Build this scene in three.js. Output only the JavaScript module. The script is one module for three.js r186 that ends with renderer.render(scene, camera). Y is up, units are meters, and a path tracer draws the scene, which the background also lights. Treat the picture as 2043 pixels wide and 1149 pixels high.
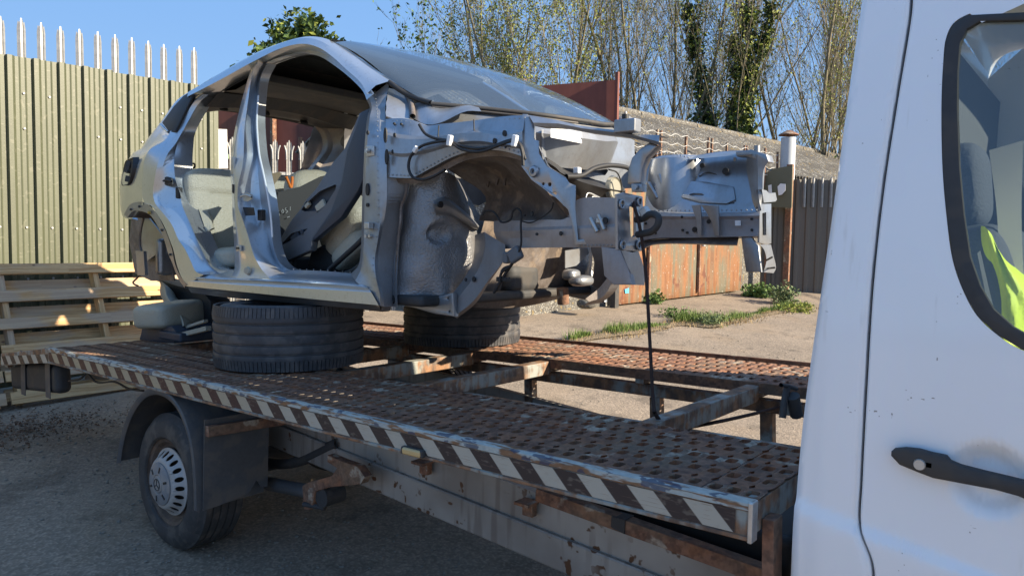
import * as THREE from 'three';
import { mergeGeometries, toCreasedNormals } from 'three/addons/utils/BufferGeometryUtils.js';
import { RoundedBoxGeometry } from 'three/addons/geometries/RoundedBoxGeometry.js';
import { TessellateModifier } from 'three/addons/modifiers/TessellateModifier.js';

const scene = new THREE.Scene();
const renderer = new THREE.WebGLRenderer({ antialias: true });
renderer.setSize(1024, 575);
renderer.toneMapping = THREE.LinearToneMapping;
renderer.toneMappingExposure = 2.7;
renderer.shadowMap.enabled = true;
const rad = Math.PI / 180;

// camera: hand-held phone at eye height beside the cab
const camera = new THREE.PerspectiveCamera(42.33, 1024 / 575, 0.05, 600);
camera.position.set(0, 1.585, 1.7);
{
  const yaw = 39.43 * rad, pitch = 3.48 * rad;
  camera.lookAt(-Math.sin(yaw) * Math.cos(pitch), 1.585 - Math.sin(pitch), 1.7 - Math.cos(yaw) * Math.cos(pitch));
  camera.rotateZ(0.936 * rad);
}

// sun: low, from the front and far side of the truck
const sunDir = new THREE.Vector3(0.852, 0.425, -0.311).normalize();
const sun = new THREE.DirectionalLight(new THREE.Color(1, 0.86, 0.66), 4.7);
sun.position.copy(sunDir).multiplyScalar(40);
sun.castShadow = true; sun.shadow.radius = 1.0;
sun.shadow.mapSize.set(4096, 4096);
Object.assign(sun.shadow.camera, { left: -25, right: 25, top: 20, bottom: -20, near: 1, far: 90 });
scene.add(sun, sun.target);

// clear evening sky
{
  const W = 512, H = 256, d = new Float32Array(W * H * 4), v = new THREE.Vector3();
  for (let j = 0; j < H; j++) for (let i = 0; i < W; i++) {
    const el = ((j + 0.5) / H - 0.5) * Math.PI, az = ((i + 0.5) / W - 0.5) * 2 * Math.PI;
    v.set(Math.cos(el) * Math.cos(az), Math.sin(el), Math.cos(el) * Math.sin(az));
    const t = Math.max(0, v.y), k = Math.pow(1 - t, 5), c = Math.max(0, v.dot(sunDir));
    const g = 0.35 * Math.pow(c, 6) + 0.5 * Math.pow(c, 40);
    const o = (j * W + i) * 4;
    let r = 0.078 + 0.1 * k + g * 0.5, gg = 0.165 + 0.108 * k + g * 0.42, b = 0.33 + 0.045 * k + g * 0.3;
    if (v.y < 0) { r = 0.1; gg = 0.09; b = 0.08; }
    d[o] = r; d[o + 1] = gg; d[o + 2] = b; d[o + 3] = 1;
  }
  const t = new THREE.DataTexture(d, W, H, THREE.RGBAFormat, THREE.FloatType);
  t.mapping = THREE.EquirectangularReflectionMapping; t.magFilter = t.minFilter = THREE.LinearFilter; t.needsUpdate = true;
  scene.background = t; scene.environment = t;
}

// ---------- helpers ----------
let seed = 7;
const rnd = () => { seed = (seed + 0x6D2B79F5) | 0; let t = Math.imul(seed ^ (seed >>> 15), 1 | seed); t = (t + Math.imul(t ^ (t >>> 7), 61 | t)) ^ t; return ((t ^ (t >>> 14)) >>> 0) / 4294967296; };
const rr = (a, b) => a + (b - a) * rnd();
const V = (a) => new THREE.Vector3(a[0], a[1], a[2]);
const lerp = (a, b, t) => a + (b - a) * t, clamp = (x, a = 0, b = 1) => Math.min(b, Math.max(a, x)), sst = (a, b, x) => { const t = clamp((x - a) / (b - a)); return t * t * (3 - 2 * t); };
const mix3 = (a, b, t) => [lerp(a[0], b[0], t), lerp(a[1], b[1], t), lerp(a[2], b[2], t)];
const hash = (x, y, s) => { let h = Math.imul(x, 374761393) + Math.imul(y, 668265263) + Math.imul(s, 2147483647 ^ 0x5bd1e995); h = Math.imul(h ^ (h >>> 13), 1274126177); return ((h ^ (h >>> 16)) >>> 0) / 4294967296; };
// periodic value noise, p = period in cells
const vn = (x, y, p, s = 1, q = p) => {
  const xi = Math.floor(x), yi = Math.floor(y), fx = x - xi, fy = y - yi, u = fx * fx * (3 - 2 * fx), w = fy * fy * (3 - 2 * fy);
  const m = (a, n) => ((a % n) + n) % n, x0 = m(xi, p), x1 = m(xi + 1, p), y0 = m(yi, q), y1 = m(yi + 1, q);
  return lerp(lerp(hash(x0, y0, s), hash(x1, y0, s), u), lerp(hash(x0, y1, s), hash(x1, y1, s), u), w);
};
const fbm = (u, v, f, o = 4, s = 1, fy = f) => { let a = 0, w = 0.5, n = 0; for (let i = 0; i < o; i++) { a += w * vn(u * f, v * fy, f, s + i, fy); n += w; w *= 0.5; f *= 2; fy *= 2; } return a / n; };
const n3 = (x, y, z) => vn(x + z * 3.17, y - z * 1.93, 4096, 5) * 0.6 + vn(y * 1.7 + 11, z * 1.7 - x, 4096, 9) * 0.4;

const toS = (c) => 255 * (c <= 0.0031308 ? c * 12.92 : 1.055 * Math.pow(c, 1 / 2.4) - 0.055);
function tex(w, h, fn, S = 1, lin = false, Sy = S) {        // fn(u,v) -> [r,g,b] linear or a number; S = metres covered
  const d = new Uint8Array(w * h * 4);
  for (let j = 0; j < h; j++) for (let i = 0; i < w; i++) {
    const c = fn((i + 0.5) / w, (j + 0.5) / h), o = (j * w + i) * 4;
    if (lin) { const k = 255 * clamp(c); d[o] = d[o + 1] = d[o + 2] = k; } else for (let q = 0; q < 3; q++) d[o + q] = toS(clamp(c[q]));
    d[o + 3] = 255;
  }
  const t = new THREE.DataTexture(d, w, h, THREE.RGBAFormat);
  t.wrapS = t.wrapT = THREE.RepeatWrapping; t.magFilter = THREE.LinearFilter; t.minFilter = THREE.LinearMipmapLinearFilter; t.generateMipmaps = true;
  if (!lin) t.colorSpace = THREE.SRGBColorSpace;
  t.repeat.set(1 / S, 1 / Sy); t.needsUpdate = true; return t;
}
const std = (o) => new THREE.MeshStandardMaterial(Object.assign({ side: THREE.DoubleSide }, o));
const phy = (o) => new THREE.MeshPhysicalMaterial(Object.assign({ side: THREE.DoubleSide }, o));
const rgb = (r, g, b) => new THREE.Color().setRGB(r, g, b);

function fin(g) {                                            // plain non-indexed geometry
  if (g.index) g = g.toNonIndexed();
  for (const k of Object.keys(g.attributes)) if (!['position', 'normal', 'uv'].includes(k)) g.deleteAttribute(k);
  if (!g.attributes.normal) g.computeVertexNormals();
  g.morphAttributes = {}; g.clearGroups(); return g;
}
function boxUV(g) {
  const p = g.attributes.position, uv = new Float32Array(p.count * 2), a = new THREE.Vector3(), b = new THREE.Vector3(), c = new THREE.Vector3();
  for (let i = 0; i < p.count; i += 3) {
    a.fromBufferAttribute(p, i); b.fromBufferAttribute(p, i + 1); c.fromBufferAttribute(p, i + 2);
    const n = b.clone().sub(a).cross(c.clone().sub(a)), x = Math.abs(n.x), y = Math.abs(n.y), z = Math.abs(n.z);
    [a, b, c].forEach((q, k) => { const o = (i + k) * 2; if (y >= x && y >= z) { uv[o] = q.x; uv[o + 1] = q.z; } else if (z >= x) { uv[o] = q.x; uv[o + 1] = q.y; } else { uv[o] = q.z; uv[o + 1] = q.y; } });
  }
  g.setAttribute('uv', new THREE.BufferAttribute(uv, 2)); return g;
}
const keep = (g) => { g.userData.keepUV = true; return g; };
const taken = {};
const numbered = (n) => { const k = taken[n] = (taken[n] ?? -1) + 1; return k ? n + '_' + String(k).padStart(3, '0') : n; };
function thing(name, label, category, base = [0, 0, 0], group) {
  const o = new THREE.Group(); o.name = numbered(name); o.position.set(...base); o.userData = { label, category };
  if (group) o.userData.group = group;
  o.userData_base = base; scene.add(o); return o;
}
const baseOf = (o) => o.userData_base || [0, 0, 0];
function mk(geos, mat, base) {
  const list = (Array.isArray(geos) ? geos : [geos]).map(g => { const k = g.userData.keepUV; g = fin(g); if (!k || !g.attributes.uv) boxUV(g); return g; });
  const g = list.length > 1 ? mergeGeometries(list) : list[0];
  if (base) g.translate(-base[0], -base[1], -base[2]);
  const m = new THREE.Mesh(g, mat); m.castShadow = m.receiveShadow = true; return m;
}
function part(name, geos, mat, parent, label) {              // geometry in world coordinates, child of a thing or a part
  const m = mk(geos, mat, baseOf(parent)); m.name = name; m.userData_base = [0, 0, 0];
  let b = baseOf(parent); m.userData_base = b; if (label) m.userData.label = label;
  parent.add(m); return m;
}
function parts(name, list, mat, parent, label) { return list.map(g => part(name, g, mat, parent, label)); }   // one mesh each
function solo(name, label, category, geos, mat, group, base) { // a thing that is one mesh
  const m = mk(geos, mat, base); m.name = numbered(name); if (base) m.position.set(...base); m.userData_base = base || [0, 0, 0];
  m.userData.label = label; m.userData.category = category; if (group) m.userData.group = group; scene.add(m); return m;
}
function struct(name, geos, mat, kind = 'structure') { const m = mk(geos, mat); m.name = numbered(name); m.userData.kind = kind; scene.add(m); return m; }

// --- geometry builders (world coordinates) ---
function resample(pts, n) {
  const c = new THREE.CatmullRomCurve3(pts.map(V), false, 'centripetal'); c.arcLengthDivisions = Math.max(60, n * 4);
  return c.getSpacedPoints(n);
}
function linsample(pts, n) {
  const P = pts.map(V), L = [0]; for (let i = 1; i < P.length; i++) L.push(L[i - 1] + P[i].distanceTo(P[i - 1]));
  const out = []; for (let k = 0; k <= n; k++) { const s = L[L.length - 1] * k / n; let i = 1; while (i < P.length - 1 && L[i] < s) i++; out.push(P[i - 1].clone().lerp(P[i], clamp((s - L[i - 1]) / (L[i] - L[i - 1] || 1)))); }
  return out;
}
function loft(rails, n = 40, { sub = 1, curved = false, crease = 32, lin = false, closed = false, f } = {}) {
  let R = rails.map(r => lin ? linsample(r, n) : resample(r, n));
  if (sub > 1) {
    const out = [];
    if (curved) { const cols = []; for (let i = 0; i <= n; i++) cols.push(new THREE.CatmullRomCurve3(R.map(r => r[i]), false, 'centripetal')); const m = (R.length - 1) * sub; for (let k = 0; k <= m; k++) out.push(cols.map(c => c.getPoint(k / m))); }
    else { for (let r = 0; r < R.length - 1; r++) for (let k = 0; k < sub; k++) out.push(R[r].map((p, i) => p.clone().lerp(R[r + 1][i], k / sub))); out.push(R[R.length - 1]); }
    R = out;
  }
  if (closed) R.push(R[0]);
  if (f) R.forEach((r, a) => r.forEach((p, b) => f(p, a / (R.length - 1), b / n)));
  const pos = [];
  for (let r = 0; r < R.length - 1; r++) for (let i = 0; i < n; i++) {
    const a = R[r][i], b = R[r][i + 1], c = R[r + 1][i + 1], d = R[r + 1][i];
    for (const q of [a, d, b, b, d, c]) pos.push(q.x, q.y, q.z);
  }
  const g = new THREE.BufferGeometry(); g.setAttribute('position', new THREE.Float32BufferAttribute(pos, 3));
  return toCreasedNormals(g, crease * rad);
}
// flat plate from a 3D outline: th metres thick, going back from the face; holes are 3D outlines too
function plate(pts, th = 0.004, { holes = [], bevel = 0, face, tess, f, smooth = false } = {}) {
  const P = pts.map(V), n = new THREE.Vector3();
  for (let i = 0; i < P.length; i++) { const a = P[i], b = P[(i + 1) % P.length]; n.x += (a.y - b.y) * (a.z + b.z); n.y += (a.z - b.z) * (a.x + b.x); n.z += (a.x - b.x) * (a.y + b.y); }
  n.normalize(); const fd = face ? V(face) : new THREE.Vector3(0.35, 0.2, 1); if (n.dot(fd) < 0) n.negate();
  const ux = new THREE.Vector3(0, 1, 0).cross(n); if (ux.length() < 0.05) ux.set(1, 0, 0).sub(n.clone().multiplyScalar(n.x)); ux.normalize(); const uy = n.clone().cross(ux);
  const o = P.reduce((s, p) => s.add(p), new THREE.Vector3()).multiplyScalar(1 / P.length);
  const to2 = (p) => { const d = p.clone().sub(o); return new THREE.Vector2(d.dot(ux), d.dot(uy)); };
  const ring = (q) => { let a = q.map(to2); if (smooth) a = new THREE.SplineCurve([...a, a[0]]).getPoints(a.length * 4).slice(0, -1); return a; };
  const s = new THREE.Shape(ring(P)); for (const h of holes) s.holes.push(new THREE.Path(h.map(V).map(to2)));
  let g = new THREE.ExtrudeGeometry(s, { depth: Math.max(0.0005, th - 2 * bevel), bevelEnabled: bevel > 0, bevelSize: bevel, bevelThickness: bevel, bevelSegments: 2, bevelOffset: -bevel, curveSegments: 6 });
  g.translate(0, 0, -th + bevel); g = fin(g);
  if (tess) g = fin(new TessellateModifier(tess, 7).modify(g));
  g.applyMatrix4(new THREE.Matrix4().makeBasis(ux, uy, n).setPosition(o));
  if (f) { const a = g.attributes.position, v = new THREE.Vector3(); for (let i = 0; i < a.count; i++) { v.fromBufferAttribute(a, i); f(v); a.setXYZ(i, v.x, v.y, v.z); } }
  g.deleteAttribute('normal'); return toCreasedNormals(g, 35 * rad);
}
function circle(c, r, n = 14, ax = 'z', ry = r) { const o = []; for (let i = 0; i < n; i++) { const a = i / n * 2 * Math.PI, p = r * Math.cos(a), q = ry * Math.sin(a); o.push(ax === 'z' ? [c[0] + p, c[1] + q, c[2]] : ax === 'x' ? [c[0], c[1] + q, c[2] + p] : [c[0] + p, c[1], c[2] + q]); } return o; }
function rbox(c, s, r = 0.01, rot, seg = 2) { const g = new RoundedBoxGeometry(s[0], s[1], s[2], seg, Math.min(r, Math.min(...s) * 0.49)); if (rot) g.applyMatrix4(new THREE.Matrix4().makeRotationFromEuler(new THREE.Euler(...rot))); g.translate(...c); return fin(g); }
function frameTo(p0, p1, up = [0, 1, 0]) {
  const a = V(p0), b = V(p1), x = b.clone().sub(a), L = x.length(); x.normalize();
  const z = x.clone().cross(V(up)); if (z.length() < 1e-3) z.set(0, 0, 1); z.normalize(); const y = z.clone().cross(x);
  return { L, m: new THREE.Matrix4().makeBasis(x, y, z).setPosition(a.clone().add(b).multiplyScalar(0.5)) };
}
function bar(p0, p1, h, w, r = 0.003, up) {                  // box beam, h along up, w across
  const { L, m } = frameTo(p0, p1, up); const g = r > 0 ? new RoundedBoxGeometry(L, h, w, 1, Math.min(r, h * 0.45, w * 0.45)) : new THREE.BoxGeometry(L, h, w);
  g.applyMatrix4(m); return fin(g);
}
function board(p0, p1, h, w, off, up) {                      // timber: grain along its length
  const { L, m } = frameTo(p0, p1, up); const g = fin(new RoundedBoxGeometry(L, h, w, 1, 0.003));
  const p = g.attributes.position, n = g.attributes.normal, uv = g.attributes.uv, o = off ?? rnd() * 7;
  for (let i = 0; i < p.count; i++) uv.setXY(i, p.getX(i) + o, (Math.abs(n.getY(i)) > 0.6 ? p.getZ(i) : p.getY(i)) + o * 1.7);
  g.applyMatrix4(m); return keep(g);
}
function cyl(p0, p1, r0, r1 = r0, seg = 14, open = false) { const { L, m } = frameTo(p0, p1); const g = new THREE.CylinderGeometry(r1, r0, L, seg, 1, open); g.rotateZ(-Math.PI / 2); g.applyMatrix4(m); return fin(g); }
function tube(pts, r, n = 40, k = 8, lin = false) { const c = lin ? new THREE.CurvePath() : new THREE.CatmullRomCurve3(pts.map(V), false, 'centripetal'); if (lin) for (let i = 1; i < pts.length; i++) c.add(new THREE.LineCurve3(V(pts[i - 1]), V(pts[i]))); return fin(new THREE.TubeGeometry(c, n, r, k, false)); }
function lathe(prof, m4, seg = 48) { const g = new THREE.LatheGeometry(prof.map(p => new THREE.Vector2(p[0], p[1])), seg); g.applyMatrix4(m4); const q = fin(g); q.deleteAttribute('normal'); return toCreasedNormals(q, 30 * rad); }
function puff(c, s, { seg = 14, pow = 4, rot, f } = {}) {   // padded block: superellipsoid with optional surface function
  const g = new THREE.BoxGeometry(2, 2, 2, seg, seg, seg), p = g.attributes.position, v = new THREE.Vector3();
  for (let i = 0; i < p.count; i++) {
    v.fromBufferAttribute(p, i); const l = Math.pow(Math.abs(v.x) ** pow + Math.abs(v.y) ** pow + Math.abs(v.z) ** pow, 1 / pow); v.divideScalar(l);
    if (f) f(v); p.setXYZ(i, v.x * s[0] / 2, v.y * s[1] / 2, v.z * s[2] / 2);
  }
  if (rot) g.applyMatrix4(new THREE.Matrix4().makeRotationFromEuler(new THREE.Euler(...rot, 'XYZ')));
  g.translate(...c); const q = fin(g); q.deleteAttribute('normal'); return toCreasedNormals(q, 50 * rad);
}
function soup(pos, crease = 0) { const g = new THREE.BufferGeometry(); g.setAttribute('position', new THREE.Float32BufferAttribute(pos, 3)); return crease ? toCreasedNormals(g, crease * rad) : (g.computeVertexNormals(), g); }
const arr = (v) => [v.x, v.y, v.z];
const add = (a, b) => [a[0] + b[0], a[1] + b[1], a[2] + b[2]];
const shift = (pts, dx, dy, dz) => pts.map(p => [p[0] + dx, p[1] + dy, p[2] + dz]);
const groundY = (x, z) => -0.06 * (x + 3.72) - 0.04 * (z + 0.05);

// ---------- materials ----------
const T = {};
T.grainA = tex(512, 512, (u, v) => 0.5 * fbm(u, v, 64, 3, 3) + 0.5 * fbm(u, v, 8, 3, 8), 0.5, true);
// asphalt: stones of mixed tone in dark binder, worn patches and stains
T.asph = tex(1024, 1024, (u, v) => {
  const st = vn(u * 256, v * 256, 256, 11), st2 = vn(u * 128, v * 128, 128, 17), big = fbm(u, v, 4, 5, 21), m = fbm(u, v, 18, 3, 29);
  let k = 0.12 + 0.09 * big + 0.04 * m + 0.15 * Math.pow(st, 3) + 0.07 * (st2 - 0.5);
  const stain = sst(0.62, 0.75, fbm(u, v, 9, 4, 55)); k *= 1 - 0.3 * stain;
  const dust = sst(0.45, 0.75, fbm(u, v, 5, 5, 77));
  return mix3([k * 1.03, k * 0.96, k * 0.88], [0.26, 0.22, 0.17], dust * 0.35 * (0.6 + 0.4 * st));
}, 2.6);
T.asphB = tex(1024, 1024, (u, v) => 0.6 * vn(u * 256, v * 256, 256, 11) + 0.25 * vn(u * 128, v * 128, 128, 17) + 0.15 * fbm(u, v, 24, 3, 5), 2.6, true);
T.rust = tex(1024, 1024, (u, v) => {
  const a = fbm(u, v, 14, 5, 31), b = fbm(u, v, 60, 3, 37), c = fbm(u, v, 18, 5, 43), d = fbm(u, v, 120, 2, 3), e = fbm(u, v, 4, 4, 12);
  let col = mix3([0.085, 0.052, 0.038], [0.15, 0.09, 0.062], sst(0.35, 0.65, b)); col = mix3(col, [0.2, 0.1, 0.05], sst(0.52, 0.72, c) * 0.5);
  col = mix3(col, [0.12, 0.11, 0.085], sst(0.45, 0.65, e) * 0.5);
  col = mix3(col, [0.26, 0.27, 0.24], sst(0.63, 0.7, a * 0.8 + e * 0.25) * (0.3 + 0.5 * sst(0.35, 0.55, b)));
  const k = 0.75 + 0.5 * d; return col.map(q => q * k);
}, 1.1);
T.rustR = tex(512, 512, (u, v) => 0.62 + 0.3 * fbm(u, v, 24, 3, 37), 0.9, true);
// deck beams: grey-green paint eaten by rust
T.beam = tex(1024, 1024, (u, v) => {
  const a = fbm(u, v, 12, 6, 131), b = fbm(u, v, 80, 3, 37), s = fbm(u, v, 60, 3, 71, 6);
  const r = mix3([0.1, 0.06, 0.04], [0.26, 0.13, 0.06], sst(0.3, 0.7, fbm(u, v, 22, 4, 19)));
  return mix3(mix3([0.31, 0.33, 0.31], [0.22, 0.23, 0.2], b), r, sst(0.34, 0.6, a * 0.75 + s * 0.28) * 0.95).map(q => q * (0.78 + 0.44 * b));
}, 0.9);
T.chassis = tex(1024, 1024, (u, v) => {
  const a = fbm(u, v, 4, 5, 51), sp = fbm(u, v, 34, 3, 57), st = fbm(u, v, 30, 3, 77, 3);
  let c = mix3([0.36, 0.34, 0.31], [0.24, 0.215, 0.19], sst(0.3, 0.7, a)); c = mix3(c, [0.15, 0.12, 0.1], sst(0.55, 0.75, st) * 0.6);
  return mix3(c, [0.1, 0.045, 0.02], sst(0.67, 0.74, sp) * sst(0.45, 0.6, fbm(u, v, 5, 3, 13)));
}, 1.2);
T.grime = tex(1024, 1024, (u, v) => {                        // underbody metal: dull silver, thin road film, small chips
  const a = fbm(u, v, 4, 5, 61), b = fbm(u, v, 70, 3, 67), c = fbm(u, v, 14, 4, 73), st = fbm(u, v, 60, 3, 83, 6), sp = sst(0.74, 0.8, fbm(u, v, 110, 2, 29));
  let k = mix3([0.3, 0.31, 0.322], [0.245, 0.24, 0.235], sst(0.3, 0.75, a)); k = mix3(k, [0.2, 0.175, 0.15], sst(0.55, 0.85, c) * 0.35 + sst(0.55, 0.8, st) * 0.15);
  k = mix3(k, [0.16, 0.14, 0.12], sp * 0.15); return k.map(q => q * (0.95 + 0.1 * b));
}, 0.7);
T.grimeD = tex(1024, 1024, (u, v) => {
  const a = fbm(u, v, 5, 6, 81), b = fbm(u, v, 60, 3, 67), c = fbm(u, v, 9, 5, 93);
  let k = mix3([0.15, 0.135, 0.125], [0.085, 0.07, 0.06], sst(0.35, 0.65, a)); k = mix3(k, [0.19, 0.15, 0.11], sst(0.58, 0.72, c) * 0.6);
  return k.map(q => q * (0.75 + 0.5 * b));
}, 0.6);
T.paint = tex(512, 512, (u, v) => { const a = fbm(u, v, 6, 4, 101), b = fbm(u, v, 120, 2, 3), s = sst(0.72, 0.76, fbm(u, v, 60, 2, 107)); const k = 0.93 + 0.07 * (a - 0.5) + 0.04 * (b - 0.5); return mix3([k, k, k * 0.99], [0.6, 0.56, 0.5], s * 0.25); }, 0.7);
T.speck = tex(512, 512, (u, v) => 0.3 + 0.25 * fbm(u, v, 8, 4, 14) + 0.3 * sst(0.6, 0.72, fbm(u, v, 90, 2, 8)), 0.6, true);
T.bumps = tex(512, 512, (u, v) => { const c = vn(u * 90, v * 90, 90, 4), d = vn(u * 45, v * 45, 45, 24); return sst(0.5, 0.8, c) * 0.6 + 0.4 * sst(0.5, 0.8, d); }, 0.35, true);
T.wood = [0, 1].map(q => tex(1024, 512, (u, v) => {
  const w = 0.06 * fbm(u, v, 4, 3, 5 + q), g = fbm(u * 0.5, v + w, 6, 3, 15 + q, 60), f = fbm(u, v, 40, 2, 25, 300);
  let c = mix3([0.56, 0.38, 0.19], [0.42, 0.25, 0.105], sst(0.35, 0.7, g)); c = mix3(c, [0.32, 0.2, 0.1], 0.35 * sst(0.5, 0.75, f));
  const kx = (u * 3 % 1) - 0.5, ky = ((v * 4 + 0.37 * Math.floor(u * 3)) % 1) - 0.5, kd = Math.hypot(kx * 1.6, ky) * (1 + 0.5 * g); c = mix3([0.16, 0.075, 0.03], c, sst(0.03, 0.07, kd));
  return mix3(c, [0.33, 0.3, 0.26], 0.5 * sst(0.5, 0.7, fbm(u, v, 5, 4, 45 + q * 9)));
}, 1.6, false, 0.8));
T.leather = tex(512, 512, (u, v) => 0.5 * fbm(u, v, 70, 3, 5) + 0.5 * fbm(u, v, 7, 4, 6, 5), 0.4, true);
T.zinc = tex(512, 512, (u, v) => { const k = 0.36 + 0.14 * fbm(u, v, 30, 3, 7) + 0.1 * fbm(u, v, 5, 3, 9, 20); return [k, k, k * 0.97]; }, 0.4);
T.green = tex(1024, 1024, (u, v) => { const a = fbm(u, v, 30, 3, 3, 3), b = fbm(u, v, 160, 2, 8), c = fbm(u, v, 5, 4, 12), d = sst(0.74, 0.8, fbm(u, v, 50, 2, 99)); const k = 0.82 + 0.22 * a + 0.14 * (b - 0.5) + 0.12 * (c - 0.5); return mix3([0.083 * k, 0.091 * k, 0.054 * k], [0.2, 0.19, 0.14], d * 0.3); }, 1.5);
T.oxide = tex(512, 512, (u, v) => { const a = fbm(u, v, 30, 3, 3, 4), c = fbm(u, v, 6, 4, 12); const k = 0.75 + 0.25 * a + 0.3 * (c - 0.5); return [0.155 * k, 0.045 * k, 0.032 * k]; }, 1.6);
T.door = tex(1024, 1024, (u, v) => {                          // old green garage door, orange rust weeping down it
  const s = fbm(u, v, 30, 4, 3, 2), b = fbm(u, v, 6, 5, 12, 4), f = fbm(u, v, 90, 3, 31), pe = sst(0.77, 0.79, fbm(u, v, 70, 4, 64, 40));
  let c = mix3([0.235, 0.225, 0.155], [0.42, 0.19, 0.075], sst(0.38, 0.66, s * 0.6 + b * 0.45)); c = mix3(c, [0.27, 0.1, 0.035], 0.7 * sst(0.5, 0.7, fbm(u, v, 44, 3, 6, 3)) * sst(0.45, 0.6, b));
  c = mix3(c, [0.55, 0.52, 0.45], pe * 0.9); c = mix3(c, [0.2, 0.05, 0.025], sst(0.7, 0.78, fbm(u, v, 14, 4, 90, 10)) * 0.8); return c.map(q => q * (0.85 + 0.3 * f));
}, 2.3);
T.cement = tex(1024, 1024, (u, v) => { const a = fbm(u, v, 110, 3, 3), b = fbm(u, v, 8, 5, 12), l = sst(0.6, 0.66, fbm(u, v, 120, 2, 41)) * sst(0.35, 0.6, fbm(u, v, 10, 3, 9)), o = sst(0.7, 0.76, fbm(u, v, 40, 3, 44)); const k = 0.05 + 0.08 * a + 0.06 * (b - 0.5); return mix3(mix3([k, k * 0.93, k * 0.82], [0.34, 0.33, 0.29], l * 0.8), [0.3, 0.2, 0.05], o * 0.5); }, 1.8);
T.bark = tex(512, 512, (u, v) => { const s = fbm(u, v, 26, 4, 3, 6), b = fbm(u, v, 5, 4, 9); return mix3([0.1, 0.083, 0.06], [0.24, 0.195, 0.135], s).map((q, i) => q * (i === 1 ? 1 + 0.15 * b : 1)); }, 0.8);
T.van = tex(1024, 1024, (u, v) => { const a = fbm(u, v, 5, 5, 3), d = sst(0.9, 0.93, vn(u * 220, v * 220, 220, 8)) * sst(0.86, 0.9, vn(u * 26, v * 26, 26, 18)), s = sst(0.66, 0.85, fbm(u, v, 70, 3, 19, 10)) * sst(0.58, 0.75, fbm(u, v, 6, 3, 21)); let k = [0.84, 0.85, 0.86].map(q => q * (0.97 + 0.06 * a)); k = mix3(k, [0.55, 0.52, 0.48], s * 0.35); return mix3(k, [0.1, 0.07, 0.05], d * 0.8); }, 1.1);
T.rub = tex(512, 512, (u, v) => { const a = fbm(u, v, 40, 3, 3), b = fbm(u, v, 5, 4, 12); const k = 0.018 + 0.022 * b + 0.014 * a; return mix3([k, k, k * 1.04], [0.12, 0.105, 0.09], 0.42 * sst(0.5, 0.75, fbm(u, v, 9, 4, 7))); }, 0.5);
T.plas = tex(512, 512, (u, v) => { const a = fbm(u, v, 60, 3, 3), b = fbm(u, v, 4, 5, 12); const k = 0.05 + 0.03 * b + 0.015 * a; return mix3([k, k * 1.02, k * 1.06], [0.16, 0.13, 0.1], 0.35 * sst(0.52, 0.7, fbm(u, v, 8, 4, 71))); }, 0.7);

const M = {};
M.asph = std({ map: T.asph, color: rgb(1.05, 0.9, 0.73), bumpMap: T.asphB, bumpScale: 0.004, roughness: 0.93 });
M.deck = std({ map: T.rust, color: rgb(1.3, 1.1, 0.95), roughnessMap: T.rustR, bumpMap: T.grainA, bumpScale: 0.0012, metalness: 0.15, roughness: 1 });
M.beam = std({ map: T.beam, roughness: 0.72, metalness: 0.1, bumpMap: T.grainA, bumpScale: 0.001 });
M.chassis = std({ map: T.chassis, roughness: 0.5, metalness: 0.2, bumpMap: T.grainA, bumpScale: 0.0004 });
M.silver = phy({ color: rgb(0.57, 0.605, 0.65), map: T.paint, metalness: 0.8, roughness: 0.34, clearcoat: 0.7, clearcoatRoughness: 0.05 });
M.body = std({ map: T.grime, color: rgb(1.14, 1.19, 1.25), metalness: 0.62, roughness: 0.36, bumpMap: T.grainA, bumpScale: 0.0004 });
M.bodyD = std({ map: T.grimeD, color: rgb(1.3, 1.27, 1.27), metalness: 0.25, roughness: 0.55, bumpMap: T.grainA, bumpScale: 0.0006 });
M.toe = std({ map: T.grime, color: rgb(0.82, 0.84, 0.88), metalness: 0.45, roughness: 0.34, bumpMap: T.bumps, bumpScale: 0.0016 });
M.litBody = std({ map: T.grime, color: rgb(1.22, 1.28, 1.36), metalness: 0.68, roughness: 0.3 });   // lighter copy of the body metal; sunlight on these pressings put into the colour
M.black = std({ color: rgb(0.014, 0.014, 0.015), roughness: 0.6 });
M.dark = std({ map: T.plas, color: rgb(0.5, 0.5, 0.5), roughness: 0.7 });
M.plastic = std({ map: T.plas, roughness: 0.6, bumpMap: T.grainA, bumpScale: 0.0006 });
M.rubber = std({ map: T.rub, roughness: 0.72, bumpMap: T.grainA, bumpScale: 0.0005 });
M.steel = std({ map: T.zinc, metalness: 0.7, roughness: 0.42 });
M.zinc = std({ map: T.zinc, color: rgb(0.66, 0.66, 0.66), metalness: 0.35, roughness: 0.5 });
M.cream = std({ color: rgb(0.4, 0.37, 0.29), bumpMap: T.leather, bumpScale: 0.006, roughness: 0.5 });
M.trim = std({ color: rgb(0.032, 0.042, 0.06), bumpMap: T.grainA, bumpScale: 0.0008, roughness: 0.5 });
M.trim2 = std({ color: rgb(0.11, 0.12, 0.135), bumpMap: T.grainA, bumpScale: 0.0008, roughness: 0.5 });
M.glass = phy({ color: rgb(0.72, 0.78, 0.76), transmission: 1, thickness: 0, roughness: 0.02, ior: 1.52, side: THREE.DoubleSide });
M.cabglass = phy({ color: rgb(0.66, 0.7, 0.72), transmission: 1, thickness: 0, roughness: 0.02, ior: 1.7 });
M.roofglass = phy({ color: rgb(0.05, 0.055, 0.055), roughness: 0.03, metalness: 0, ior: 1.6, clearcoat: 1, clearcoatRoughness: 0.02 });
M.screen = phy({ color: rgb(0.34, 0.42, 0.5), metalness: 0.16, transmission: 1, thickness: 0, roughness: 0.04, ior: 1.9, clearcoat: 1, clearcoatRoughness: 0.03 });
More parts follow.
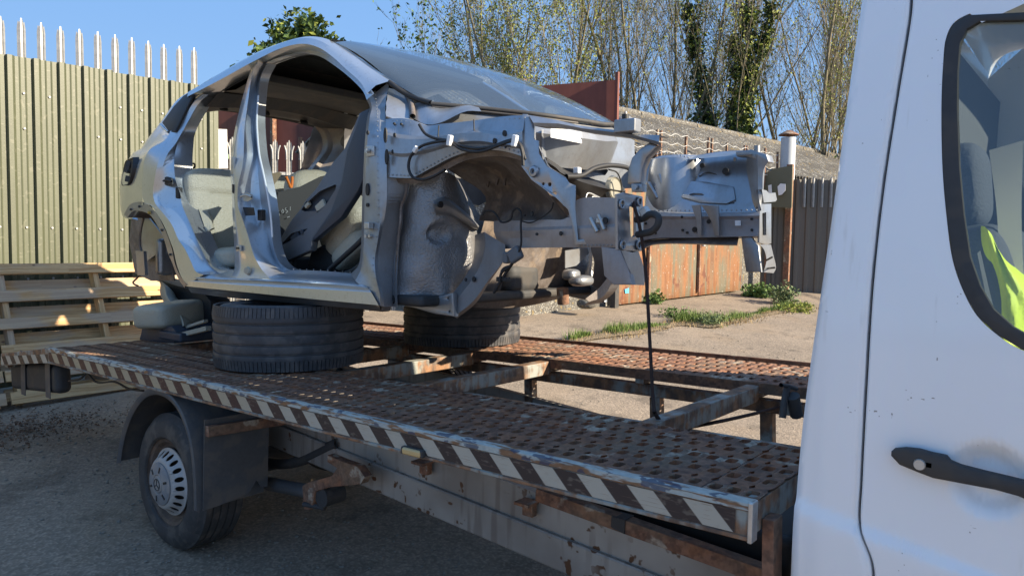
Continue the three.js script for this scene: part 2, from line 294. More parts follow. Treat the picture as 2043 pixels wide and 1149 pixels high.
M.van = phy({ map: T.van, roughness: 0.32, clearcoat: 0.7, clearcoatRoughness: 0.08 });
M.wood = T.wood.map((t, i) => std({ map: t, roughness: 0.8, bumpMap: T.grainA, bumpScale: 0.001 }));
M.green = std({ map: T.green, roughness: 0.48, metalness: 0.0, bumpMap: T.grainA, bumpScale: 0.0005 });
M.oxide = std({ map: T.oxide, roughness: 0.7 });
M.door = std({ map: T.door, color: rgb(0.5, 0.48, 0.47), roughness: 0.75, bumpMap: T.grainA, bumpScale: 0.001 });
M.cement = std({ map: T.cement, roughness: 0.95 });
M.bark = std({ map: T.bark, roughness: 0.9 });
M.hivis = std({ color: rgb(0.7, 0.9, 0.015), roughness: 0.6 });
M.white = std({ color: rgb(0.75, 0.76, 0.76), roughness: 0.45 });
M.rusty = std({ map: T.rust, color: rgb(1.5, 1.25, 1.1), roughness: 0.85, bumpMap: T.grainA, bumpScale: 0.001 });
M.rope = std({ color: rgb(0.045, 0.024, 0.018), roughness: 0.9 });

// ---------- ground: one sheet reaching far past the yard, rising gently to the rear and the far side ----------
{
  const pos = [], uv = [], N = 150, X0 = -90, X1 = 60, Z0 = -110, Z1 = 40;
  const warp = (t) => Math.sign(t) * Math.pow(Math.abs(t), 2.2);
  const gx = (i) => { const t = i / N * 2 - 1; return warp(t) * (t < 0 ? 86 : 64) - 4; }, gz = (j) => { const t = j / N * 2 - 1; return warp(t) * (t < 0 ? 105 : 45) - 4; };
  const h = (x, z) => { const lx = Math.max(-22, Math.min(9, x)), lz = Math.max(-24, Math.min(8, z)); return groundY(lx, lz) + 0.018 * (n3(x * 0.7, z * 0.7, 1) - 0.5) * sst(2, 5, Math.hypot(x + 3, z + 1)); };
  const q = (i, j) => { const x = gx(i), z = gz(j); return [x, h(x, z), z]; };
  for (let i = 0; i < N; i++) for (let j = 0; j < N; j++) { const a = q(i, j), b = q(i, j + 1), c = q(i + 1, j + 1), d = q(i + 1, j); for (const p of [a, b, d, b, c, d]) pos.push(...p); }
  const g = soup(pos, 60); struct('ground', g, M.asph);
}

// ---------- recovery truck ----------
const SL = Math.tan(1.156 * rad);
const dk = (x, dy, z) => [x, 0.990 + SL * x + dy, z];
const truck = thing('recovery_truck', 'white recovery truck with a rusty perforated open deck and hazard striped side rail', 'truck', [-3.7, 0, -1.1]);

// perforated plate: every opening is a real hole with a dimpled rim
function perforated(x0, x1, z0, z1, rows, px, ph, hx = 0.015, hz = 0.022, dim = 0.004, skip = 0) {
  const pos = [], n = 16, xs = [];
  const quad = (a, b, c, d) => { for (const q of [a, d, b, b, d, c]) pos.push(...q); };
  const cols = Math.round((x1 - x0) / px); px = (x1 - x0) / cols;
  const zb = [z0]; for (let k = 0; k < rows.length - 1; k++) zb.push((rows[k] + rows[k + 1]) / 2); zb.push(z1);
  for (let k = 0; k < rows.length; k++) for (let i = 0; i < cols; i++) {
    const cx = x0 + (i + 0.5) * px, cz = rows[k], xa = x0 + i * px, xb = xa + px, za = zb[k], zc = zb[k + 1];
    const blocked = rnd() < skip, R0 = [], R1 = [], R2 = [], R3 = [];
    for (let q = 0; q < n; q++) {
      const a = (q + 0.5) / n * 2 * Math.PI, c = Math.cos(a), s = Math.sin(a), sq = Math.pow(Math.abs(c) ** 5 + Math.abs(s) ** 5, -0.2);
      const ux = c * sq, uz = s * sq, m = Math.max(Math.abs(c), Math.abs(s)), bx = c / m, bz = s / m;
      R0.push(dk(bx > 0 ? lerp(cx, xb, bx) : lerp(cx, xa, -bx), 0, bz > 0 ? lerp(cz, zc > cz ? zc : za, bz) : lerp(cz, zc > cz ? za : zc, -bz)));
      R1.push(dk(cx + ux * hx * 1.5, dim * 0.75, cz + uz * hz * 1.45)); R2.push(dk(cx + ux * hx * 1.05, dim, cz + uz * hz * 1.05)); R3.push(dk(cx + ux * hx, -0.014, cz + uz * hz));
    }
    for (let q = 0; q < n; q++) { const w = (q + 1) % n; quad(R0[q], R0[w], R1[w], R1[q]); quad(R1[q], R1[w], R2[w], R2[q]); quad(R2[q], R2[w], R3[w], R3[q]); }
    if (blocked) for (let q = 1; q < n - 1; q++) pos.push(...R3[0], ...R3[q], ...R3[q + 1]);
  }
  return soup(pos, 50);
}
const nearRows = [0, 1, 2, 3, 4].map(k => -0.067 - 0.1185 * k), farRows = [0, 1, 2, 3, 4].map(k => -1.675 - 0.125 * k);
part('deck_plate', perforated(-5.09, -0.801, -0.026, -0.571, nearRows, 0.0575, 0, 0.0145, 0.0215, 0.005, 0.02), M.deck, truck, 'rusty perforated plate along the striped rail');
part('deck_plate', perforated(-0.797, -0.652, -0.026, -0.571, nearRows, 0.0575, 0, 0.0155, 0.0225, 0.002), M.deck, truck);
part('deck_plate', perforated(-5.09, -0.652, -1.618, -2.262, farRows, 0.0575, 0, 0.0145, 0.024, 0.007), M.rusty, truck, 'orange rusted perforated plate with a raised edge');
part('deck_edge', bar(dk(-5.09, -0.012, -2.272), dk(-0.65, -0.012, -2.272), 0.066, 0.014, 0.003), M.deck, truck);
for (const [z, d] of [[-0.571, 1], [-1.618, -1]]) part('deck_flange', bar(dk(-5.09, -0.024, z), dk(-0.652, -0.024, z), 0.05, 0.006, 0.001), M.deck, truck);
// beavertail falling to the rear
{
  const A = dk(-5.092, 0, 0), e = [-5.977, 0.757, 0]; const dz = (p, z, dy = 0) => [p[0], p[1] + dy, z];
  for (const [z0, z1] of [[-0.026, -0.571], [-1.618, -2.262]]) part('tail_plate', loft([[dz(A, z0, -0.002), dz(e, z0, -0.002)], [dz(A, z1, -0.002), dz(e, z1, -0.002)], [dz(A, z1, -0.03), dz(e, z1, -0.03)]], 6, { lin: true }), M.deck, truck);
  part('tail_rail', bar(dz(A, -0.013, -0.04), dz(e, -0.013, -0.04), 0.085, 0.026, 0.004), M.beam, truck);
  part('tail_rail', bar(dz(A, -2.27, -0.04), dz(e, -2.27, -0.04), 0.085, 0.026, 0.004), M.beam, truck);
  part('tail_beam', bar(dz(e, -0.03, -0.05), dz(e, -2.25, -0.05), 0.09, 0.06), M.beam, truck);
  T.haz2 = tex(1024, 64, (u, v) => hazard(u * 0.885, v), 0.885, false, 0.056);
}
function hazard(x, v) {                                       // x metres from the front end, v up the band
  const ph = (((x - 0.058 + 0.056 * (1 - v)) / 0.1622) % 1 + 1) % 1, e = sst(0, 0.02, ph) * (1 - sst(0.49, 0.51, ph));
  const old = sst(1.6, 2.6, x), u = x / 4.4, wr = fbm(u, v, 210, 3, 5, 6), sc = fbm(u, v, 60, 3, 15, 40);
  let wh = mix3([0.38, 0.36, 0.3], [0.34, 0.29, 0.2], old), bl = mix3([0.026, 0.017, 0.018], [0.04, 0.012, 0.016], old);
  let c = mix3(bl, wh, 1 - (1 - e) * 1); c = mix3(bl, wh, e);
  c = mix3(c, [0.3, 0.26, 0.2], 0.25 * sst(0.62, 0.8, wr)); c = mix3(c, [0.16, 0.1, 0.07], 0.45 * sst(0.7, 0.8, sc)); return c;
}
{
  // side rail: folded steel channel, tape on its web
  const prof = (x) => [[x, -0.004, -0.03], [x, 0.002, -0.024], [x, 0.003, -0.006], [x, -0.003, 0.002], [x, -0.018, 0.003], [x, -0.021, -0.001], [x, -0.079, -0.001], [x, -0.082, 0.004], [x, -0.09, 0.004], [x, -0.093, 0], [x, -0.093, -0.03]];
  const a = [], N = 90; const rails = prof(0).map((_, k) => { const r = []; for (let i = 0; i <= N; i++) { const x = lerp(-5.092, -0.652, i / N), p = prof(x)[k]; r.push(dk(x, p[1] + 0.0012 * (vn(i * 0.9, k, 999, 3) - 0.5), p[2] + 0.0015 * (vn(i * 0.7, k * 3, 999, 8) - 0.5))); } return r; });
  const rail = part('side_rail', loft(rails, N, { lin: true, crease: 25 }), M.beam, truck, 'worn steel side rail with a chipped grey top edge');
  T.edge = tex(2048, 64, (u, v) => { const a = fbm(u, v, 160, 4, 5, 4), b = fbm(u, v, 60, 4, 15, 3), n = fbm(u, v, 400, 2, 8, 8); let c = mix3([0.42, 0.42, 0.36], [0.3, 0.33, 0.32], a); c = mix3(c, [0.2, 0.1, 0.045], sst(0.52, 0.66, b)); c = mix3(c, [0.035, 0.04, 0.075], sst(0.6, 0.66, fbm(u, v, 110, 4, 25, 2)) * 0.8); return c.map(q => q * (0.8 + 0.4 * n)); }, 4.44, false, 0.05);
  { const rows = [[-0.027, 0.0045], [-0.008, 0.0045], [0.0015, -0.001], [0.0045, -0.017]], g = new THREE.BufferGeometry(), p = [], u = [], N2 = 80; for (let i = 0; i < N2; i++) for (let k = 0; k < 3; k++) { const P = (t, j) => dk(lerp(-5.092, -0.652, t), rows[j][1], rows[j][0]); for (const [t, j] of [[i / N2, k], [i / N2, k + 1], [(i + 1) / N2, k], [(i + 1) / N2, k], [i / N2, k + 1], [(i + 1) / N2, k + 1]]) { p.push(...P(t, j)); u.push(t * 4.44, j / 3 * 0.05); } } g.setAttribute('position', new THREE.Float32BufferAttribute(p, 3)); g.setAttribute('uv', new THREE.Float32BufferAttribute(u, 2)); g.computeVertexNormals(); part('worn_edge', keep(toCreasedNormals(g, 20 * rad)), std({ map: T.edge, roughness: 0.6, metalness: 0.15, bumpMap: T.grainA, bumpScale: 0.001 }), rail, 'chipped pale paint along the top of the rail'); }
  T.haz = tex(2048, 64, (u, v) => hazard(u * 4.4, v), 4.4, false, 0.056);
  M.haz = std({ map: T.haz, roughness: 0.55 }); M.haz2 = std({ map: T.haz2, roughness: 0.55 });
  const strip = (x0, y0, x1, y1, n, L) => { const g = new THREE.BufferGeometry(), p = [], u = []; for (let i = 0; i < n; i++) { const a = i / n, b = (i + 1) / n, f = (t, k) => [lerp(x0, x1, t), lerp(y0, y1, t) + k * 0.056, 0.0012]; for (const [t, k] of [[a, 0], [b, 0], [a, 1], [b, 0], [b, 1], [a, 1]]) { p.push(...f(t, k)); u.push(t * L, k * 0.056); } } g.setAttribute('position', new THREE.Float32BufferAttribute(p, 3)); g.setAttribute('uv', new THREE.Float32BufferAttribute(u, 2)); g.computeVertexNormals(); return keep(g); };
  const y = (x) => 0.990 + SL * x - 0.078;
  part('hazard_tape', strip(-0.69, y(-0.69), -5.09, y(-5.09), 40, 4.4), M.haz, rail, 'slanting black and off-white striped tape');
  part('hazard_tape', strip(-5.1, 0.797, -5.977, 0.686, 8, 0.885), M.haz2, truck);
  part('rail_cap', rbox([-0.653, 0.93, -0.014], [0.012, 0.1, 0.038], 0.004), M.steel, truck);
  part('front_beam', bar(dk(-0.672, -0.046, -0.034), dk(-0.672, -0.046, -2.26), 0.078, 0.036, 0.004), M.beam, truck);
}
// cross members and the long sub-frame beams under the deck
for (const x of [-4.75, -4.2, -3.62, -3.045, -2.475, -1.285]) part('cross_member', bar(dk(x, -0.048, -0.574), dk(x, -0.048, -1.614), 0.075, 0.062, 0.006), M.beam, truck);
for (const x of [-4.75, -4.2, -3.62, -3.045, -2.475, -1.88, -1.285]) for (const [a, b] of [[-0.03, -0.568], [-1.622, -2.262]]) part('outrigger', bar(dk(x, -0.05, a), dk(x, -0.05, b), 0.05, 0.05, 0.004), M.beam, truck);
for (const z of [-0.92, -1.72]) part('sub_beam', bar(dk(-5.0, -0.118, z), dk(-0.68, -0.118, z), 0.06, 0.06, 0.004), M.beam, truck);
for (const [x, z] of [[-2.66, -1.72], [-1.83, -1.72], [-1.25, -1.72], [-2.2, -0.92], [-1.55, -0.92]]) part('strut', bar(dk(x, -0.15, z), dk(x + 0.012, -0.42, z), 0.06, 0.05, 0.004, [1, 0, 0]), M.beam, truck);
// chassis rails (they fall towards the cab)
const ch = (x, dy, z) => [x, 0.585 + 0.0605 * (-3.0 - x) + dy, z];
for (const [z, s] of [[-0.5, 1], [-1.72, -1]]) {
  const prof = [[0, 0.0, -0.07], [0, 0, -0.004], [0, -0.006, 0], [0, -0.122, 0], [0, -0.128, -0.004], [0, -0.128, -0.07]];
  part('chassis_rail', loft(prof.map(p => [ch(-5.1, p[1], z + s * p[2]), ch(-0.3, p[1], z + s * p[2])]), 24, { lin: true, crease: 20 }), M.chassis, truck);
  part('subframe_rail', loft([[0, 0.14, -0.06], [0, 0.14, -0.02], [0, 0.006, -0.02], [0, 0.006, -0.06]].map(p => [ch(-3.9, p[1], z + s * p[2]), ch(-0.35, p[1] - 0.02, z + s * p[2])]), 24, { lin: true, crease: 20 }), M.chassis, truck, 'pale grey sub-frame plate above the chassis rail');
}
part('side_bar', bar([[-1.599,.678,-.42]][0], [[-.739,.627,-.42]][0], 0.048, 0.05, 0.004), M.rusty, truck, 'brown rusted box bar under the deck');
part('bar_strap', plate([[-1.274,.682,-.39],[-1.222,.682,-.39],[-1.223,.635,-.39],[-1.275,.645,-.39]], 0.06), M.dark, truck);
for (const q of [[842, 925], [1045, 1000]]) part('rail_bracket', [rbox([0, 0, 0], [0.07, 0.012, 0.07], 0.003), rbox([0, -0.03, -0.02], [0.05, 0.05, 0.03], 0.004)].map(g => { const p = q[0] === 842 ? [[-2.264,.647,-.47]][0] : [[-1.697,.606,-.47]][0]; g.translate(...p); return g; }), M.rusty, truck);
part('deck_post', bar([[-.637,.923,-.1]][0], [[-.632,.747,-.1]][0], 0.03, 0.06, 0.003, [1, 0, 0]), M.rusty, truck);
for (const x of [-4.9, -3.2, -1.9, -0.75]) part('chassis_crossbar', bar(ch(x, -0.06, -0.57), ch(x, -0.06, -1.65), 0.1, 0.08, 0.004), M.dark, truck);
part('dark_box', rbox([-1.15, 0.5, -0.86], [0.75, 0.36, 0.4], 0.03, [0, 0, -0.06]), M.black, truck);  // black box added to fill the dark void under the deck
part('fuel_tank', rbox([-2.3, 0.42, -1.42], [0.9, 0.34, 0.38], 0.06, [0, 0, -0.06]), M.dark, truck);
part('axle', cyl([-3.71, 0.335, -0.2], [-3.71, 0.335, -2.05], 0.07, 0.07, 14), M.dark, truck);
part('differential', puff([-3.71, 0.335, -1.1], [0.34, 0.32, 0.36], { pow: 2.5, seg: 8 }), M.dark, truck);
part('propshaft', cyl([-3.6, 0.36, -1.1], [-0.6, 0.3, -1.1], 0.04), M.dark, truck);
for (const z of [-0.52, -1.7]) part('leaf_spring', tube([[-4.45, 0.62, z], [-4.1, 0.42, z], [-3.71, 0.37, z], [-3.3, 0.42, z], [-2.9, 0.6, z]], 0.03, 24, 6), M.dark, truck);
part('damper', cyl([[-3.396,.307,-.45]][0], [[-2.944,.358,-.45]][0], 0.035, 0.035, 12), M.plastic, truck);
// deck roller on its bracket
{
  const rb = part('roller_bracket', plate([[-2.776,.6,-.36],[-2.68,.593,-.36],[-2.56,.591,-.36],[-2.509,.555,-.36],[-2.536,.518,-.36],[-2.623,.492,-.36],[-2.757,.454,-.36],[-2.871,.407,-.36],[-2.887,.339,-.36],[-2.914,.308,-.36],[-2.958,.302,-.36],[-2.97,.411,-.36],[-2.942,.432,-.36],[-2.742,.511,-.36],[-2.706,.554,-.36],[-2.776,.567,-.36]], 0.045, { bevel: 0.004 }), M.rusty, truck);
  part('roller', [cyl(add([[-2.835,.385,-.37]][0], [0, 0, 0]), add([[-2.835,.385,-.37]][0], [0, 0, -0.11]), 0.047, 0.047, 22), cyl(add([[-2.95,.331,-.36]][0], [0, 0, 0.006]), add([[-2.95,.331,-.36]][0], [0.12, 0, -0.03]), 0.012)], M.rubber, rb);
}
// side marker lamp
{ const p = [[-1.809,.88,.008]][0]; const l = part('marker_lamp', rbox(p, [0.105, 0.026, 0.022], 0.006, [0, 0, 0.02]), M.dark, truck); part('lens', rbox([p[0] + 0.002, p[1], p[2] + 0.006], [0.088, 0.024, 0.022], 0.008, [0, 0, 0.02]), std({ color: rgb(0.5, 0.36, 0.16), roughness: 0.35 }), l); }
// rear lamp cluster hung under the tail
{
  const l = part('tail_lamp', rbox([-5.62, 0.63, -0.12], [0.86, 0.19, 0.1], 0.04, [0, 0, 0.1], 3), M.dark, truck, 'black plastic lamp box hung under the tail');
  parts('lamp_strap', [-5.3, -5.75].map(x => bar([x, 0.86 + (x + 5.3) * 0.14, -0.062], [x, 0.54 + (x + 5.3) * 0.1, -0.062], 0.004, 0.08, 0.001, [0, 0, 1])), M.plastic, l);
  part('lamp_cable', tube([[-5.06,.677,-.1],[-4.872,.717,-.1],[-4.78,.76,-.1],[-4.652,.725,-.1],[-4.391,.76,-.1],[-4.218,.746,-.1],[-4.036,.758,-.1]], 0.006, 30, 6), M.black, truck);
  part('lamp_bracket', plate([[-4.863,.756,-.12],[-4.526,.774,-.12],[-4.527,.754,-.12],[-4.865,.709,-.12]], 0.02), M.dark, truck);
}
// wheels
function roadWheel(cx, cy, zf, s) {                          // zf: outer face, s: +1 faces +z
  const m4 = new THREE.Matrix4().makeRotationX(Math.PI / 2 * s).setPosition(cx, cy, zf);
  const w = part('wheel', lathe([[0.205, -0.2], [0.19, -0.15], [0.165, -0.12], [0.165, -0.055], [0.19, -0.045], [0.205, -0.025], [0.222, -0.02], [0.226, -0.012], [0.226, -0.006]], m4, 64), std({ map: T.grimeD, color: rgb(0.75, 0.6, 0.5), roughness: 0.7 }), truck);
  const tp = [[0.222, -0.012], [0.232, -0.002], [0.262, 0.004], [0.3, -0.002], [0.325, -0.016], [0.339, -0.034]];
  let z = -0.04; for (let k = 0; k < 5; k++) { tp.push([0.349, z], [0.35, z - 0.028], [0.341, z - 0.031], [0.341, z - 0.037]); z -= 0.04; }
  tp.push([0.339, -0.23], [0.3, -0.25], [0.24, -0.24], [0.21, -0.21]);
  const tg = lathe(tp, m4, 96); part('tyre', tg, M.tread, w);
  const ring = []; for (let i = 0; i < 64; i++) { const a = i / 64 * 2 * Math.PI; ring.push([cx + 0.172 * Math.cos(a), cy + 0.172 * Math.sin(a), zf]); }
  const holes = []; for (let i = 0; i < 20; i++) { const a = i / 20 * 2 * Math.PI; const h = []; for (let q = 0; q < 12; q++) { const b = q / 12 * 2 * Math.PI, r = 0.144 + 0.0155 * Math.cos(b), t = 0.0125 * Math.sin(b); h.push([cx + r * Math.cos(a) - t * Math.sin(a), cy + r * Math.sin(a) + t * Math.cos(a), zf]); } holes.push(h); }
  part('rim_disc', plate(ring, 0.005, { holes, face: [0, 0, s], tess: 0.02, f: v => { const r = Math.hypot(v.x - cx, v.y - cy); v.z += s * (-0.03 + 0.052 * sst(0.172, 0.115, r)); } }), std({ map: T.grime, color: rgb(1.5, 1.45, 1.38), metalness: 0.1, roughness: 0.55 }), w, 'pale steel disc pierced by a ring of oval holes');
  part('barrel_back', cyl([cx, cy, zf - s * 0.11], [cx, cy, zf - s * 0.12], 0.165, 0.165, 32), M.black, w);
  const hub = part('hub_cap', lathe([[0.11, 0.018], [0.108, 0.028], [0.1, 0.033], [0.05, 0.038], [0.046, 0.034], [0.04, 0.04], [0, 0.042]], m4, 48), std({ map: T.plas, color: rgb(2.6, 2.6, 2.6), roughness: 0.6 }), w, 'scuffed grey plastic centre cap');
  const em = []; for (let k = 0; k < 3; k++) { const a = Math.PI / 2 + k * 2 * Math.PI / 3; em.push(bar([cx, cy, zf + s * 0.043], [cx + 0.027 * Math.cos(a), cy + 0.027 * Math.sin(a), zf + s * 0.043], 0.0035, 0.004, 0.001)); }
  const tg2 = new THREE.TorusGeometry(0.029, 0.0022, 6, 32); tg2.translate(cx, cy, zf + s * 0.042); em.push(fin(tg2)); part('emblem', em, M.dark, hub);
  parts('slot', [0, 1, 2, 3, 4, 5].map(k => { const a = k * Math.PI / 3 + 0.3; return bar([cx + 0.062 * Math.cos(a), cy + 0.062 * Math.sin(a), zf + s * 0.0375], [cx + 0.092 * Math.cos(a), cy + 0.092 * Math.sin(a), zf + s * 0.0345], 0.012, 0.004, 0.002, [-Math.sin(a), Math.cos(a), 0]); }), M.black, hub);
}
T.treadB = tex(512, 512, (u, v) => { const a = ((u * 40 + v * 16) % 1), w = fbm(u, v, 50, 2, 4); return (a < 0.12 ? 0.15 : 0.8) * (0.8 + 0.2 * w); }, 0.5, true);
M.tread = std({ map: T.rub, color: rgb(1.15, 1.12, 1.08), roughness: 0.75, bumpMap: T.grainA, bumpScale: 0.001 });
roadWheel(-3.71, 0.338, -0.055, 1); roadWheel(-3.71, 0.338 + 0.08, -2.145, -1);
roadWheel(1.15, 0.06, -0.12, 1); roadWheel(1.15, 0.14, -2.08, -1);
// plastic mudguard over the near rear wheel: arch, outer lip, inner skirt
{
  const arcO = [[-4.15,.368,0],[-4.122,.461,0],[-4.063,.575,0],[-3.982,.679,0],[-3.875,.769,0],[-3.778,.816,0],[-3.648,.837,0],[-3.52,.815,0],[-3.423,.757,0],[-3.353,.666,0],[-3.317,.565,0],[-3.3,.45,0],[-3.294,.308,0]];
  const zs = (z, s = 1) => arcO.map(p => [(p[0] + 3.72) * s - 3.72, (p[1] - 0.33) * s + 0.33, z]);
  const mg = part('mudguard', loft([zs(-0.012, 0.93), zs(-0.004, 0.95), zs(0.0, 0.985), zs(-0.006, 1), zs(-0.03, 1.004), zs(-0.2, 1.0), zs(-0.36, 0.99)], 60, { crease: 40 }), M.plastic, truck, 'black plastic mudguard with torn lower edge');
  part('inner_skirt', loft([zs(-0.36, 0.99), zs(-0.365, 0.4)], 40, { crease: 40 }), M.plastic, mg);
  part('mud_flap', plate([[-3.255, 0.74, -0.03], [-3.25, 0.74, -0.36], [-3.26, 0.34, -0.36], [-3.262, 0.35, -0.325], [-3.265, 0.39, -0.3], [-3.267, 0.335, -0.26], [-3.27, 0.325, -0.2], [-3.28, 0.31, -0.1], [-3.285, 0.305, -0.03]], 0.006, { face: [1, 0, 0] }), M.plastic, mg);
  part('mudguard_arm', bar([-3.24, 0.69, -0.03], [-3.24, 0.672, -0.5], 0.05, 0.03, 0.003), M.rusty, truck);
}
// winch behind the cab
{
  const w = part('winch_frame', [bar([-0.75, 0.84, -0.95], [-0.75, 0.84, -1.4], 0.06, 0.16), rbox([-0.75, 0.92, -0.97], [0.16, 0.2, 0.012], 0.003), rbox([-0.75, 0.92, -1.38], [0.16, 0.2, 0.012], 0.003)], M.dark, truck);
  part('winch_drum', cyl([-0.75, 0.93, -0.98], [-0.75, 0.93, -1.37], 0.055, 0.055, 18), M.rope, w);
  parts('winch_lever', [tube([[-.78,1.159,-.593],[-.78,1.116,-.571],[-.78,1.065,-.559]], 0.011, 10, 8), tube([[-.78,1.17,-.535],[-.78,1.159,-.593],[-.78,1.138,-.677]], 0.007, 10, 6), cyl([[-.76,1.132,-.586]][0], [[-.76,1.066,-.625]][0], 0.02, 0.02, 10)], M.dark, w);
}

// ---------- cab ----------
{
  const NZ = -0.05, FZ = -2.15;
  const bow = (v, s = 1) => { const y = v.y - 0.06 * v.x, t = clamp((y - 1.2) / 1.1, 0, 1.2), lo = clamp((1.02 - y) / 0.5, 0, 1), b = 0.012 * sst(-0.56, -0.5, v.x) - 0.012; const cr = 0.983 - 0.15 * (v.x + 0.564) - v.y; v.z += s * (-0.13 * t * t - 0.02 * lo * lo + b + 0.011 * sst(-0.013, 0.013, cr) - 0.008 * sst(0.0, 0.3, cr)); };
  const gap = [[-.394,2.15,-.05],[-.392,2.108,-.05],[-.405,1.901,-.05],[-.417,1.721,-.05],[-.425,1.515,-.05],[-.426,1.294,-.05],[-.427,1.069,-.05],[-.426,.972,-.05],[-.417,.947,-.05],[-.396,.897,-.05],[-.39,.852,-.05],[-.383,.695,-.05]];
  const rearEdge = [[-.498,2.171,-.05],[-.5,2.129,-.05],[-.523,1.658,-.05],[-.565,1.158,-.05],[-.577,.808,-.05],[-.578,.622,-.05]];
  // cab side silhouettes, side panel behind the door
  const top = [[-0.47, 2.33, NZ], [-0.36, 2.40, NZ]];
  const g0 = gap.map(p => [p[0] - 0.0035, p[1], p[2]]), g1 = gap.map(p => [p[0] + 0.0035, p[1], p[2]]);
  const put = (p, dz = 0) => { const v = new THREE.Vector3(p[0], p[1], NZ); bow(v); const d = Math.hypot(v.x + 0.187, v.y - 1.125); v.z -= 0.026 * sst(0.083, 0.035, d); v.z += dz; return v; };
  const fz = (dz0) => (p, a, b) => { const e = p.z; const v = put([p.x, p.y]); p.z = v.z + e; };
  const flat = (pts, z = 0) => pts.map(p => [p[0], p[1], z]);
  const lp = [[-0.36, 2.4], ...rearEdge.map((p, i) => i === 0 ? [-0.478, 2.3] : p)], rp = [[g0[0][0] + 0.02, 2.4], ...g0.map((p, i) => i === 0 ? [g0[0][0] + 0.012, 2.3] : p)];
  part('side_panel', loft([flat(rearEdge, -0.03), flat(rearEdge.map(p => [p[0] + 0.002, p[1]]), -0.006), flat(rearEdge.map(p => [p[0] + 0.009, p[1]]), 0), flat(g0.map(p => [p[0] - 0.004, p[1]]), 0), flat(g0, -0.004), flat(g0, -0.03)], 110, { sub: 10, f: fz(), crease: 50 }), M.van, truck);
  part('gap_backing', loft([flat(g0.map(p => [p[0] - 0.012, p[1]]), -0.028), flat(g1.map(p => [p[0] + 0.012, p[1]]), -0.028)], 80, { f: fz() }), M.black, truck);  // black strip put behind the door gap so that it reads as shade
  // door with its window opening
  const frame = [[1.28, 0.3], [1.2, 0.9], [1.1, 1.3], [0.72, 1.92], [0.5, 2.2], [0.2, 2.33]].map(p => [p[0], p[1] - 0.03, NZ]);
  const win = [[-.175,2.065,-.05],[-.283,2.079,-.05],[-.306,2.065,-.05],[-.317,2.034,-.05],[-.318,1.973,-.05],[-.315,1.892,-.05],[-.304,1.758,-.05],[-.29,1.655,-.05],[-.273,1.563,-.05],[-.251,1.502,-.05],[-.224,1.453,-.05],[-.188,1.418,-.05],[-.143,1.391,-.05]];
  const winF = [...win, [0.2, 1.345, NZ], [0.93, 1.28, NZ], [0.9, 1.42, NZ], [0.55, 1.98, NZ], [0.4, 2.1, NZ], [0.15, 2.13, NZ]];
  const outL = [...g1, [-0.1, 0.62], [0.5, 0.62], [1.1, 0.62]], inL = [...win.slice(1), [0.2, 1.345], [0.93, 1.28]];
  inL.unshift([inL[0][0] + 0.05, inL[0][1] + 0.008]);
  const outE = outL.map((p, i) => i < g1.length ? [p[0] + 0.004, p[1]] : [p[0], p[1] + 0.004]);
  const door = part('door', [loft([flat(outL, -0.03), flat(outL, -0.004), flat(outE, 0)], 260, { sub: 2, f: fz(), crease: 50 }), loft([flat(outE, 0), flat(inL, 0)], 260, { sub: 80, f: fz(), crease: 50 }), loft([flat(inL, 0), flat(inL, -0.02)], 120, { f: fz() })], M.van, truck, 'white cab door with black handle');
  part('door_frame', [loft([flat([[g1[0][0], 2.2], [g1[0][0] + 0.012, 2.36], [0.2, 2.3], [0.5, 2.17], [0.72, 1.89], [1.1, 1.27], [1.2, 0.87], [1.1, 0.62]]), flat([[inL[0][0] - 0.02, inL[0][1] - 0.03], [inL[0][0] + 0.06, inL[0][1]], [0.15, 2.13], [0.4, 2.1], [0.55, 1.98], [0.9, 1.42], [0.93, 1.28], [0.93, 1.25]])], 60, { sub: 4, f: fz(), lin: true })], M.van, door);
  const wi = winF.map(p => { const c = [0.25, 1.7]; const dx = p[0] - c[0], dy = p[1] - c[1], L = Math.hypot(dx, dy); return [p[0] - dx / L * 0.032, p[1] - dy / L * 0.032, NZ + 0.001]; });
  part('window_seal', plate(winF.map(p => [p[0], p[1], NZ + 0.002]), 0.02, { holes: [wi], tess: 0.08, f: bow, bevel: 0.003 }), M.dark, door);
  part('window_pane', plate(wi.map(p => [p[0], p[1], NZ - 0.009]), 0.004, { tess: 0.2, f: bow }), M.cabglass, door);
  // handle
  const H = [[-.363,1.144,-.02],[-.363,1.154,-.02],[-.357,1.161,-.02],[-.336,1.167,-.02],[-.309,1.169,-.02],[-.286,1.166,-.02],[-.26,1.165,-.02],[-.252,1.156,-.02],[-.234,1.151,-.02],[-.193,1.147,-.02],[-.136,1.143,-.02],[-.103,1.14,-.02],[-.101,1.099,-.02],[-.135,1.109,-.02],[-.174,1.113,-.02],[-.214,1.113,-.02],[-.256,1.113,-.02],[-.282,1.113,-.02],[-.31,1.119,-.02],[-.346,1.128,-.02]];
  const hd = part('door_handle', plate(H.map(p => [p[0], p[1], NZ + 0.03]), 0.024, { bevel: 0.008 }), M.dark, door, 'black pull handle with a round lock');
  const L = [[-.307,1.138,-.02]][0]; part('lock', [cyl([L[0], L[1], NZ + 0.029], [L[0], L[1], NZ + 0.034], 0.0125, 0.0105, 24)], M.steel, hd);
  parts('handle_foot', [rbox([-0.3, 1.14, NZ], [0.05, 0.03, 0.06], 0.01), rbox([-0.1, 1.12, NZ], [0.04, 0.03, 0.06], 0.01)], M.dark, hd);
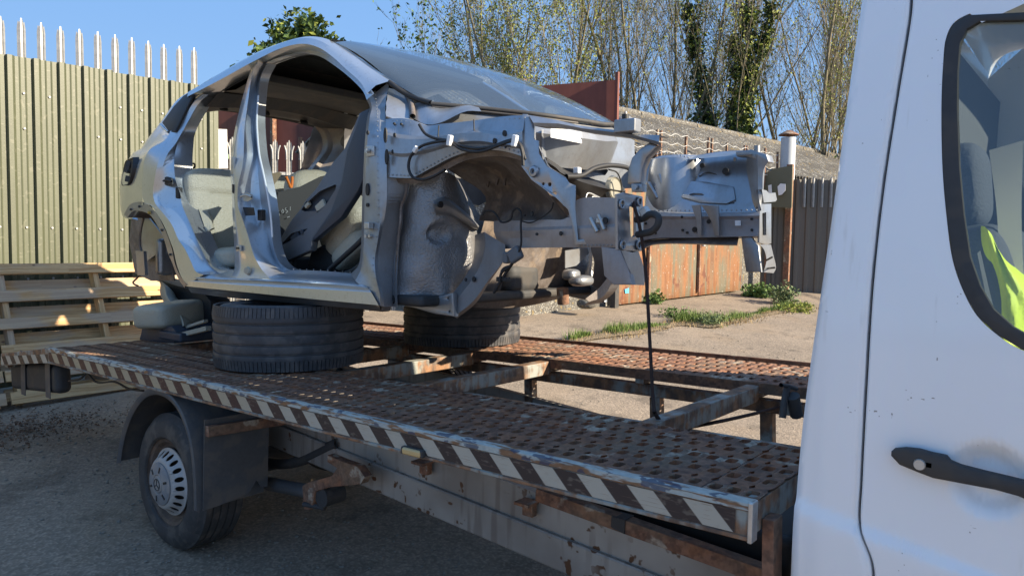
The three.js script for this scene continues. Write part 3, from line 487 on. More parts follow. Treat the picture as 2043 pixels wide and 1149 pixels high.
  // far side, roof, back wall, nose
  const far = [[-0.56, 0.62, FZ], [-0.545, 1.2, FZ], [-0.475, 2.3, FZ], [-0.36, 2.4, FZ], [0.2, 2.33, FZ], [0.5, 2.2, FZ], [0.72, 1.92, FZ], [1.1, 1.3, FZ], [1.7, 1.08, FZ], [2.02, 0.75, FZ], [2.02, 0.3, FZ], [1.6, 0.2, FZ], [0.7, 0.22, FZ], [0, 0.55, FZ]];
  part('far_side', plate(far, 0.03, { face: [0, 0, -1], tess: 0.15, f: v => bow(v, -1), holes: [[[-0.2, 2.05, FZ], [0.35, 2.07, FZ], [0.55, 1.95, FZ], [0.9, 1.4, FZ], [0.9, 1.28, FZ], [-0.12, 1.35, FZ], [-0.2, 1.5, FZ]]] }), M.van, truck);
  part('far_pane', plate([[-0.2, 2.05, FZ + .01], [0.35, 2.07, FZ + .01], [0.55, 1.95, FZ + .01], [0.9, 1.4, FZ + .01], [0.9, 1.28, FZ + .01], [-0.12, 1.35, FZ + .01], [-0.2, 1.5, FZ + .01]], 0.004, { tess: 0.2, f: v => bow(v, -1) }), M.glass, truck);
  const zz = (x, y, a = 0) => [[x, y, -0.19 - a], [x, y + 0.03, -0.5], [x, y + 0.045, -1.1], [x, y + 0.03, -1.7], [x, y, -2.01 + a]];
  part('roof', loft([zz(-0.48, 2.3), zz(-0.44, 2.385), zz(-0.36, 2.41), zz(0.2, 2.34)], 16, { sub: 4, curved: true }), M.van, truck);
  part('windscreen', loft([zz(0.2, 2.34), zz(0.5, 2.2), zz(1.15, 1.3)], 14), M.glass, truck);
  part('bonnet', loft([[[1.15, 1.3, -0.07], [1.2, 1.34, -1.1], [1.15, 1.3, -2.13]], [[1.7, 1.08, -0.12], [1.8, 1.1, -1.1], [1.7, 1.08, -2.08]], [[2.0, 0.75, -0.2], [2.12, 0.75, -1.1], [2.0, 0.75, -2.0]], [[2.02, 0.2, -0.2], [2.14, 0.2, -1.1], [2.02, 0.2, -2.0]]], 14, { sub: 3 }), M.van, truck);
  part('front_wing', plate([[1.1, 1.27, NZ], [1.7, 1.05, NZ - 0.05], [2.02, 0.72, NZ - 0.15], [2.02, 0.2, NZ - 0.15], [1.6, 0.15, NZ], [1.5, 0.38, NZ], [1.15, 0.5, NZ], [0.8, 0.38, NZ], [0.72, 0.2, NZ], [1.05, 0.62, NZ]], 0.02), M.van, truck);
  const rw = (y) => [[-0.575 + (y - 0.8) * 0.06, y, -0.08], [-0.575 + (y - 0.8) * 0.06, y, -2.12]];
  part('back_wall', loft([rw(0.55), rw(1.2), [[-0.5, 2.0, -0.13], [-0.5, 2.0, -2.07]], [[-0.475, 2.32, -0.19], [-0.475, 2.32, -2.01]]], 6, { lin: true }), M.van, truck);
  part('step_sill', bar([-0.35, 0.55, -0.1], [0.75, 0.45, -0.1], 0.12, 0.1), M.dark, truck);
  part('cab_floor', rbox([0.4, 0.62, -1.1], [1.9, 0.06, 2.0], 0.01, [0, 0, -0.06]), M.dark, truck);
  part('dashboard', rbox([1.05, 1.18, -1.1], [0.45, 0.3, 1.95], 0.08), M.trim2, truck);
  // passenger seats seen through the window
  const seatM = std({ color: rgb(0.06, 0.07, 0.095), roughness: 0.85, bumpMap: T.leather, bumpScale: 0.003 });
  for (const z of [-0.42, -0.88, -1.7]) {
    const s = part('seat', [puff([-0.22, 1.28, z], [0.16, 0.74, 0.44], { rot: [0, 0, 0.16] }), puff([0.08, 0.93, z], [0.5, 0.16, 0.44])], seatM, truck, 'dark blue-grey cloth cab seat');
    part('headrest', puff([-0.31, 1.74, z], [0.1, 0.2, 0.26], { rot: [0, 0, 0.1], seg: 10 }), seatM, s);
  }
  part('pillar_trim', loft([[[-.249,1.812,-.3],[-.228,1.676,-.3],[-.217,1.563,-.3],[-.197,1.428,-.3]], [[-.188,1.833,-.33],[-.184,1.676,-.33],[-.176,1.563,-.33],[-.162,1.428,-.33]]], 10), std({ color: rgb(0.42, 0.41, 0.38), roughness: 0.6 }), truck);
  part('bulkhead_trim', loft([[[-0.46, 1.2, -0.15], [-0.43, 2.2, -0.22]], [[-0.46, 1.2, -2.05], [-0.43, 2.2, -2.0]]], 4, { lin: true }), std({ color: rgb(0.1, 0.105, 0.115), roughness: 0.8 }), truck);
  // hi-vis jacket hung over the seat
  const jk = thing('jacket', 'fluorescent yellow hi-vis jacket hanging inside the cab window', 'jacket', [-0.1, 1.2, -0.3]);
  const fold = (p, a, b) => { p.z += 0.02 * Math.sin(b * 9 + a * 7) + 0.012 * Math.sin(a * 21 - b * 5); p.x += 0.008 * Math.sin(a * 15 + b * 11); };
  const cloth = (p, a, b) => { p.z += 0.012 * Math.sin(b * 6 + a * 9) + 0.006 * Math.sin(a * 23 - b * 4); };
  part('body', loft([[[-.257,1.639,-.3],[-.256,1.596,-.3],[-.251,1.539,-.3],[-.24,1.47,-.3],[-.222,1.393,-.3],[-.212,1.335,-.3]], [[-.239,1.637,-.22],[-.232,1.59,-.22],[-.222,1.536,-.22],[-.209,1.471,-.22],[-.197,1.403,-.22],[-.189,1.346,-.22]], [[-.227,1.626,-.19],[-.213,1.58,-.19],[-.2,1.532,-.19],[-.186,1.474,-.19],[-.176,1.41,-.19],[-.17,1.352,-.19]], [[-.218,1.604,-.2],[-.199,1.564,-.2],[-.181,1.522,-.2],[-.162,1.469,-.2],[-.153,1.412,-.2],[-.148,1.353,-.2]], [[-.213,1.585,-.24],[-.19,1.553,-.24],[-.164,1.519,-.24],[-.139,1.469,-.24],[-.128,1.411,-.24],[-.123,1.352,-.24]], [[-.218,1.576,-.34],[-.188,1.546,-.34],[-.153,1.51,-.34],[-.119,1.459,-.34],[-.107,1.398,-.34],[-.104,1.343,-.34]]], 50, { sub: 8, curved: true, f: cloth, crease: 60 }), M.hivis, jk);
  part('reflective_tape', loft([[[-.244,1.579,-.17],[-.231,1.52,-.17],[-.217,1.457,-.17],[-.206,1.415,-.17]], [[-.238,1.585,-.165],[-.224,1.526,-.165],[-.208,1.463,-.165],[-.196,1.421,-.165]]], 20), std({ color: rgb(0.45, 0.46, 0.47), roughness: 0.4, metalness: 0.3 }), jk);
}

// ---------- stripped car body shell ----------
M.hdr = std({ map: T.plas, color: rgb(0.85, 0.8, 0.76), roughness: 0.6 });
const CZ = -1.34;                                            // car centre line
const car = thing('car_shell', 'stripped silver hatchback body shell without doors, wings or bonnet, propped on tyres', 'car', [-3.2, 1.28, CZ]);
function mir(g) { const m = g.clone(); m.userData = { ...g.userData }; const p = m.attributes.position, n = m.attributes.normal; for (let i = 0; i < p.count; i++) { p.setZ(i, 2 * CZ - p.getZ(i)); if (n) n.setZ(i, -n.getZ(i)); } for (let i = 0; i < p.count; i += 3) { const s = (a) => { for (let c = 0; c < a.itemSize; c++) { const t = a.array[(i + 1) * a.itemSize + c]; a.array[(i + 1) * a.itemSize + c] = a.array[(i + 2) * a.itemSize + c]; a.array[(i + 2) * a.itemSize + c] = t; } }; for (const k of Object.keys(m.attributes)) s(m.attributes[k]); } return m; }
function both(name, geos, mat, label) { const a = Array.isArray(geos) ? geos : [geos]; const far = a.map(g => mir(fin(g))); const p = part(name, a, mat, car, label); part(name, far, mat, car); return p; }
const one = (name, geos, mat, label) => part(name, geos, mat, car, label);
const mz = (pts) => pts.map(p => [p[0], p[1], 2 * CZ - p[2]]);

// roof rail and windscreen pillar
const r1 = [[-4.713,2.536,-.74],[-4.359,2.604,-.74],[-3.9,2.672,-.74],[-3.561,2.684,-.74],[-3.433,2.673,-.74],[-3.336,2.651,-.74],[-3.271,2.628,-.74],[-3.089,2.529,-.74],[-2.92,2.426,-.74],[-2.797,2.359,-.74]];
const r2 = [[-4.649,2.476,-.67],[-4.234,2.534,-.67],[-3.88,2.59,-.67],[-3.598,2.623,-.67],[-3.4,2.614,-.67],[-3.265,2.573,-.67],[-3.148,2.508,-.67],[-3.043,2.434,-.67],[-2.926,2.351,-.67],[-2.884,2.296,-.67]];
const r4 = [[-4.606,2.46,-.74],[-4.36,2.525,-.74],[-4.054,2.573,-.74],[-3.849,2.597,-.74],[-3.641,2.606,-.74],[-3.478,2.588,-.74],[-3.362,2.558,-.74],[-3.25,2.503,-.74],[-3.088,2.403,-.74],[-2.993,2.327,-.74],[-2.969,2.287,-.74]];
const rm = r2.map((p, i) => { const q = r4[Math.min(r4.length - 1, i)]; return [p[0] * 0.5 + q[0] * 0.5, p[1] * 0.5 + q[1] * 0.5 + 0.004, -0.755]; });
const rmid = r1.map((p, i) => { const q = r2[i]; return [p[0] * 0.45 + q[0] * 0.55, p[1] * 0.45 + q[1] * 0.55 + 0.012, -0.695]; });
both('roof_rail', loft([shift(r1, 0, -0.004, -0.05), r1, rmid, r2, rm, r4, shift(r4, 0, 0.004, -0.07)], 70, { crease: 28, sub: 2 }), M.silver, 'silver roof rail sweeping down into the windscreen pillar');

// rear quarter
const S = [[-5.333,1.721,-.56],[-5.368,1.773,-.56],[-5.395,1.867,-.57],[-5.416,1.934,-.58],[-5.407,2.018,-.59],[-5.352,2.09,-.6],[-5.296,2.155,-.62],[-5.198,2.181,-.63],[-5.165,2.22,-.64],[-5.075,2.31,-.67],[-5.001,2.378,-.69],[-4.901,2.479,-.72],[-4.785,2.525,-.74],[-4.713,2.536,-.74]];
const Sm = [[-5.042,1.702,-.49],[-5.015,1.803,-.48],[-5.012,1.916,-.48],[-4.987,2.029,-.49],[-4.959,2.108,-.52],[-4.94,2.145,-.55],[-4.919,2.195,-.58],[-4.884,2.278,-.62],[-4.843,2.36,-.66],[-4.767,2.447,-.69],[-4.675,2.495,-.71],[-4.617,2.509,-.72]];
const Q1a = [[-4.792,1.787,-.45],[-4.802,1.904,-.45],[-4.786,1.978,-.45],[-4.774,2.068,-.455],[-4.723,2.132,-.47],[-4.67,2.184,-.53],[-4.68,2.236,-.57],[-4.675,2.307,-.61],[-4.65,2.407,-.67],[-4.58,2.476,-.7],[-4.548,2.49,-.71]];
both('quarter_panel', loft([shift(S, -0.05, -0.02, -0.12), S, Sm, Q1a], 44, { sub: 5, curved: true, crease: 60 }), M.silver, 'curved silver rear wing panel');
const Q1 = [[-4.548,2.49,-.71],[-4.65,2.407,-.67],[-4.675,2.307,-.61],[-4.68,2.236,-.57],[-4.67,2.184,-.53],[-4.723,2.132,-.47],[-4.774,2.068,-.455],[-4.786,1.978,-.45],[-4.802,1.904,-.45],[-4.784,1.806,-.45],[-4.683,1.779,-.45],[-4.611,1.731,-.45],[-4.516,1.654,-.45],[-4.442,1.564,-.45],[-4.399,1.505,-.45],[-4.358,1.416,-.45],[-4.299,1.344,-.45],[-4.249,1.307,-.455]];
const Q2 = [[-4.527,2.485,-.712],[-4.592,2.431,-.68],[-4.624,2.32,-.63],[-4.615,2.219,-.57],[-4.62,2.163,-.54],[-4.614,2.099,-.49],[-4.623,2.014,-.462],[-4.646,1.926,-.455],[-4.665,1.85,-.455],[-4.64,1.794,-.455],[-4.563,1.746,-.455],[-4.431,1.663,-.455],[-4.346,1.571,-.455],[-4.269,1.516,-.455],[-4.205,1.444,-.458],[-4.158,1.39,-.46],[-4.076,1.373,-.465]];
const Q2b = Q2.map((p) => [p[0] + 0.02, p[1], p[2] - 0.026]);
const Q3 = [[-4.536,2.482,-.73],[-4.625,2.41,-.71],[-4.672,2.253,-.66],[-4.639,2.146,-.6],[-4.566,2.019,-.55],[-4.539,1.934,-.545],[-4.478,1.838,-.545],[-4.466,1.788,-.545],[-4.358,1.66,-.545],[-4.247,1.529,-.545],[-4.15,1.433,-.545],[-4.023,1.382,-.54]];
const Q3b = Q3.map(p => [p[0] + 0.02, p[1], p[2] + 0.018]);
const Q4 = [[-4.53,2.491,-.74],[-4.606,2.43,-.73],[-4.652,2.348,-.7],[-4.679,2.261,-.67],[-4.627,2.174,-.63],[-4.563,2.047,-.59],[-4.533,1.937,-.58],[-4.515,1.875,-.58],[-4.461,1.79,-.58],[-4.359,1.661,-.58],[-4.26,1.541,-.58],[-4.191,1.461,-.58],[-4.106,1.409,-.58],[-3.946,1.402,-.58]];
both('rear_door_frame', loft([Q1, Q2, Q2b, Q3, Q3b, Q4, shift(Q4, -0.004, 0, -0.07)], 64, { sub: 2, crease: 30 }), M.silver, 'stepped silver frame round the rear door opening');
// rear wheel arch
const archO = [[-5.071,1.728,-.452],[-4.988,1.788,-.452],[-4.865,1.805,-.452],[-4.754,1.796,-.452],[-4.628,1.738,-.452],[-4.545,1.667,-.452],[-4.477,1.594,-.452],[-4.422,1.513,-.452],[-4.387,1.427,-.452],[-4.315,1.349,-.452],[-4.244,1.308,-.452]];
const archI = [[-5.029,1.708,-.456],[-4.955,1.746,-.456],[-4.834,1.747,-.456],[-4.704,1.717,-.456],[-4.613,1.652,-.456],[-4.53,1.569,-.456],[-4.481,1.488,-.456],[-4.426,1.426,-.456],[-4.366,1.347,-.456],[-4.276,1.285,-.456]];
both('wheel_arch', loft([archO, archI.map((p, i) => mix3(p, archO[Math.min(i, 10)], 0.12)), archI, shift(archI, 0, 0, -0.05)], 40, { crease: 25 }), M.body, 'dull bare rim of the rear wheel arch');
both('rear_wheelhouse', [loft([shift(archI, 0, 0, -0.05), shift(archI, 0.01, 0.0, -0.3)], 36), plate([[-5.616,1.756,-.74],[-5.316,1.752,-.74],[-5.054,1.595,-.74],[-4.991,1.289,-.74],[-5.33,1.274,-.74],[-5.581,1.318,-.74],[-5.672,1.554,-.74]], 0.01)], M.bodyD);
part('arch_liner', plate([[-5.367,1.72,-.7],[-5.29,1.733,-.7],[-5.157,1.656,-.7],[-5.029,1.568,-.7],[-4.996,1.473,-.7],[-5.17,1.463,-.7],[-5.338,1.399,-.7],[-5.359,1.487,-.7],[-5.386,1.592,-.7]], 0.008), M.body, car);
part('wheelhouse_seam', tube([[-5.121,1.707,-.6],[-5.161,1.633,-.6],[-5.179,1.524,-.6],[-5.158,1.49,-.6]], 0.008, 14, 6), M.bodyD, car);
part('bumper_bracket', plate([[-5.157,1.49,-.56],[-5.039,1.489,-.56],[-5.022,1.33,-.56],[-5.132,1.325,-.56]], 0.02), M.body, car);
part('tow_eye', tube([[-5.088,1.321,-.55],[-5.133,1.299,-.55],[-5.179,1.273,-.55],[-5.149,1.261,-.55],[-5.104,1.256,-.55]], 0.006, 18, 8), M.rusty, car);
part('arch_clip', cyl([[-4.698,1.736,-.45]][0], add([[-4.698,1.736,-.45]][0], [0, 0, 0.012]), 0.012, 0.009), std({ color: rgb(0.4, 0.26, 0.05), roughness: 0.5 }), car);
parts('arch_bolt', [[276, 411], [261, 418], [321, 459], [338, 508]].map((q, i) => { const p = [[[-4.845,1.776,-.452]][0], [[-4.967,1.759,-.452]][0], [[-4.546,1.627,-.452]][0], [[-4.442,1.48,-.452]][0]][i]; return cyl(p, add(p, [0, 0, 0.006]), 0.008); }), M.dark, car);
// tail lamp recess: sunk dark housing with ribs
{
  const rim = [[-4.969,2.097,-.505],[-5.091,2.094,-.53],[-5.221,2.084,-.56],[-5.261,2.033,-.565],[-5.256,1.937,-.55],[-5.157,1.925,-.53],[-5.035,1.928,-.5],[-4.963,1.973,-.485],[-4.933,2.036,-.485]];
  const c = rim.reduce((s, p) => add(s, p), [0, 0, 0]).map(v => v / rim.length);
  const inn = (k, d) => [...rim, rim[0]].map(p => [lerp(c[0], p[0], k) - 0.012 - d, lerp(c[1], p[1], k), lerp(c[2], p[2], k) + 0.02 + d]);
  const l = part('lamp_recess', loft([inn(1.03, -0.02), inn(1.0, 0.006), inn(0.88, 0.0), inn(0.0, -0.004)], 36), M.black, car, 'empty tail lamp recess');
  parts('lamp_bracket', [rbox([c[0], c[1] + 0.03, c[2] + 0.03], [0.03, 0.08, 0.012], 0.004, [0, 0.5, -0.3]), rbox([c[0] + 0.01, c[1] - 0.05, c[2] + 0.03], [0.05, 0.04, 0.012], 0.004, [0, 0.5, -0.2]), cyl([c[0], c[1], c[2] + 0.02], [c[0], c[1], c[2] + 0.04], 0.012)], M.dark, l);
}
// rear quarter glass and its black surround
{
  const gl = [[-4.908,2.341,-.665],[-4.838,2.447,-.702],[-4.757,2.496,-.722],[-4.659,2.513,-.715],[-4.657,2.384,-.66],[-4.666,2.258,-.605],[-4.705,2.265,-.605]];
  const go = [[-4.922,2.328,-.655],[-4.848,2.436,-.69],[-4.757,2.498,-.712],[-4.636,2.522,-.71],[-4.592,2.499,-.7],[-4.601,2.464,-.685],[-4.613,2.242,-.585],[-4.704,2.246,-.585]];
  const gb = shift(go, 0.004, 0.002, 0.012);
  part('quarter_window_seal', plate(gb, 0.014, { bevel: 0.003 }), M.black, car);
  part('quarter_window', plate(shift(gl, 0.006, 0.002, 0.016), 0.003), M.roofglass, car, 'small triangular rear side window');
  part('window_trim', tube(shift([[-4.968,2.326,-.66],[-4.864,2.291,-.63],[-4.714,2.248,-.59]], 0.004, 0, 0.012), 0.008, 12, 8), M.silver, car);
}
// B pillar
const B = {
  L: [[-3.995,2.617,-.74],[-4.026,2.483,-.71],[-4.053,2.291,-.67],[-4.017,2.155,-.62],[-3.988,2.058,-.59],[-3.96,1.97,-.57],[-3.933,1.846,-.56],[-3.924,1.713,-.56],[-3.91,1.568,-.56],[-3.889,1.413,-.55],[-3.84,1.368,-.5]],
  K: [[-3.903,2.594,-.7],[-3.92,2.462,-.665],[-3.93,2.273,-.62],[-3.894,2.14,-.57],[-3.864,2.046,-.54],[-3.841,1.96,-.52],[-3.811,1.839,-.505],[-3.789,1.709,-.5],[-3.76,1.569,-.5],[-3.727,1.419,-.495],[-3.716,1.368,-.47]],
  A: [[-3.866,2.59,-.69],[-3.899,2.524,-.675],[-3.873,2.361,-.63],[-3.827,2.197,-.58],[-3.755,2.038,-.53],[-3.745,1.966,-.515],[-3.761,1.873,-.5],[-3.763,1.761,-.5],[-3.723,1.698,-.5],[-3.669,1.608,-.5],[-3.584,1.488,-.49],[-3.51,1.424,-.485],[-3.407,1.379,-.47]],
  B: [[-3.876,2.587,-.725],[-3.918,2.522,-.715],[-3.916,2.342,-.675],[-3.857,2.207,-.635],[-3.77,2.046,-.6],[-3.766,1.934,-.585],[-3.769,1.84,-.58],[-3.765,1.765,-.58],[-3.69,1.656,-.58],[-3.608,1.52,-.58],[-3.502,1.439,-.57],[-3.395,1.403,-.56],[-3.269,1.401,-.55]],
  G: [[-3.898,2.598,-.755],[-3.953,2.533,-.75],[-3.937,2.384,-.71],[-3.891,2.246,-.675],[-3.823,2.11,-.645],[-3.762,1.992,-.62],[-3.735,1.852,-.615],[-3.711,1.741,-.615],[-3.672,1.644,-.615],[-3.624,1.52,-.615],[-3.534,1.446,-.6],[-3.435,1.412,-.59],[-3.321,1.411,-.58]],
  F: [[-3.857,2.593,-.745],[-3.916,2.526,-.74],[-3.892,2.404,-.705],[-3.852,2.273,-.67],[-3.799,2.172,-.64],[-3.731,2.045,-.61],[-3.673,1.953,-.595],[-3.617,1.814,-.59],[-3.589,1.7,-.59],[-3.575,1.594,-.59],[-3.551,1.521,-.59],[-3.504,1.46,-.59],[-3.418,1.426,-.585],[-3.33,1.421,-.58]],
};
const bp = both('b_pillar', loft([shift(B.L, 0, 0, -0.05), B.L, B.K, B.A, B.B, B.G, B.F, shift(B.F, -0.006, 0, -0.06)], 60, { sub: 3, crease: 26 }), M.silver, 'silver middle pillar between the door openings');
part('pillar_seal', tube(shift([[-3.892,2.404,-.705],[-3.852,2.273,-.67],[-3.799,2.172,-.64],[-3.731,2.045,-.61],[-3.673,1.953,-.595],[-3.617,1.814,-.59],[-3.589,1.7,-.59],[-3.575,1.594,-.59]], 0.004, 0, 0), 0.006, 40, 6), M.white, bp);
parts('striker_plate', [plate([[-3.76,1.83,-.52],[-3.705,1.834,-.52],[-3.66,1.822,-.52],[-3.655,1.798,-.52],[-3.705,1.785,-.52],[-3.756,1.792,-.52]], 0.006), tube([[-3.737,1.812,-.5],[-3.681,1.819,-.5],[-3.627,1.807,-.5]], 0.006, 8, 6)], M.steel, bp);
part('sticker', plate([[-3.78,1.757,-.525],[-3.649,1.752,-.525],[-3.635,1.711,-.525],[-3.765,1.707,-.525]], 0.002), M.black, bp);
parts('hinge_mount', [plate([[-3.76,1.547,-.485],[-3.714,1.545,-.485],[-3.714,1.515,-.485],[-3.76,1.514,-.485]], 0.008, { bevel: 0.002 }), plate([[-3.866,2.036,-.52],[-3.83,2.033,-.52],[-3.836,1.94,-.52],[-3.867,1.942,-.52]], 0.008, { bevel: 0.002 })], M.steel, bp);
parts('slot_hole', [plate([[-3.828,1.884,-.503],[-3.813,1.88,-.503],[-3.813,1.831,-.503],[-3.829,1.837,-.503]], 0.003), cyl([[-3.75,1.531,-.488]][0], add([[-3.75,1.531,-.488]][0], [0, 0, 0.006]), 0.006), cyl([[-3.732,1.531,-.488]][0], add([[-3.732,1.531,-.488]][0], [0, 0, 0.006]), 0.006)], M.black, bp);
part('grommet', cyl([[-3.632,1.412,-.48]][0], add([[-3.632,1.412,-.48]][0], [0.003, 0, 0.012]), 0.022, 0.018, 18), M.cream, bp);
part('pillar_bracket', [rbox([[-3.644,1.713,-.57]][0], [0.04, 0.06, 0.03], 0.006)], M.black, bp);
parts('c_striker', [plate([[-4.639,1.951,-.5],[-4.58,1.957,-.5],[-4.523,1.946,-.5],[-4.511,1.906,-.5],[-4.575,1.899,-.5],[-4.634,1.916,-.5]], 0.01, { bevel: 0.002 }), tube([[-4.599,1.93,-.49],[-4.547,1.934,-.49],[-4.497,1.923,-.49]], 0.007, 8, 6)], M.dark, car);
part('latch_knob', rbox([[-4.505,1.856,-.54]][0], [0.04, 0.07, 0.03], 0.008), M.black, car);
// sill
const sill = [
  shift([[-4.174,1.426,-.58],[-3.946,1.402,-.58],[-3.768,1.405,-.58],[-3.339,1.424,-.58],[-3.082,1.428,-.58],[-2.885,1.425,-.58]], 0, -0.01, -0.06), [[-4.174,1.42,-.58],[-3.946,1.402,-.58],[-3.768,1.405,-.58],[-3.339,1.424,-.58],[-3.082,1.428,-.58],[-2.885,1.425,-.58]], [[-4.103,1.394,-.55],[-3.719,1.388,-.55],[-3.251,1.407,-.55],[-2.839,1.409,-.55]], [[-4.21,1.365,-.475],[-3.918,1.368,-.475],[-3.406,1.379,-.475],[-2.98,1.388,-.475],[-2.68,1.387,-.475]],
  [[-4.29,1.35,-.458],[-3.871,1.356,-.458],[-3.379,1.368,-.458],[-2.956,1.375,-.458],[-2.617,1.375,-.458]], [[-4.311,1.34,-.468],[-3.889,1.344,-.468],[-3.395,1.354,-.468],[-2.97,1.362,-.468],[-2.618,1.366,-.468]], [[-4.279,1.33,-.455],[-3.866,1.332,-.455],[-3.375,1.34,-.455],[-2.952,1.349,-.455],[-2.585,1.355,-.455]], [[-4.256,1.298,-.455],[-3.867,1.298,-.455],[-3.375,1.298,-.455],[-2.952,1.298,-.455],[-2.534,1.3,-.455]], [[-4.307,1.283,-.49],[-3.93,1.279,-.49],[-3.43,1.283,-.49],[-3,1.284,-.49],[-2.568,1.287,-.49]], [[-4.349,1.252,-.53],[-4.002,1.248,-.53],[-3.493,1.254,-.53],[-3.055,1.259,-.53],[-2.612,1.268,-.53]],
];
both('sill', loft(sill, 50, { crease: 28, sub: 2 }), M.silver, 'silver door sill with a scratched pinkish lower face');
// hinge pillar
const H = [
  [[-2.969,2.287,-.74],[-2.897,2.234,-.7],[-2.855,2.175,-.65],[-2.821,2.072,-.61],[-2.819,1.941,-.6],[-2.829,1.775,-.6],[-2.832,1.655,-.6],[-2.838,1.535,-.6],[-2.857,1.462,-.6],[-2.892,1.42,-.58]],
  [[-2.929,2.289,-.72],[-2.834,2.224,-.66],[-2.764,2.158,-.59],[-2.73,2.058,-.55],[-2.715,1.929,-.53],[-2.719,1.768,-.525],[-2.715,1.653,-.52],[-2.697,1.538,-.5],[-2.699,1.453,-.49],[-2.716,1.4,-.47]],
  [[-2.877,2.317,-.73],[-2.807,2.239,-.68],[-2.705,2.154,-.6],[-2.639,2.05,-.545],[-2.611,1.923,-.522],[-2.606,1.765,-.522],[-2.603,1.675,-.52],[-2.602,1.585,-.505],[-2.604,1.494,-.49],[-2.56,1.402,-.465],[-2.53,1.342,-.46],[-2.536,1.297,-.465]],
  [[-2.82,2.363,-.76],[-2.779,2.246,-.7],[-2.686,2.15,-.62],[-2.609,2.05,-.56],[-2.579,1.922,-.535],[-2.577,1.765,-.535],[-2.593,1.68,-.535],[-2.614,1.585,-.53],[-2.607,1.494,-.51],[-2.569,1.401,-.49],[-2.533,1.336,-.48],[-2.538,1.291,-.49]],
];
const hp = both('hinge_pillar', loft([shift(H[0], -0.01, 0, -0.08), ...H], 60, { sub: 3, crease: 30 }), M.body, 'bare silver hinge pillar with bolt holes');
both('pillar_return', loft([[[-2.591,1.889,-.54],[-2.577,1.765,-.535],[-2.593,1.68,-.535],[-2.614,1.585,-.53],[-2.607,1.494,-.51],[-2.569,1.401,-.49],[-2.533,1.336,-.48],[-2.538,1.291,-.49]], [[-2.536,1.878,-.62],[-2.554,1.792,-.625],[-2.589,1.748,-.63],[-2.595,1.669,-.63],[-2.607,1.595,-.62],[-2.612,1.486,-.61],[-2.606,1.354,-.6],[-2.602,1.28,-.6]], [[-2.494,1.874,-.6],[-2.51,1.79,-.6],[-2.536,1.745,-.6],[-2.542,1.668,-.6],[-2.561,1.595,-.6],[-2.562,1.488,-.59],[-2.553,1.358,-.58],[-2.549,1.285,-.58]]], 40, { crease: 30 }), std({ map: T.grime, color: rgb(1.0, 1.02, 1.05), metalness: 0.3, roughness: 0.55 }));
part('seam_sealer', tube([[-2.514,1.853,-.6],[-2.523,1.795,-.6],[-2.549,1.746,-.6],[-2.555,1.677,-.6],[-2.568,1.609,-.6],[-2.574,1.54,-.6],[-2.58,1.448,-.6],[-2.586,1.344,-.6],[-2.585,1.298,-.6]], 0.008, 50, 6), M.bodyD, car);
const hole = (p, r, ry = r, d = 0.004) => plate(circle(p, r, 16, 'z', ry), 0.006).translate(0, 0, d);  // black disc set proud of the panel, painting the dark of an opening
parts('pillar_hole_disc', [hole([[-2.572,2.054,-.53]][0], 0.0105, 0.034, 0.012), hole([[-2.57,1.959,-.53]][0], 0.0105, 0.034, 0.006), hole([[-2.694,1.818,-.522]][0], 0.012, 0.028), hole([[-2.693,1.747,-.522]][0], 0.009), hole([[-2.71,2.078,-.54]][0], 0.008, 0.01, 0.008), hole([[-2.533,2.054,-.55]][0], 0.008, 0.01, 0.012)], M.black, hp);
parts('hinge_bolt_plate', [plate([[-2.713,2.019,-.525],[-2.657,2.015,-.525],[-2.653,1.97,-.525],[-2.709,1.969,-.525]], 0.008, { bevel: 0.003 }), plate([[-2.702,1.63,-.515],[-2.645,1.63,-.515],[-2.642,1.582,-.515],[-2.698,1.581,-.515]], 0.008, { bevel: 0.003 }), cyl([[-2.686,1.992,-.52]][0], add([[-2.686,1.992,-.52]][0], [0, 0, 0.016]), 0.01), cyl([[-2.678,1.604,-.51]][0], add([[-2.678,1.604,-.51]][0], [0, 0, 0.014]), 0.008), cyl([[-2.653,1.605,-.51]][0], add([[-2.653,1.605,-.51]][0], [0, 0, 0.014]), 0.008)], M.steel, hp);
part('check_bracket', rbox([[-2.659,1.652,-.5]][0], [0.035, 0.03, 0.03], 0.004), M.steel, hp);
both('cowl_side', plate([[-2.82,2.361,-.76],[-2.799,2.329,-.8],[-2.781,2.304,-.84],[-2.679,2.231,-.78],[-2.585,2.15,-.7],[-2.607,2.147,-.63],[-2.674,2.148,-.61],[-2.756,2.224,-.68]], 0.006, { tess: 0.05, f: v => { v.z += 0.012 * (n3(v.x * 14, v.y * 14, v.z * 9) - 0.5); } }), M.litBody, 'pale corner panel stained with brown sealer');
part('sealer_stain', tube([[-2.748,2.288,-.81],[-2.704,2.264,-.79],[-2.647,2.216,-.75],[-2.589,2.164,-.7]], 0.014, 16, 7), M.bodyD, car);
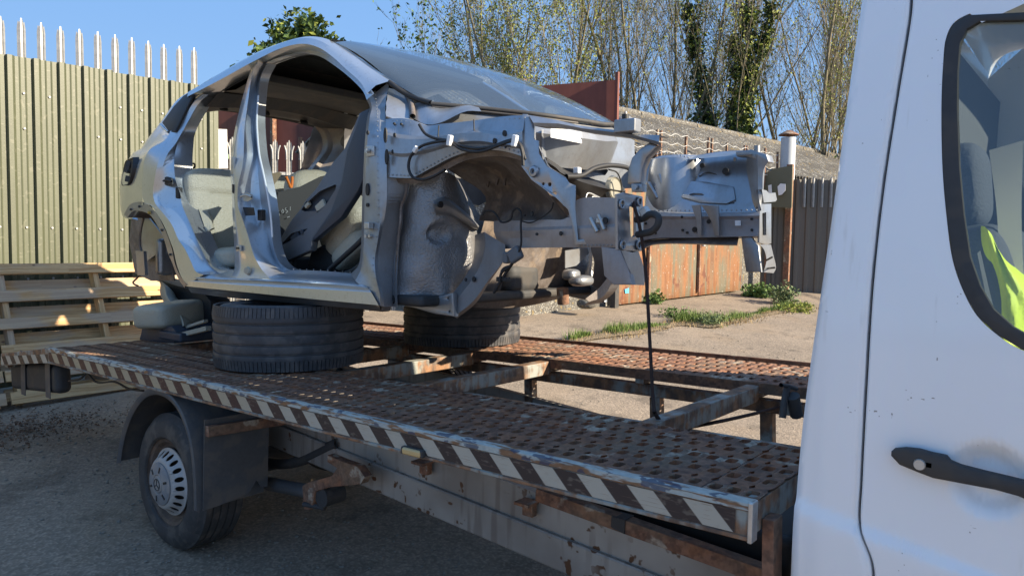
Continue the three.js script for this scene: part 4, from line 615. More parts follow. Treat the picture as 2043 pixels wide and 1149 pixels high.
// upper wing rail
const W = {
  a: [[-2.662,2.145,-.6],[-2.557,2.138,-.6],[-2.485,2.124,-.61],[-2.415,2.097,-.62],[-2.321,2.095,-.62],[-2.202,2.093,-.62],[-2.088,2.093,-.62],[-1.965,2.094,-.62],[-1.846,2.087,-.61]],
  b: [[-2.616,2.079,-.56],[-2.523,2.06,-.57],[-2.373,2.043,-.58],[-2.221,2.05,-.58],[-2.083,2.047,-.585],[-1.952,2.027,-.59],[-1.839,2.028,-.59]],
  c: [[-2.598,2.063,-.545],[-2.5,2.038,-.55],[-2.352,2.026,-.56],[-2.206,2.034,-.565],[-2.069,2.032,-.57],[-1.939,2.012,-.575],[-1.836,2.018,-.58]],
  d: [[-2.595,1.99,-.54],[-2.494,1.971,-.545],[-2.346,1.978,-.555],[-2.201,1.996,-.56],[-2.064,1.997,-.565],[-1.934,1.976,-.57],[-1.832,1.96,-.58]],
  e: [[-2.607,1.979,-.55],[-2.505,1.957,-.555],[-2.356,1.965,-.565],[-2.211,1.985,-.57],[-2.073,1.986,-.575],[-1.942,1.968,-.58],[-1.837,1.95,-.59]],
  f: [[-2.598,1.872,-.54],[-2.504,1.865,-.555],[-2.438,1.864,-.56],[-2.329,1.901,-.57],[-2.2,1.943,-.575],[-2.077,1.961,-.58],[-1.946,1.951,-.585],[-1.839,1.923,-.59]],
};
const wr = one('wing_rail', loft([shift(W.a, 0, -0.01, -0.07), W.a, W.b, W.c, W.d, W.e, W.f, shift(W.f, 0, 0.008, -0.03), shift(W.f, 0, 0.012, -0.09)], 60, { sub: 2, crease: 24 }), M.body, 'grey inner wing rail with pressed ribs');
parts('rail_hole_disc', [hole([[-1.92,2.017,-.59]][0], 0.01, 0.012, 0.02), hole([[-1.966,1.99,-.57]][0], 0.009, 0.011, 0.006), hole([[-2.549,1.982,-.55]][0], 0.007, 0.01, 0.008), hole([[-2.582,2.114,-.59]][0], 0.006, 0.006, 0.012), hole([[-2.535,2.108,-.59]][0], 0.006, 0.006, 0.012), hole([[-1.91,1.962,-.57]][0], 0.004, 0.004, 0.004), hole([[-2.222,1.99,-.57]][0], 0.004, 0.004, 0.01)], M.black, wr);
one('arch_lip_dirt', loft([shift(W.f, 0, 0.006, -0.028), W.f.map(p => [p[0], p[1] - 0.018 - 0.012 * vn(p[0] * 30, 3, 999), p[2] - 0.04])], 50, {}), M.bodyD);
// wiring along the rail
parts('wiring', [tube([[-2.375,2.087,-.54],[-2.353,2.06,-.54],[-2.334,2.043,-.54],[-2.282,2.022,-.54],[-2.196,2.004,-.54],[-2.124,1.978,-.54],[-2.041,1.962,-.54],[-1.963,1.963,-.54],[-1.878,1.98,-.54],[-1.84,1.981,-.54],[-1.81,1.958,-.54],[-1.792,1.915,-.54],[-1.787,1.903,-.54]], 0.0065, 70, 8), tube([[-2.191,2.005,-.535],[-2.277,2.003,-.535],[-2.353,1.993,-.535],[-2.39,1.976,-.535],[-2.425,1.948,-.535],[-2.434,1.903,-.535],[-2.411,1.866,-.535],[-2.357,1.85,-.535],[-2.287,1.858,-.535],[-2.21,1.884,-.535]], 0.0065, 60, 8), tube([[-2.185,2.002,-.535],[-2.133,1.97,-.535],[-2.063,1.951,-.535],[-1.995,1.949,-.535],[-1.93,1.962,-.535],[-1.874,1.974,-.535],[-1.836,1.977,-.535],[-1.813,1.962,-.535],[-1.798,1.928,-.535],[-1.792,1.88,-.535]], 0.006, 60, 8)], M.black, car, 'black wiring looped along the inner wing');
parts('wiring_clip', [[[-2.176,2.002,-.525]][0], [[-1.828,1.975,-.525]][0], [[-2.385,1.98,-.53]][0]].map((p, i) => rbox(p, i === 2 ? [0.03, 0.02, 0.018] : [0.022, 0.045, 0.02], 0.005, [0, 0, i === 2 ? 0.8 : -0.2])), M.white, car);
// strut brace, front support beam, leg, rail
const zb = (px) => -0.6 - (px - 1040) / 135 * 0.14;
part('strut_brace', [plate([[-1.853,2.09,-.6],[-1.832,2.089,-.605],[-1.808,2.054,-.62],[-1.811,1.991,-.625],[-1.796,1.985,-.635],[-1.796,1.937,-.64],[-1.765,1.886,-.655],[-1.702,1.843,-.69],[-1.692,1.822,-.7],[-1.669,1.812,-.712],[-1.669,1.725,-.715],[-1.66,1.601,-.725],[-1.623,1.608,-.74],[-1.62,1.583,-.74],[-1.67,1.58,-.715],[-1.68,1.654,-.71],[-1.696,1.719,-.7],[-1.741,1.769,-.67],[-1.818,1.833,-.62],[-1.854,1.886,-.6]], 0.012, { bevel: 0.003, holes: [circle([[-1.823,1.866,-.622]][0], 0.008, 10), circle([[-1.781,1.818,-.65]][0], 0.006, 10), circle([[-1.757,1.816,-.66]][0], 0.008, 10), circle([[-1.739,1.779,-.67]][0], 0.008, 10), circle([[-1.704,1.742,-.69]][0], 0.007, 10)] }),
  loft([[[-1.808,2.054,-.62],[-1.811,1.991,-.625],[-1.795,1.958,-.637],[-1.765,1.886,-.655],[-1.702,1.843,-.69]], [[-1.835,2.06,-.66],[-1.834,1.997,-.665],[-1.818,1.962,-.677],[-1.787,1.889,-.695],[-1.725,1.845,-.73]]], 24, { lin: true })], M.litBody, car, 'curved pale blue-grey strut brace');
part('brace_boss', [lathe([[0.024, 0], [0.02, 0.008], [0.011, 0.01], [0.0085, 0.002]], new THREE.Matrix4().makeRotationX(Math.PI / 2).setPosition(...[[-1.801,1.865,-.613]][0]), 24)], M.litBody, car);
const bm = [[-1.825,2.084,-.605],[-1.717,2.06,-.64],[-1.636,2.037,-.68],[-1.549,2.021,-.7],[-1.463,2.007,-.72],[-1.425,1.993,-.73],[-1.325,1.984,-.74]];
const bl = [[-1.796,2.039,-.605],[-1.702,2.032,-.64],[-1.613,2.011,-.68],[-1.537,1.998,-.7],[-1.469,1.987,-.72],[-1.425,1.978,-.73],[-1.322,1.946,-.74]];
part('upper_beam', loft([shift(bm, 0, -0.002, -0.075), bm, shift(bl, 0, 0.012, 0.008), bl, shift(bl, 0, 0.0, -0.075)], 40, { lin: true, crease: 20 }), M.litBody, car, 'grey beam running forward under the windscreen');
parts('beam_bracket', [rbox([[-1.448,2.023,-.72]][0], [0.09, 0.05, 0.05], 0.006), cyl([[-1.469,2.042,-.74]][0], [[-1.47,2.07,-.74]][0], 0.012)], M.body, car);
part('beam_bolt', cyl([[-1.457,2.04,-.72]][0], [[-1.458,2.068,-.72]][0], 0.013), M.black, car);
part('front_leg', plate([[-1.375,1.962,-.75],[-1.337,1.946,-.75],[-1.382,1.907,-.75],[-1.399,1.866,-.75],[-1.402,1.813,-.75],[-1.462,1.815,-.75],[-1.459,1.871,-.75],[-1.445,1.911,-.75],[-1.412,1.942,-.75]], 0.045, { bevel: 0.008 }), M.litBody, car);
parts('leg_mount', [plate([[-1.439,1.813,-.74],[-1.392,1.811,-.74],[-1.391,1.782,-.74],[-1.436,1.782,-.74]], 0.04, { bevel: 0.004 }), cyl([[-1.414,1.799,-.735]][0], add([[-1.414,1.799,-.735]][0], [0, 0, 0.012]), 0.011)], M.body, car);
const LR = [[[-2.253,1.683,-.9],[-2.042,1.682,-.84],[-1.891,1.685,-.82],[-1.788,1.688,-.82],[-1.746,1.762,-.83],[-1.549,1.769,-.83]], [[-2.219,1.682,-.86],[-1.986,1.68,-.77],[-1.838,1.682,-.75],[-1.73,1.689,-.745],[-1.688,1.756,-.745],[-1.494,1.763,-.74]], [[-2.21,1.65,-.85],[-1.981,1.65,-.765],[-1.808,1.653,-.745],[-1.682,1.657,-.74],[-1.488,1.664,-.735]], [[-2.209,1.634,-.85],[-1.973,1.637,-.755],[-1.801,1.641,-.735],[-1.674,1.645,-.73],[-1.481,1.652,-.725]], [[-2.194,1.602,-.85],[-1.919,1.608,-.755],[-1.674,1.615,-.73],[-1.48,1.618,-.725]], [[-2.175,1.555,-.85],[-1.979,1.563,-.765],[-1.806,1.568,-.745],[-1.562,1.574,-.74],[-1.485,1.573,-.735]], [[-2.243,1.554,-.93],[-2.056,1.562,-.86],[-1.869,1.567,-.83],[-1.614,1.573,-.82],[-1.537,1.573,-.82]]];
one('front_rail', loft(LR, 40, { crease: 24, sub: 2 }), std({ map: T.grime, color: rgb(1.35, 1.25, 1.22), metalness: 0.3, roughness: 0.5 }), 'pinkish grey front chassis leg');
parts('rail_hole_disc', [hole([[-1.534,1.675,-.72]][0], 0.011, 0.013, 0.004), hole([[-1.864,1.622,-.725]][0], 0.006, 0.006, 0.006), hole([[-1.743,1.625,-.725]][0], 0.007, 0.009, 0.006), hole([[-1.897,1.705,-.745]][0], 0.007, 0.011, 0.02), hole([[-1.938,1.699,-.75]][0], 0.004, 0.004, 0.02)], M.black, car);
parts('spring_clip', [cyl([[-1.6,1.685,-.715]][0], [[-1.566,1.633,-.715]][0], 0.009), cyl([[-1.563,1.698,-.715]][0], [[-1.535,1.641,-.715]][0], 0.008), rbox([[-1.557,1.675,-.72]][0], [0.03, 0.02, 0.02], 0.004)], M.steel, car);
part('rail_end_bracket', plate([[-1.561,1.576,-.735],[-1.545,1.464,-.735],[-1.501,1.431,-.735],[-1.418,1.435,-.735],[-1.437,1.497,-.735],[-1.478,1.569,-.735]], 0.03, { bevel: 0.005 }), std({ map: T.grime, color: rgb(1.35, 1.25, 1.25), metalness: 0.3, roughness: 0.5 }), car);
part('bracket_face', loft([[[-1.43,1.563,-.67],[-1.43,1.507,-.715],[-1.43,1.465,-.754],[-1.43,1.434,-.756]], [[-1.43,1.561,-.794],[-1.43,1.503,-.835],[-1.43,1.462,-.849],[-1.43,1.429,-.847]], [[-1.52,1.559,-.951],[-1.52,1.498,-.995],[-1.52,1.454,-1.009],[-1.52,1.419,-1.007]]], 14, { crease: 20 }), M.litBody, car);
const pl1 = plate([[-1.43,1.767,-.632],[-1.43,1.776,-.68],[-1.43,1.769,-.817],[-1.43,1.669,-.83],[-1.43,1.563,-.832],[-1.43,1.553,-.749],[-1.43,1.566,-.645]], 0.012, { face: [1, 0, 0], bevel: 0.003, holes: [[[-1.43,1.728,-.715],[-1.43,1.731,-.748],[-1.43,1.725,-.77],[-1.43,1.62,-.776],[-1.43,1.61,-.761],[-1.43,1.613,-.732]], circle([[-1.43,1.733,-.665]][0], 0.009, 10, 'x'), circle([[-1.43,1.749,-.791]][0], 0.009, 10, 'x'), circle([[-1.43,1.583,-.679]][0], 0.009, 10, 'x'), circle([[-1.43,1.584,-.796]][0], 0.009, 10, 'x')] });
const fp = part('rail_end_plate', pl1, M.litBody, car, 'slotted front mounting plate');
parts('plate_boss', [[[-1.425,1.732,-.657]][0], [[-1.425,1.748,-.783]][0], [[-1.425,1.583,-.671]][0], [[-1.425,1.584,-.788]][0]].map(p => { const t = new THREE.TorusGeometry(0.015, 0.005, 6, 16); t.rotateY(Math.PI / 2); t.translate(...p); return fin(t); }), M.litBody, fp);
// kick-down of the chassis leg and the front jacking plate
both('kick_rail', loft([[[-2.334,1.618,-.86],[-2.327,1.546,-.85],[-2.32,1.488,-.83],[-2.345,1.416,-.8],[-2.382,1.351,-.77]], [[-2.222,1.631,-.8],[-2.197,1.57,-.78],[-2.211,1.492,-.77],[-2.252,1.412,-.75],[-2.33,1.319,-.73]], [[-2.081,1.576,-.78],[-2.077,1.518,-.77],[-2.162,1.414,-.76],[-2.226,1.325,-.74],[-2.326,1.247,-.72]], [[-2.148,1.576,-.86],[-2.153,1.511,-.86],[-2.235,1.399,-.85],[-2.292,1.307,-.83],[-2.393,1.229,-.81]]], 24, { crease: 24, sub: 2 }), std({ map: T.grime, color: rgb(0.78, 0.74, 0.73), metalness: 0.25, roughness: 0.5 }));
parts('rail_hole_disc', [hole([[-2.232,1.42,-.755]][0], 0.009, 0.012, 0.012), hole([[-2.281,1.416,-.755]][0], 0.006, 0.008, 0.012)], M.black, car);
both('jacking_plate', plate([[-2.659,1.307,-.7],[-2.422,1.333,-.7],[-2.317,1.357,-.7],[-2.306,1.25,-.7],[-2.434,1.254,-.7],[-2.588,1.273,-.7],[-2.665,1.28,-.7]], 0.03, { bevel: 0.004, holes: [circle([[-2.524,1.294,-.7]][0], 0.005, 8), circle([[-2.348,1.33,-.7]][0], 0.005, 8), circle([[-2.338,1.272,-.7]][0], 0.005, 8)] }), M.body);
// toe panel: rear wall of the front wheel house
const Dp = [[[-2.526,1.873,-.62],[-2.559,1.793,-.63],[-2.582,1.743,-.63],[-2.592,1.667,-.63],[-2.593,1.586,-.62],[-2.591,1.471,-.61],[-2.582,1.356,-.6],[-2.564,1.302,-.59]], [[-2.47,1.883,-.663],[-2.47,1.769,-.652],[-2.47,1.656,-.648],[-2.47,1.542,-.643],[-2.47,1.44,-.644],[-2.47,1.332,-.667]], [[-2.4,1.902,-.715],[-2.4,1.771,-.717],[-2.4,1.658,-.725],[-2.4,1.544,-.733],[-2.4,1.441,-.741],[-2.4,1.342,-.736]], [[-2.4,1.889,-.783],[-2.4,1.777,-.829],[-2.4,1.662,-.872],[-2.4,1.568,-.901],[-2.4,1.45,-.876],[-2.4,1.349,-.792]], [[-2.46,1.876,-.88],[-2.46,1.763,-.988],[-2.46,1.668,-1.063],[-2.46,1.568,-1.054],[-2.46,1.469,-1.03],[-2.46,1.397,-.977]]];
both('toe_panel', loft(Dp, 40, { sub: 8, curved: true, crease: 60, f: (p) => { const d = Math.hypot(p.y - 1.62, (p.z + 0.71)); p.x -= 0.03 * sst(0.055, 0.03, d); const e = Math.hypot((p.y - 1.5) / 1.5, p.z + 0.86); p.x += 0.035 * sst(0.12, 0.02, e); } }), M.toe, 'grey toe panel behind the front wheel');
one('brace_press', loft([[[-2.42,1.769,-.679],[-2.42,1.794,-.746],[-2.42,1.755,-.84],[-2.42,1.684,-.956],[-2.42,1.663,-.985]], [[-2.36,1.747,-.62],[-2.36,1.769,-.695],[-2.36,1.728,-.787],[-2.36,1.672,-.88],[-2.36,1.656,-.915]], [[-2.37,1.722,-.637],[-2.37,1.72,-.706],[-2.37,1.688,-.805],[-2.37,1.655,-.891],[-2.37,1.649,-.923]], [[-2.43,1.703,-.703],[-2.43,1.692,-.784],[-2.43,1.672,-.886],[-2.43,1.648,-.957],[-2.43,1.644,-.986]]], 24, { sub: 3, curved: true }), M.body);
part('brace_hole', [plate(circle([[-2.35,1.749,-.654]][0], 0.015, 14, 'x'), 0.008, { face: [1, 0, 0] })], M.black, car);
// dark inner wheel house
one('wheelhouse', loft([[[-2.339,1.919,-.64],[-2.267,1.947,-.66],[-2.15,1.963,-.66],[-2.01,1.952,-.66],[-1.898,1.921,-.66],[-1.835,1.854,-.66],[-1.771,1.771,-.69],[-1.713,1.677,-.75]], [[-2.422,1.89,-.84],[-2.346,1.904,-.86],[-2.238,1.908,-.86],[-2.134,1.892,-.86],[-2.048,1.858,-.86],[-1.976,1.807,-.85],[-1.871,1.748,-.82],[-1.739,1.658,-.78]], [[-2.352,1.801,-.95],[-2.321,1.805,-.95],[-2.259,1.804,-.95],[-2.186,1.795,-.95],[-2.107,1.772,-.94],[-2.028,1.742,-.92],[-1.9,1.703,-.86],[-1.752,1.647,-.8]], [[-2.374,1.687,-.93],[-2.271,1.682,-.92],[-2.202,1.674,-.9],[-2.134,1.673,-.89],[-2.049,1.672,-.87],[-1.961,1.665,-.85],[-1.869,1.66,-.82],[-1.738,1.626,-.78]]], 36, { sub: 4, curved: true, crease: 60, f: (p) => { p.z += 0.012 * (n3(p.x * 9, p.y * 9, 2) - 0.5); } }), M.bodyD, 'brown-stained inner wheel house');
parts('wheelhouse_rib', [tube([[-2.297,1.843,-.9],[-2.288,1.866,-.9]], 0.008, 4, 6), tube([[-2.233,1.849,-.89],[-2.224,1.876,-.89]], 0.008, 4, 6), tube([[-2.176,1.842,-.88],[-2.174,1.873,-.88]], 0.008, 4, 6)], M.bodyD, car);
part('inner_panel', plate([[-2.5,1.926,-.886],[-2.5,1.858,-1.123],[-2.5,1.796,-1.143],[-2.5,1.767,-1.068],[-2.5,1.782,-.977],[-2.5,1.833,-.923]], 0.006, { face: [1, 0, 0] }), M.litBody, car, 'pale panel seen through the wheel house opening');  // drawn pale for the sun falling on it
// brake pipes and the bundle of lines at the leg
parts('brake_pipe', [tube([[-2.161,1.703,-.72],[-2.153,1.716,-.72],[-2.101,1.717,-.72],[-2.078,1.696,-.72],[-2.055,1.672,-.72],[-2.005,1.682,-.72],[-1.99,1.72,-.72],[-1.968,1.728,-.72],[-1.949,1.711,-.72],[-1.948,1.657,-.72],[-1.946,1.574,-.72],[-1.97,1.531,-.72],[-2.002,1.52,-.72]], 0.0045, 60, 6), tube([[-1.967,1.678,-.74],[-1.908,1.67,-.74],[-1.806,1.722,-.74],[-1.797,1.75,-.74]], 0.003, 20, 5)], M.black, car);
parts('line_bundle', [tube([[-1.973,1.552,-.74],[-1.999,1.509,-.74],[-2.034,1.465,-.74],[-2.067,1.421,-.74],[-2.095,1.376,-.74]], 0.007, 20, 6), tube([[-1.983,1.541,-.73],[-2.004,1.492,-.73],[-2.059,1.454,-.73],[-2.07,1.41,-.73],[-2.1,1.366,-.73]], 0.006, 20, 6), tube([[-2.021,1.487,-.75],[-2.06,1.475,-.75],[-2.076,1.459,-.75]], 0.006, 10, 6), rbox([[-2.064,1.427,-.75]][0], [0.06, 0.02, 0.03], 0.004)], M.black, car);
parts('line_clip', [rbox([[-1.983,1.535,-.73]][0], [0.07, 0.06, 0.03], 0.012, [0, 0, 0.5]), rbox([[-2.038,1.521,-.74]][0], [0.03, 0.05, 0.03], 0.008)], M.trim2, car);
// windscreen
const wsTop = [[-3.271,2.627,-.74],[-3.245,2.644,-.86],[-3.225,2.66,-1.05],[-3.232,2.683,-1.4],[-3.276,2.698,-1.7],[-3.303,2.694,-1.94]];
const wsBot = [...[[-2.82,2.366,-.76],[-2.57,2.244,-.8],[-2.436,2.231,-.9],[-2.304,2.216,-1],[-2.157,2.198,-1.12],[-2.081,2.193,-1.3],[-2.067,2.199,-1.5],[-2.139,2.218,-1.75]], [-2.45, 2.06, -1.9]];
const bulge = (p, a, b) => { const k = 0.05 * 4 * a * (1 - a) * (0.4 + 0.6 * Math.sin(Math.PI * b)); p.y += k; p.x += 0.5 * k; };
part('windscreen', loft([wsTop, wsBot], 40, { sub: 14, f: bulge, crease: 60 }), M.screen, car, 'dusty windscreen mirroring the blue sky');
part('screen_seal', tube(shift([[-2.808,2.36,-.75],[-2.754,2.322,-.76],[-2.704,2.291,-.78],[-2.635,2.263,-.79],[-2.57,2.242,-.8]], 0, -0.004, 0.004), 0.013, 30, 7), M.black, car);
part('screen_trim', tube(shift(wsBot.slice(1), 0.004, -0.01, 0.004), 0.011, 50, 7), M.dark, car);
part('scuttle_panel', loft([shift(wsBot.slice(1), -0.01, -0.02, 0), wsBot.slice(1).map((p, i) => [p[0] + 0.03, p[1] - 0.1, p[2] + 0.02]), wsBot.slice(1).map((p, i) => [p[0] - 0.04, p[1] - 0.24, p[2]])], 40, {}), M.body, car);
part('scuttle_lip', loft([[[-2.607,2.159,-.72],[-2.498,2.119,-.7],[-2.381,2.115,-.68],[-2.305,2.168,-.76],[-2.25,2.168,-.8]], [[-2.694,2.25,-.8],[-2.604,2.243,-.8],[-2.522,2.212,-.82],[-2.453,2.235,-.9],[-2.356,2.211,-.9]]], 20, { sub: 2 }), M.litBody, car);
// roof: glass panel, header and rear header
const tp = (x, y, k = 0) => [[x, y, -0.74], [x, y + 0.022, -0.95], [x, y + 0.032, CZ], [x, y + 0.022, -1.73], [x, y, -1.94]];
const rf = r1.slice(0, 6).reverse();                          // rises from the header to the rear
part('roof_glass', loft([tp(-3.29, 2.632), tp(-3.45, 2.668), tp(-3.6, 2.68), tp(-3.85, 2.672), tp(-4.14, 2.636)], 20, { sub: 3, curved: true }), M.roofglass, car, 'dark panoramic glass roof');
parts('roof_frame', [loft([tp(-3.3, 2.622), tp(-3.25, 2.63)], 12), loft([tp(-4.12, 2.638), tp(-4.36, 2.603), tp(-4.6, 2.56), tp(-4.8, 2.51), tp(-4.96, 2.45)], 12, { sub: 2, curved: true }), bar([-4.1, 2.56, -0.8], [-4.1, 2.56, -1.88], 0.05, 0.1, 0.01), bar([-3.28, 2.61, -0.78], [-3.28, 2.61, -1.9], 0.04, 0.08, 0.01)], M.dark, car);
part('roof_blind', loft([[[-4.14, 2.53, -0.8], [-4.14, 2.545, CZ], [-4.14, 2.53, -1.88]], [[-4.3, 2.5, -0.8], [-4.3, 2.52, CZ], [-4.3, 2.5, -1.88]], [[-4.46, 2.51, -0.8], [-4.46, 2.53, CZ], [-4.46, 2.51, -1.88]]], 12, { sub: 3 }), M.hdr, car);
both('roof_side_frame', loft([r4.slice(0, 7).map(p => [p[0], p[1] + 0.0, -0.79]), r4.slice(0, 7).map(p => [p[0], p[1] + 0.03, -0.86]), r4.slice(0, 7).map(p => [p[0], p[1] + 0.05, -0.8])], 30), M.dark);
// rear hatch opening: header, far and near pillars, sill of the boot
{
  const top = [[-4.93, 2.22, -0.74], [-4.86, 2.3, -0.9], [-4.83, 2.33, -1.1], [-4.83, 2.335, CZ], [-4.83, 2.33, -1.58], [-4.86, 2.3, -1.76], [-4.93, 2.22, -1.9]];
  const low = [[-4.84,2.358,-.766],[-4.84,2.421,-.881],[-4.84,2.456,-1.007],[-4.84,2.471,-1.282],[-4.84,2.473,-1.479],[-4.84,2.47,-1.616],[-4.84,2.459,-1.786]].map((p, i) => p);
  part('rear_header', loft([[[-4.46, 2.5, -0.78], [-4.46, 2.53, CZ], [-4.46, 2.5, -1.9]], [[-4.58, 2.42, -0.76], [-4.56, 2.47, CZ], [-4.58, 2.42, -1.92]], [[-4.7, 2.44, -0.76], [-4.68, 2.5, CZ], [-4.7, 2.44, -1.92]], [[-4.84,2.336,-.745],[-4.84,2.421,-.881],[-4.84,2.456,-1.007],[-4.84,2.471,-1.282],[-4.84,2.473,-1.479],[-4.84,2.47,-1.616],[-4.84,2.442,-1.832]], shift([[-4.84,2.336,-.745],[-4.84,2.421,-.881],[-4.84,2.456,-1.007],[-4.84,2.471,-1.282],[-4.84,2.473,-1.479],[-4.84,2.47,-1.616],[-4.84,2.442,-1.832]], -0.1, 0.03, 0)], 24, { sub: 3, crease: 40 }), M.hdr, car, 'dark pressed header above the tailgate opening');
  parts('header_slot', [rbox([-4.76, 2.475, -1.22], [0.02, 0.035, 0.22], 0.008, [0, 0, 0.5]), rbox([-4.76, 2.46, -0.98], [0.02, 0.03, 0.06], 0.008, [0, 0, 0.5]), rbox([-4.76, 2.455, -1.62], [0.02, 0.03, 0.06], 0.008, [0, 0, 0.5])], M.black, car);
  const inner = [[-4.9,2.478,-1.692],[-4.9,2.473,-1.829],[-4.9,2.432,-1.899],[-4.9,2.366,-1.933],[-4.9,2.299,-1.928],[-4.9,2.223,-1.876],[-4.9,2.127,-1.792],[-4.9,2.069,-1.746]];
  const outer = [[-4.72,2.485,-1.568],[-4.72,2.513,-1.767],[-4.72,2.477,-1.892],[-4.72,2.404,-1.978],[-4.72,2.322,-1.997],[-4.72,2.233,-1.959],[-4.72,2.136,-1.874],[-4.72,2.067,-1.813]];
  const dp = loft([shift(inner, -0.06, 0, 0), inner, inner.map((p, i) => [p[0] + 0.03, lerp(p[1], outer[i][1], 0.5), lerp(p[2], outer[i][2], 0.5)]), outer], 30, { sub: 2 });
  part('tailgate_pillar', dp, std({ map: T.grime, color: rgb(1.3, 1.15, 1.0), metalness: 0.3, roughness: 0.5 }), car);
  parts('boot_sill', [bar([-5.02, 1.66, -0.75], [-5.02, 1.66, -1.93], 0.22, 0.12, 0.03), bar([-5.05, 1.45, -0.65], [-5.05, 1.45, -2.03], 0.25, 0.08, 0.03)], M.body, car);
  const iq = [[-5.012,2.605,-2.03],[-4.726,2.616,-2.03],[-4.515,2.633,-2.03],[-4.512,2.158,-2.03],[-4.723,2.111,-2.03],[-5.011,2.096,-2.03],[-4.786,2.212,-2.03],[-4.725,2.345,-2.03],[-4.787,2.467,-2.03]];
  part('inner_quarter', plate([[-4.8, 2.45, -1.97], [-4.2, 2.56, -1.96], [-3.75, 2.58, -1.96], [-3.75, 1.6, -2.05], [-4.2, 1.75, -2.06], [-4.85, 1.65, -2.04]], 0.01, { holes: [[[-4.645,2.32,-2.03],[-4.627,2.376,-2.03],[-4.591,2.423,-2.03],[-4.525,2.445,-2.03],[-4.472,2.44,-2.03],[-4.471,2.224,-2.03],[-4.572,2.246,-2.03],[-4.632,2.28,-2.03]]] }), M.bodyD, car);
  parts('inner_quarter_hole', [plate([[-4.875,2.535,-1.99],[-4.811,2.537,-1.99],[-4.78,2.519,-1.99],[-4.805,2.494,-1.99],[-4.849,2.494,-1.99]], 0.004), plate([[-4.958,2.5,-1.99],[-4.926,2.501,-1.99],[-4.887,2.474,-1.99],[-4.9,2.459,-1.99],[-4.939,2.474,-1.99]], 0.004)], M.black, car);
}
// floor, tunnel, bulkheads
parts('floor_pan', [rbox([-3.5, 1.315, CZ], [2.2, 0.05, 1.5], 0.02), rbox([-4.75, 1.42, CZ], [0.75, 0.05, 1.1], 0.02), rbox([-3.2, 1.4, CZ], [1.6, 0.16, 0.26], 0.05)], M.dark, car);
both('under_rail', bar([-4.3, 1.275, -0.56], [-2.6, 1.28, -0.56], 0.04, 0.06, 0.01), M.bodyD);
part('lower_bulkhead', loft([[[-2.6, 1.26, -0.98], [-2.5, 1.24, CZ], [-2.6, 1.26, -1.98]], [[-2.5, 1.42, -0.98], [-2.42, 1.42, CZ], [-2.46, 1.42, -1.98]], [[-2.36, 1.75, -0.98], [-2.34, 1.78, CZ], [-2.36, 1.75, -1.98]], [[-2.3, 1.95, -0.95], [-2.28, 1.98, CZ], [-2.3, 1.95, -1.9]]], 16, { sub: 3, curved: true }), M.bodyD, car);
part('floor_tunnel', loft([[[-2.62, 1.25, -1.1], [-2.5, 1.35, -1.12]], [[-2.7, 1.4, -1.34], [-2.45, 1.5, -1.34]], [[-2.62, 1.25, -1.58], [-2.5, 1.35, -1.56]]], 8, { sub: 5, curved: true }), M.dark, car);
part('bulkhead', plate([[-2.22,2.154,-1.148],[-2.22,2.167,-1.327],[-2.22,2.173,-1.572],[-2.22,2.201,-1.974],[-2.22,2.186,-2.092],[-2.22,1.915,-2.117],[-2.22,1.886,-1.804],[-2.22,1.892,-1.654],[-2.22,1.932,-1.422],[-2.22,1.971,-1.292],[-2.22,2.006,-1.192]], 0.006, { face: [1, 0, 0], holes: [[[-2.22,2.095,-1.368],[-2.22,2.108,-1.505],[-2.22,2.107,-1.631],[-2.22,2.047,-1.638],[-2.22,2.047,-1.507],[-2.22,2.05,-1.365]]] }), M.litBody, car, 'pale grey bulkhead with a rectangular opening');
part('bulkhead_box', loft([[[-2.12,2.113,-1.077],[-2.12,2.016,-1.08],[-2.12,1.975,-1.089]], [[-2.2,2.135,-1.28],[-2.2,2.042,-1.279],[-2.2,1.969,-1.277]], [[-2.14,2.096,-1.253],[-2.14,2.034,-1.238],[-2.14,1.955,-1.216]]], 8, { lin: true }), M.body, car);
part('label_plate', plate([[-2.05,2.115,-1.053],[-2.05,2.121,-1.304],[-2.05,2.069,-1.306],[-2.05,2.068,-1.055]], 0.003, { face: [1, 0, 0] }), M.white, car, 'white label plate on the bulkhead');
part('insulation', loft([[[-2.15,1.998,-1.156],[-2.15,1.961,-1.28],[-2.15,1.931,-1.455],[-2.15,1.915,-1.643],[-2.15,1.904,-1.872]], [[-2.05,1.957,-1.031],[-2.05,1.914,-1.15],[-2.05,1.887,-1.309],[-2.05,1.87,-1.489],[-2.05,1.863,-1.707]], [[-2.12,1.92,-1.178],[-2.12,1.863,-1.283],[-2.12,1.815,-1.415],[-2.12,1.812,-1.6],[-2.12,1.819,-1.826]]], 30, { sub: 6, f: p => { p.x += 0.03 * (n3(p.z * 14, p.y * 14, 1) - 0.5); } }), M.black, car);
part('bulkhead_pad', loft([[[-2.18,1.91,-1.323],[-2.18,1.89,-1.5],[-2.18,1.885,-1.691],[-2.18,1.888,-1.95]], [[-2.14,1.845,-1.291],[-2.14,1.829,-1.444],[-2.14,1.827,-1.631],[-2.14,1.833,-1.885]], [[-2.18,1.794,-1.327],[-2.18,1.788,-1.504],[-2.18,1.797,-1.695],[-2.18,1.81,-1.954]]], 24, { sub: 5, f: p => { p.x += 0.04 * (n3(p.z * 18, p.y * 18, 4) - 0.5); } }), M.bodyD, car);
part('brake_servo', lathe([[0.0, 0.02], [0.05, 0.02], [0.056, 0.012], [0.062, 0.02], [0.07, 0.0]], new THREE.Matrix4().makeRotationZ(-Math.PI / 2).setPosition(...[[-2.08,1.873,-1.641]][0]), 28), std({ color: rgb(0.3, 0.29, 0.24), roughness: 0.5, metalness: 0.4 }), car);
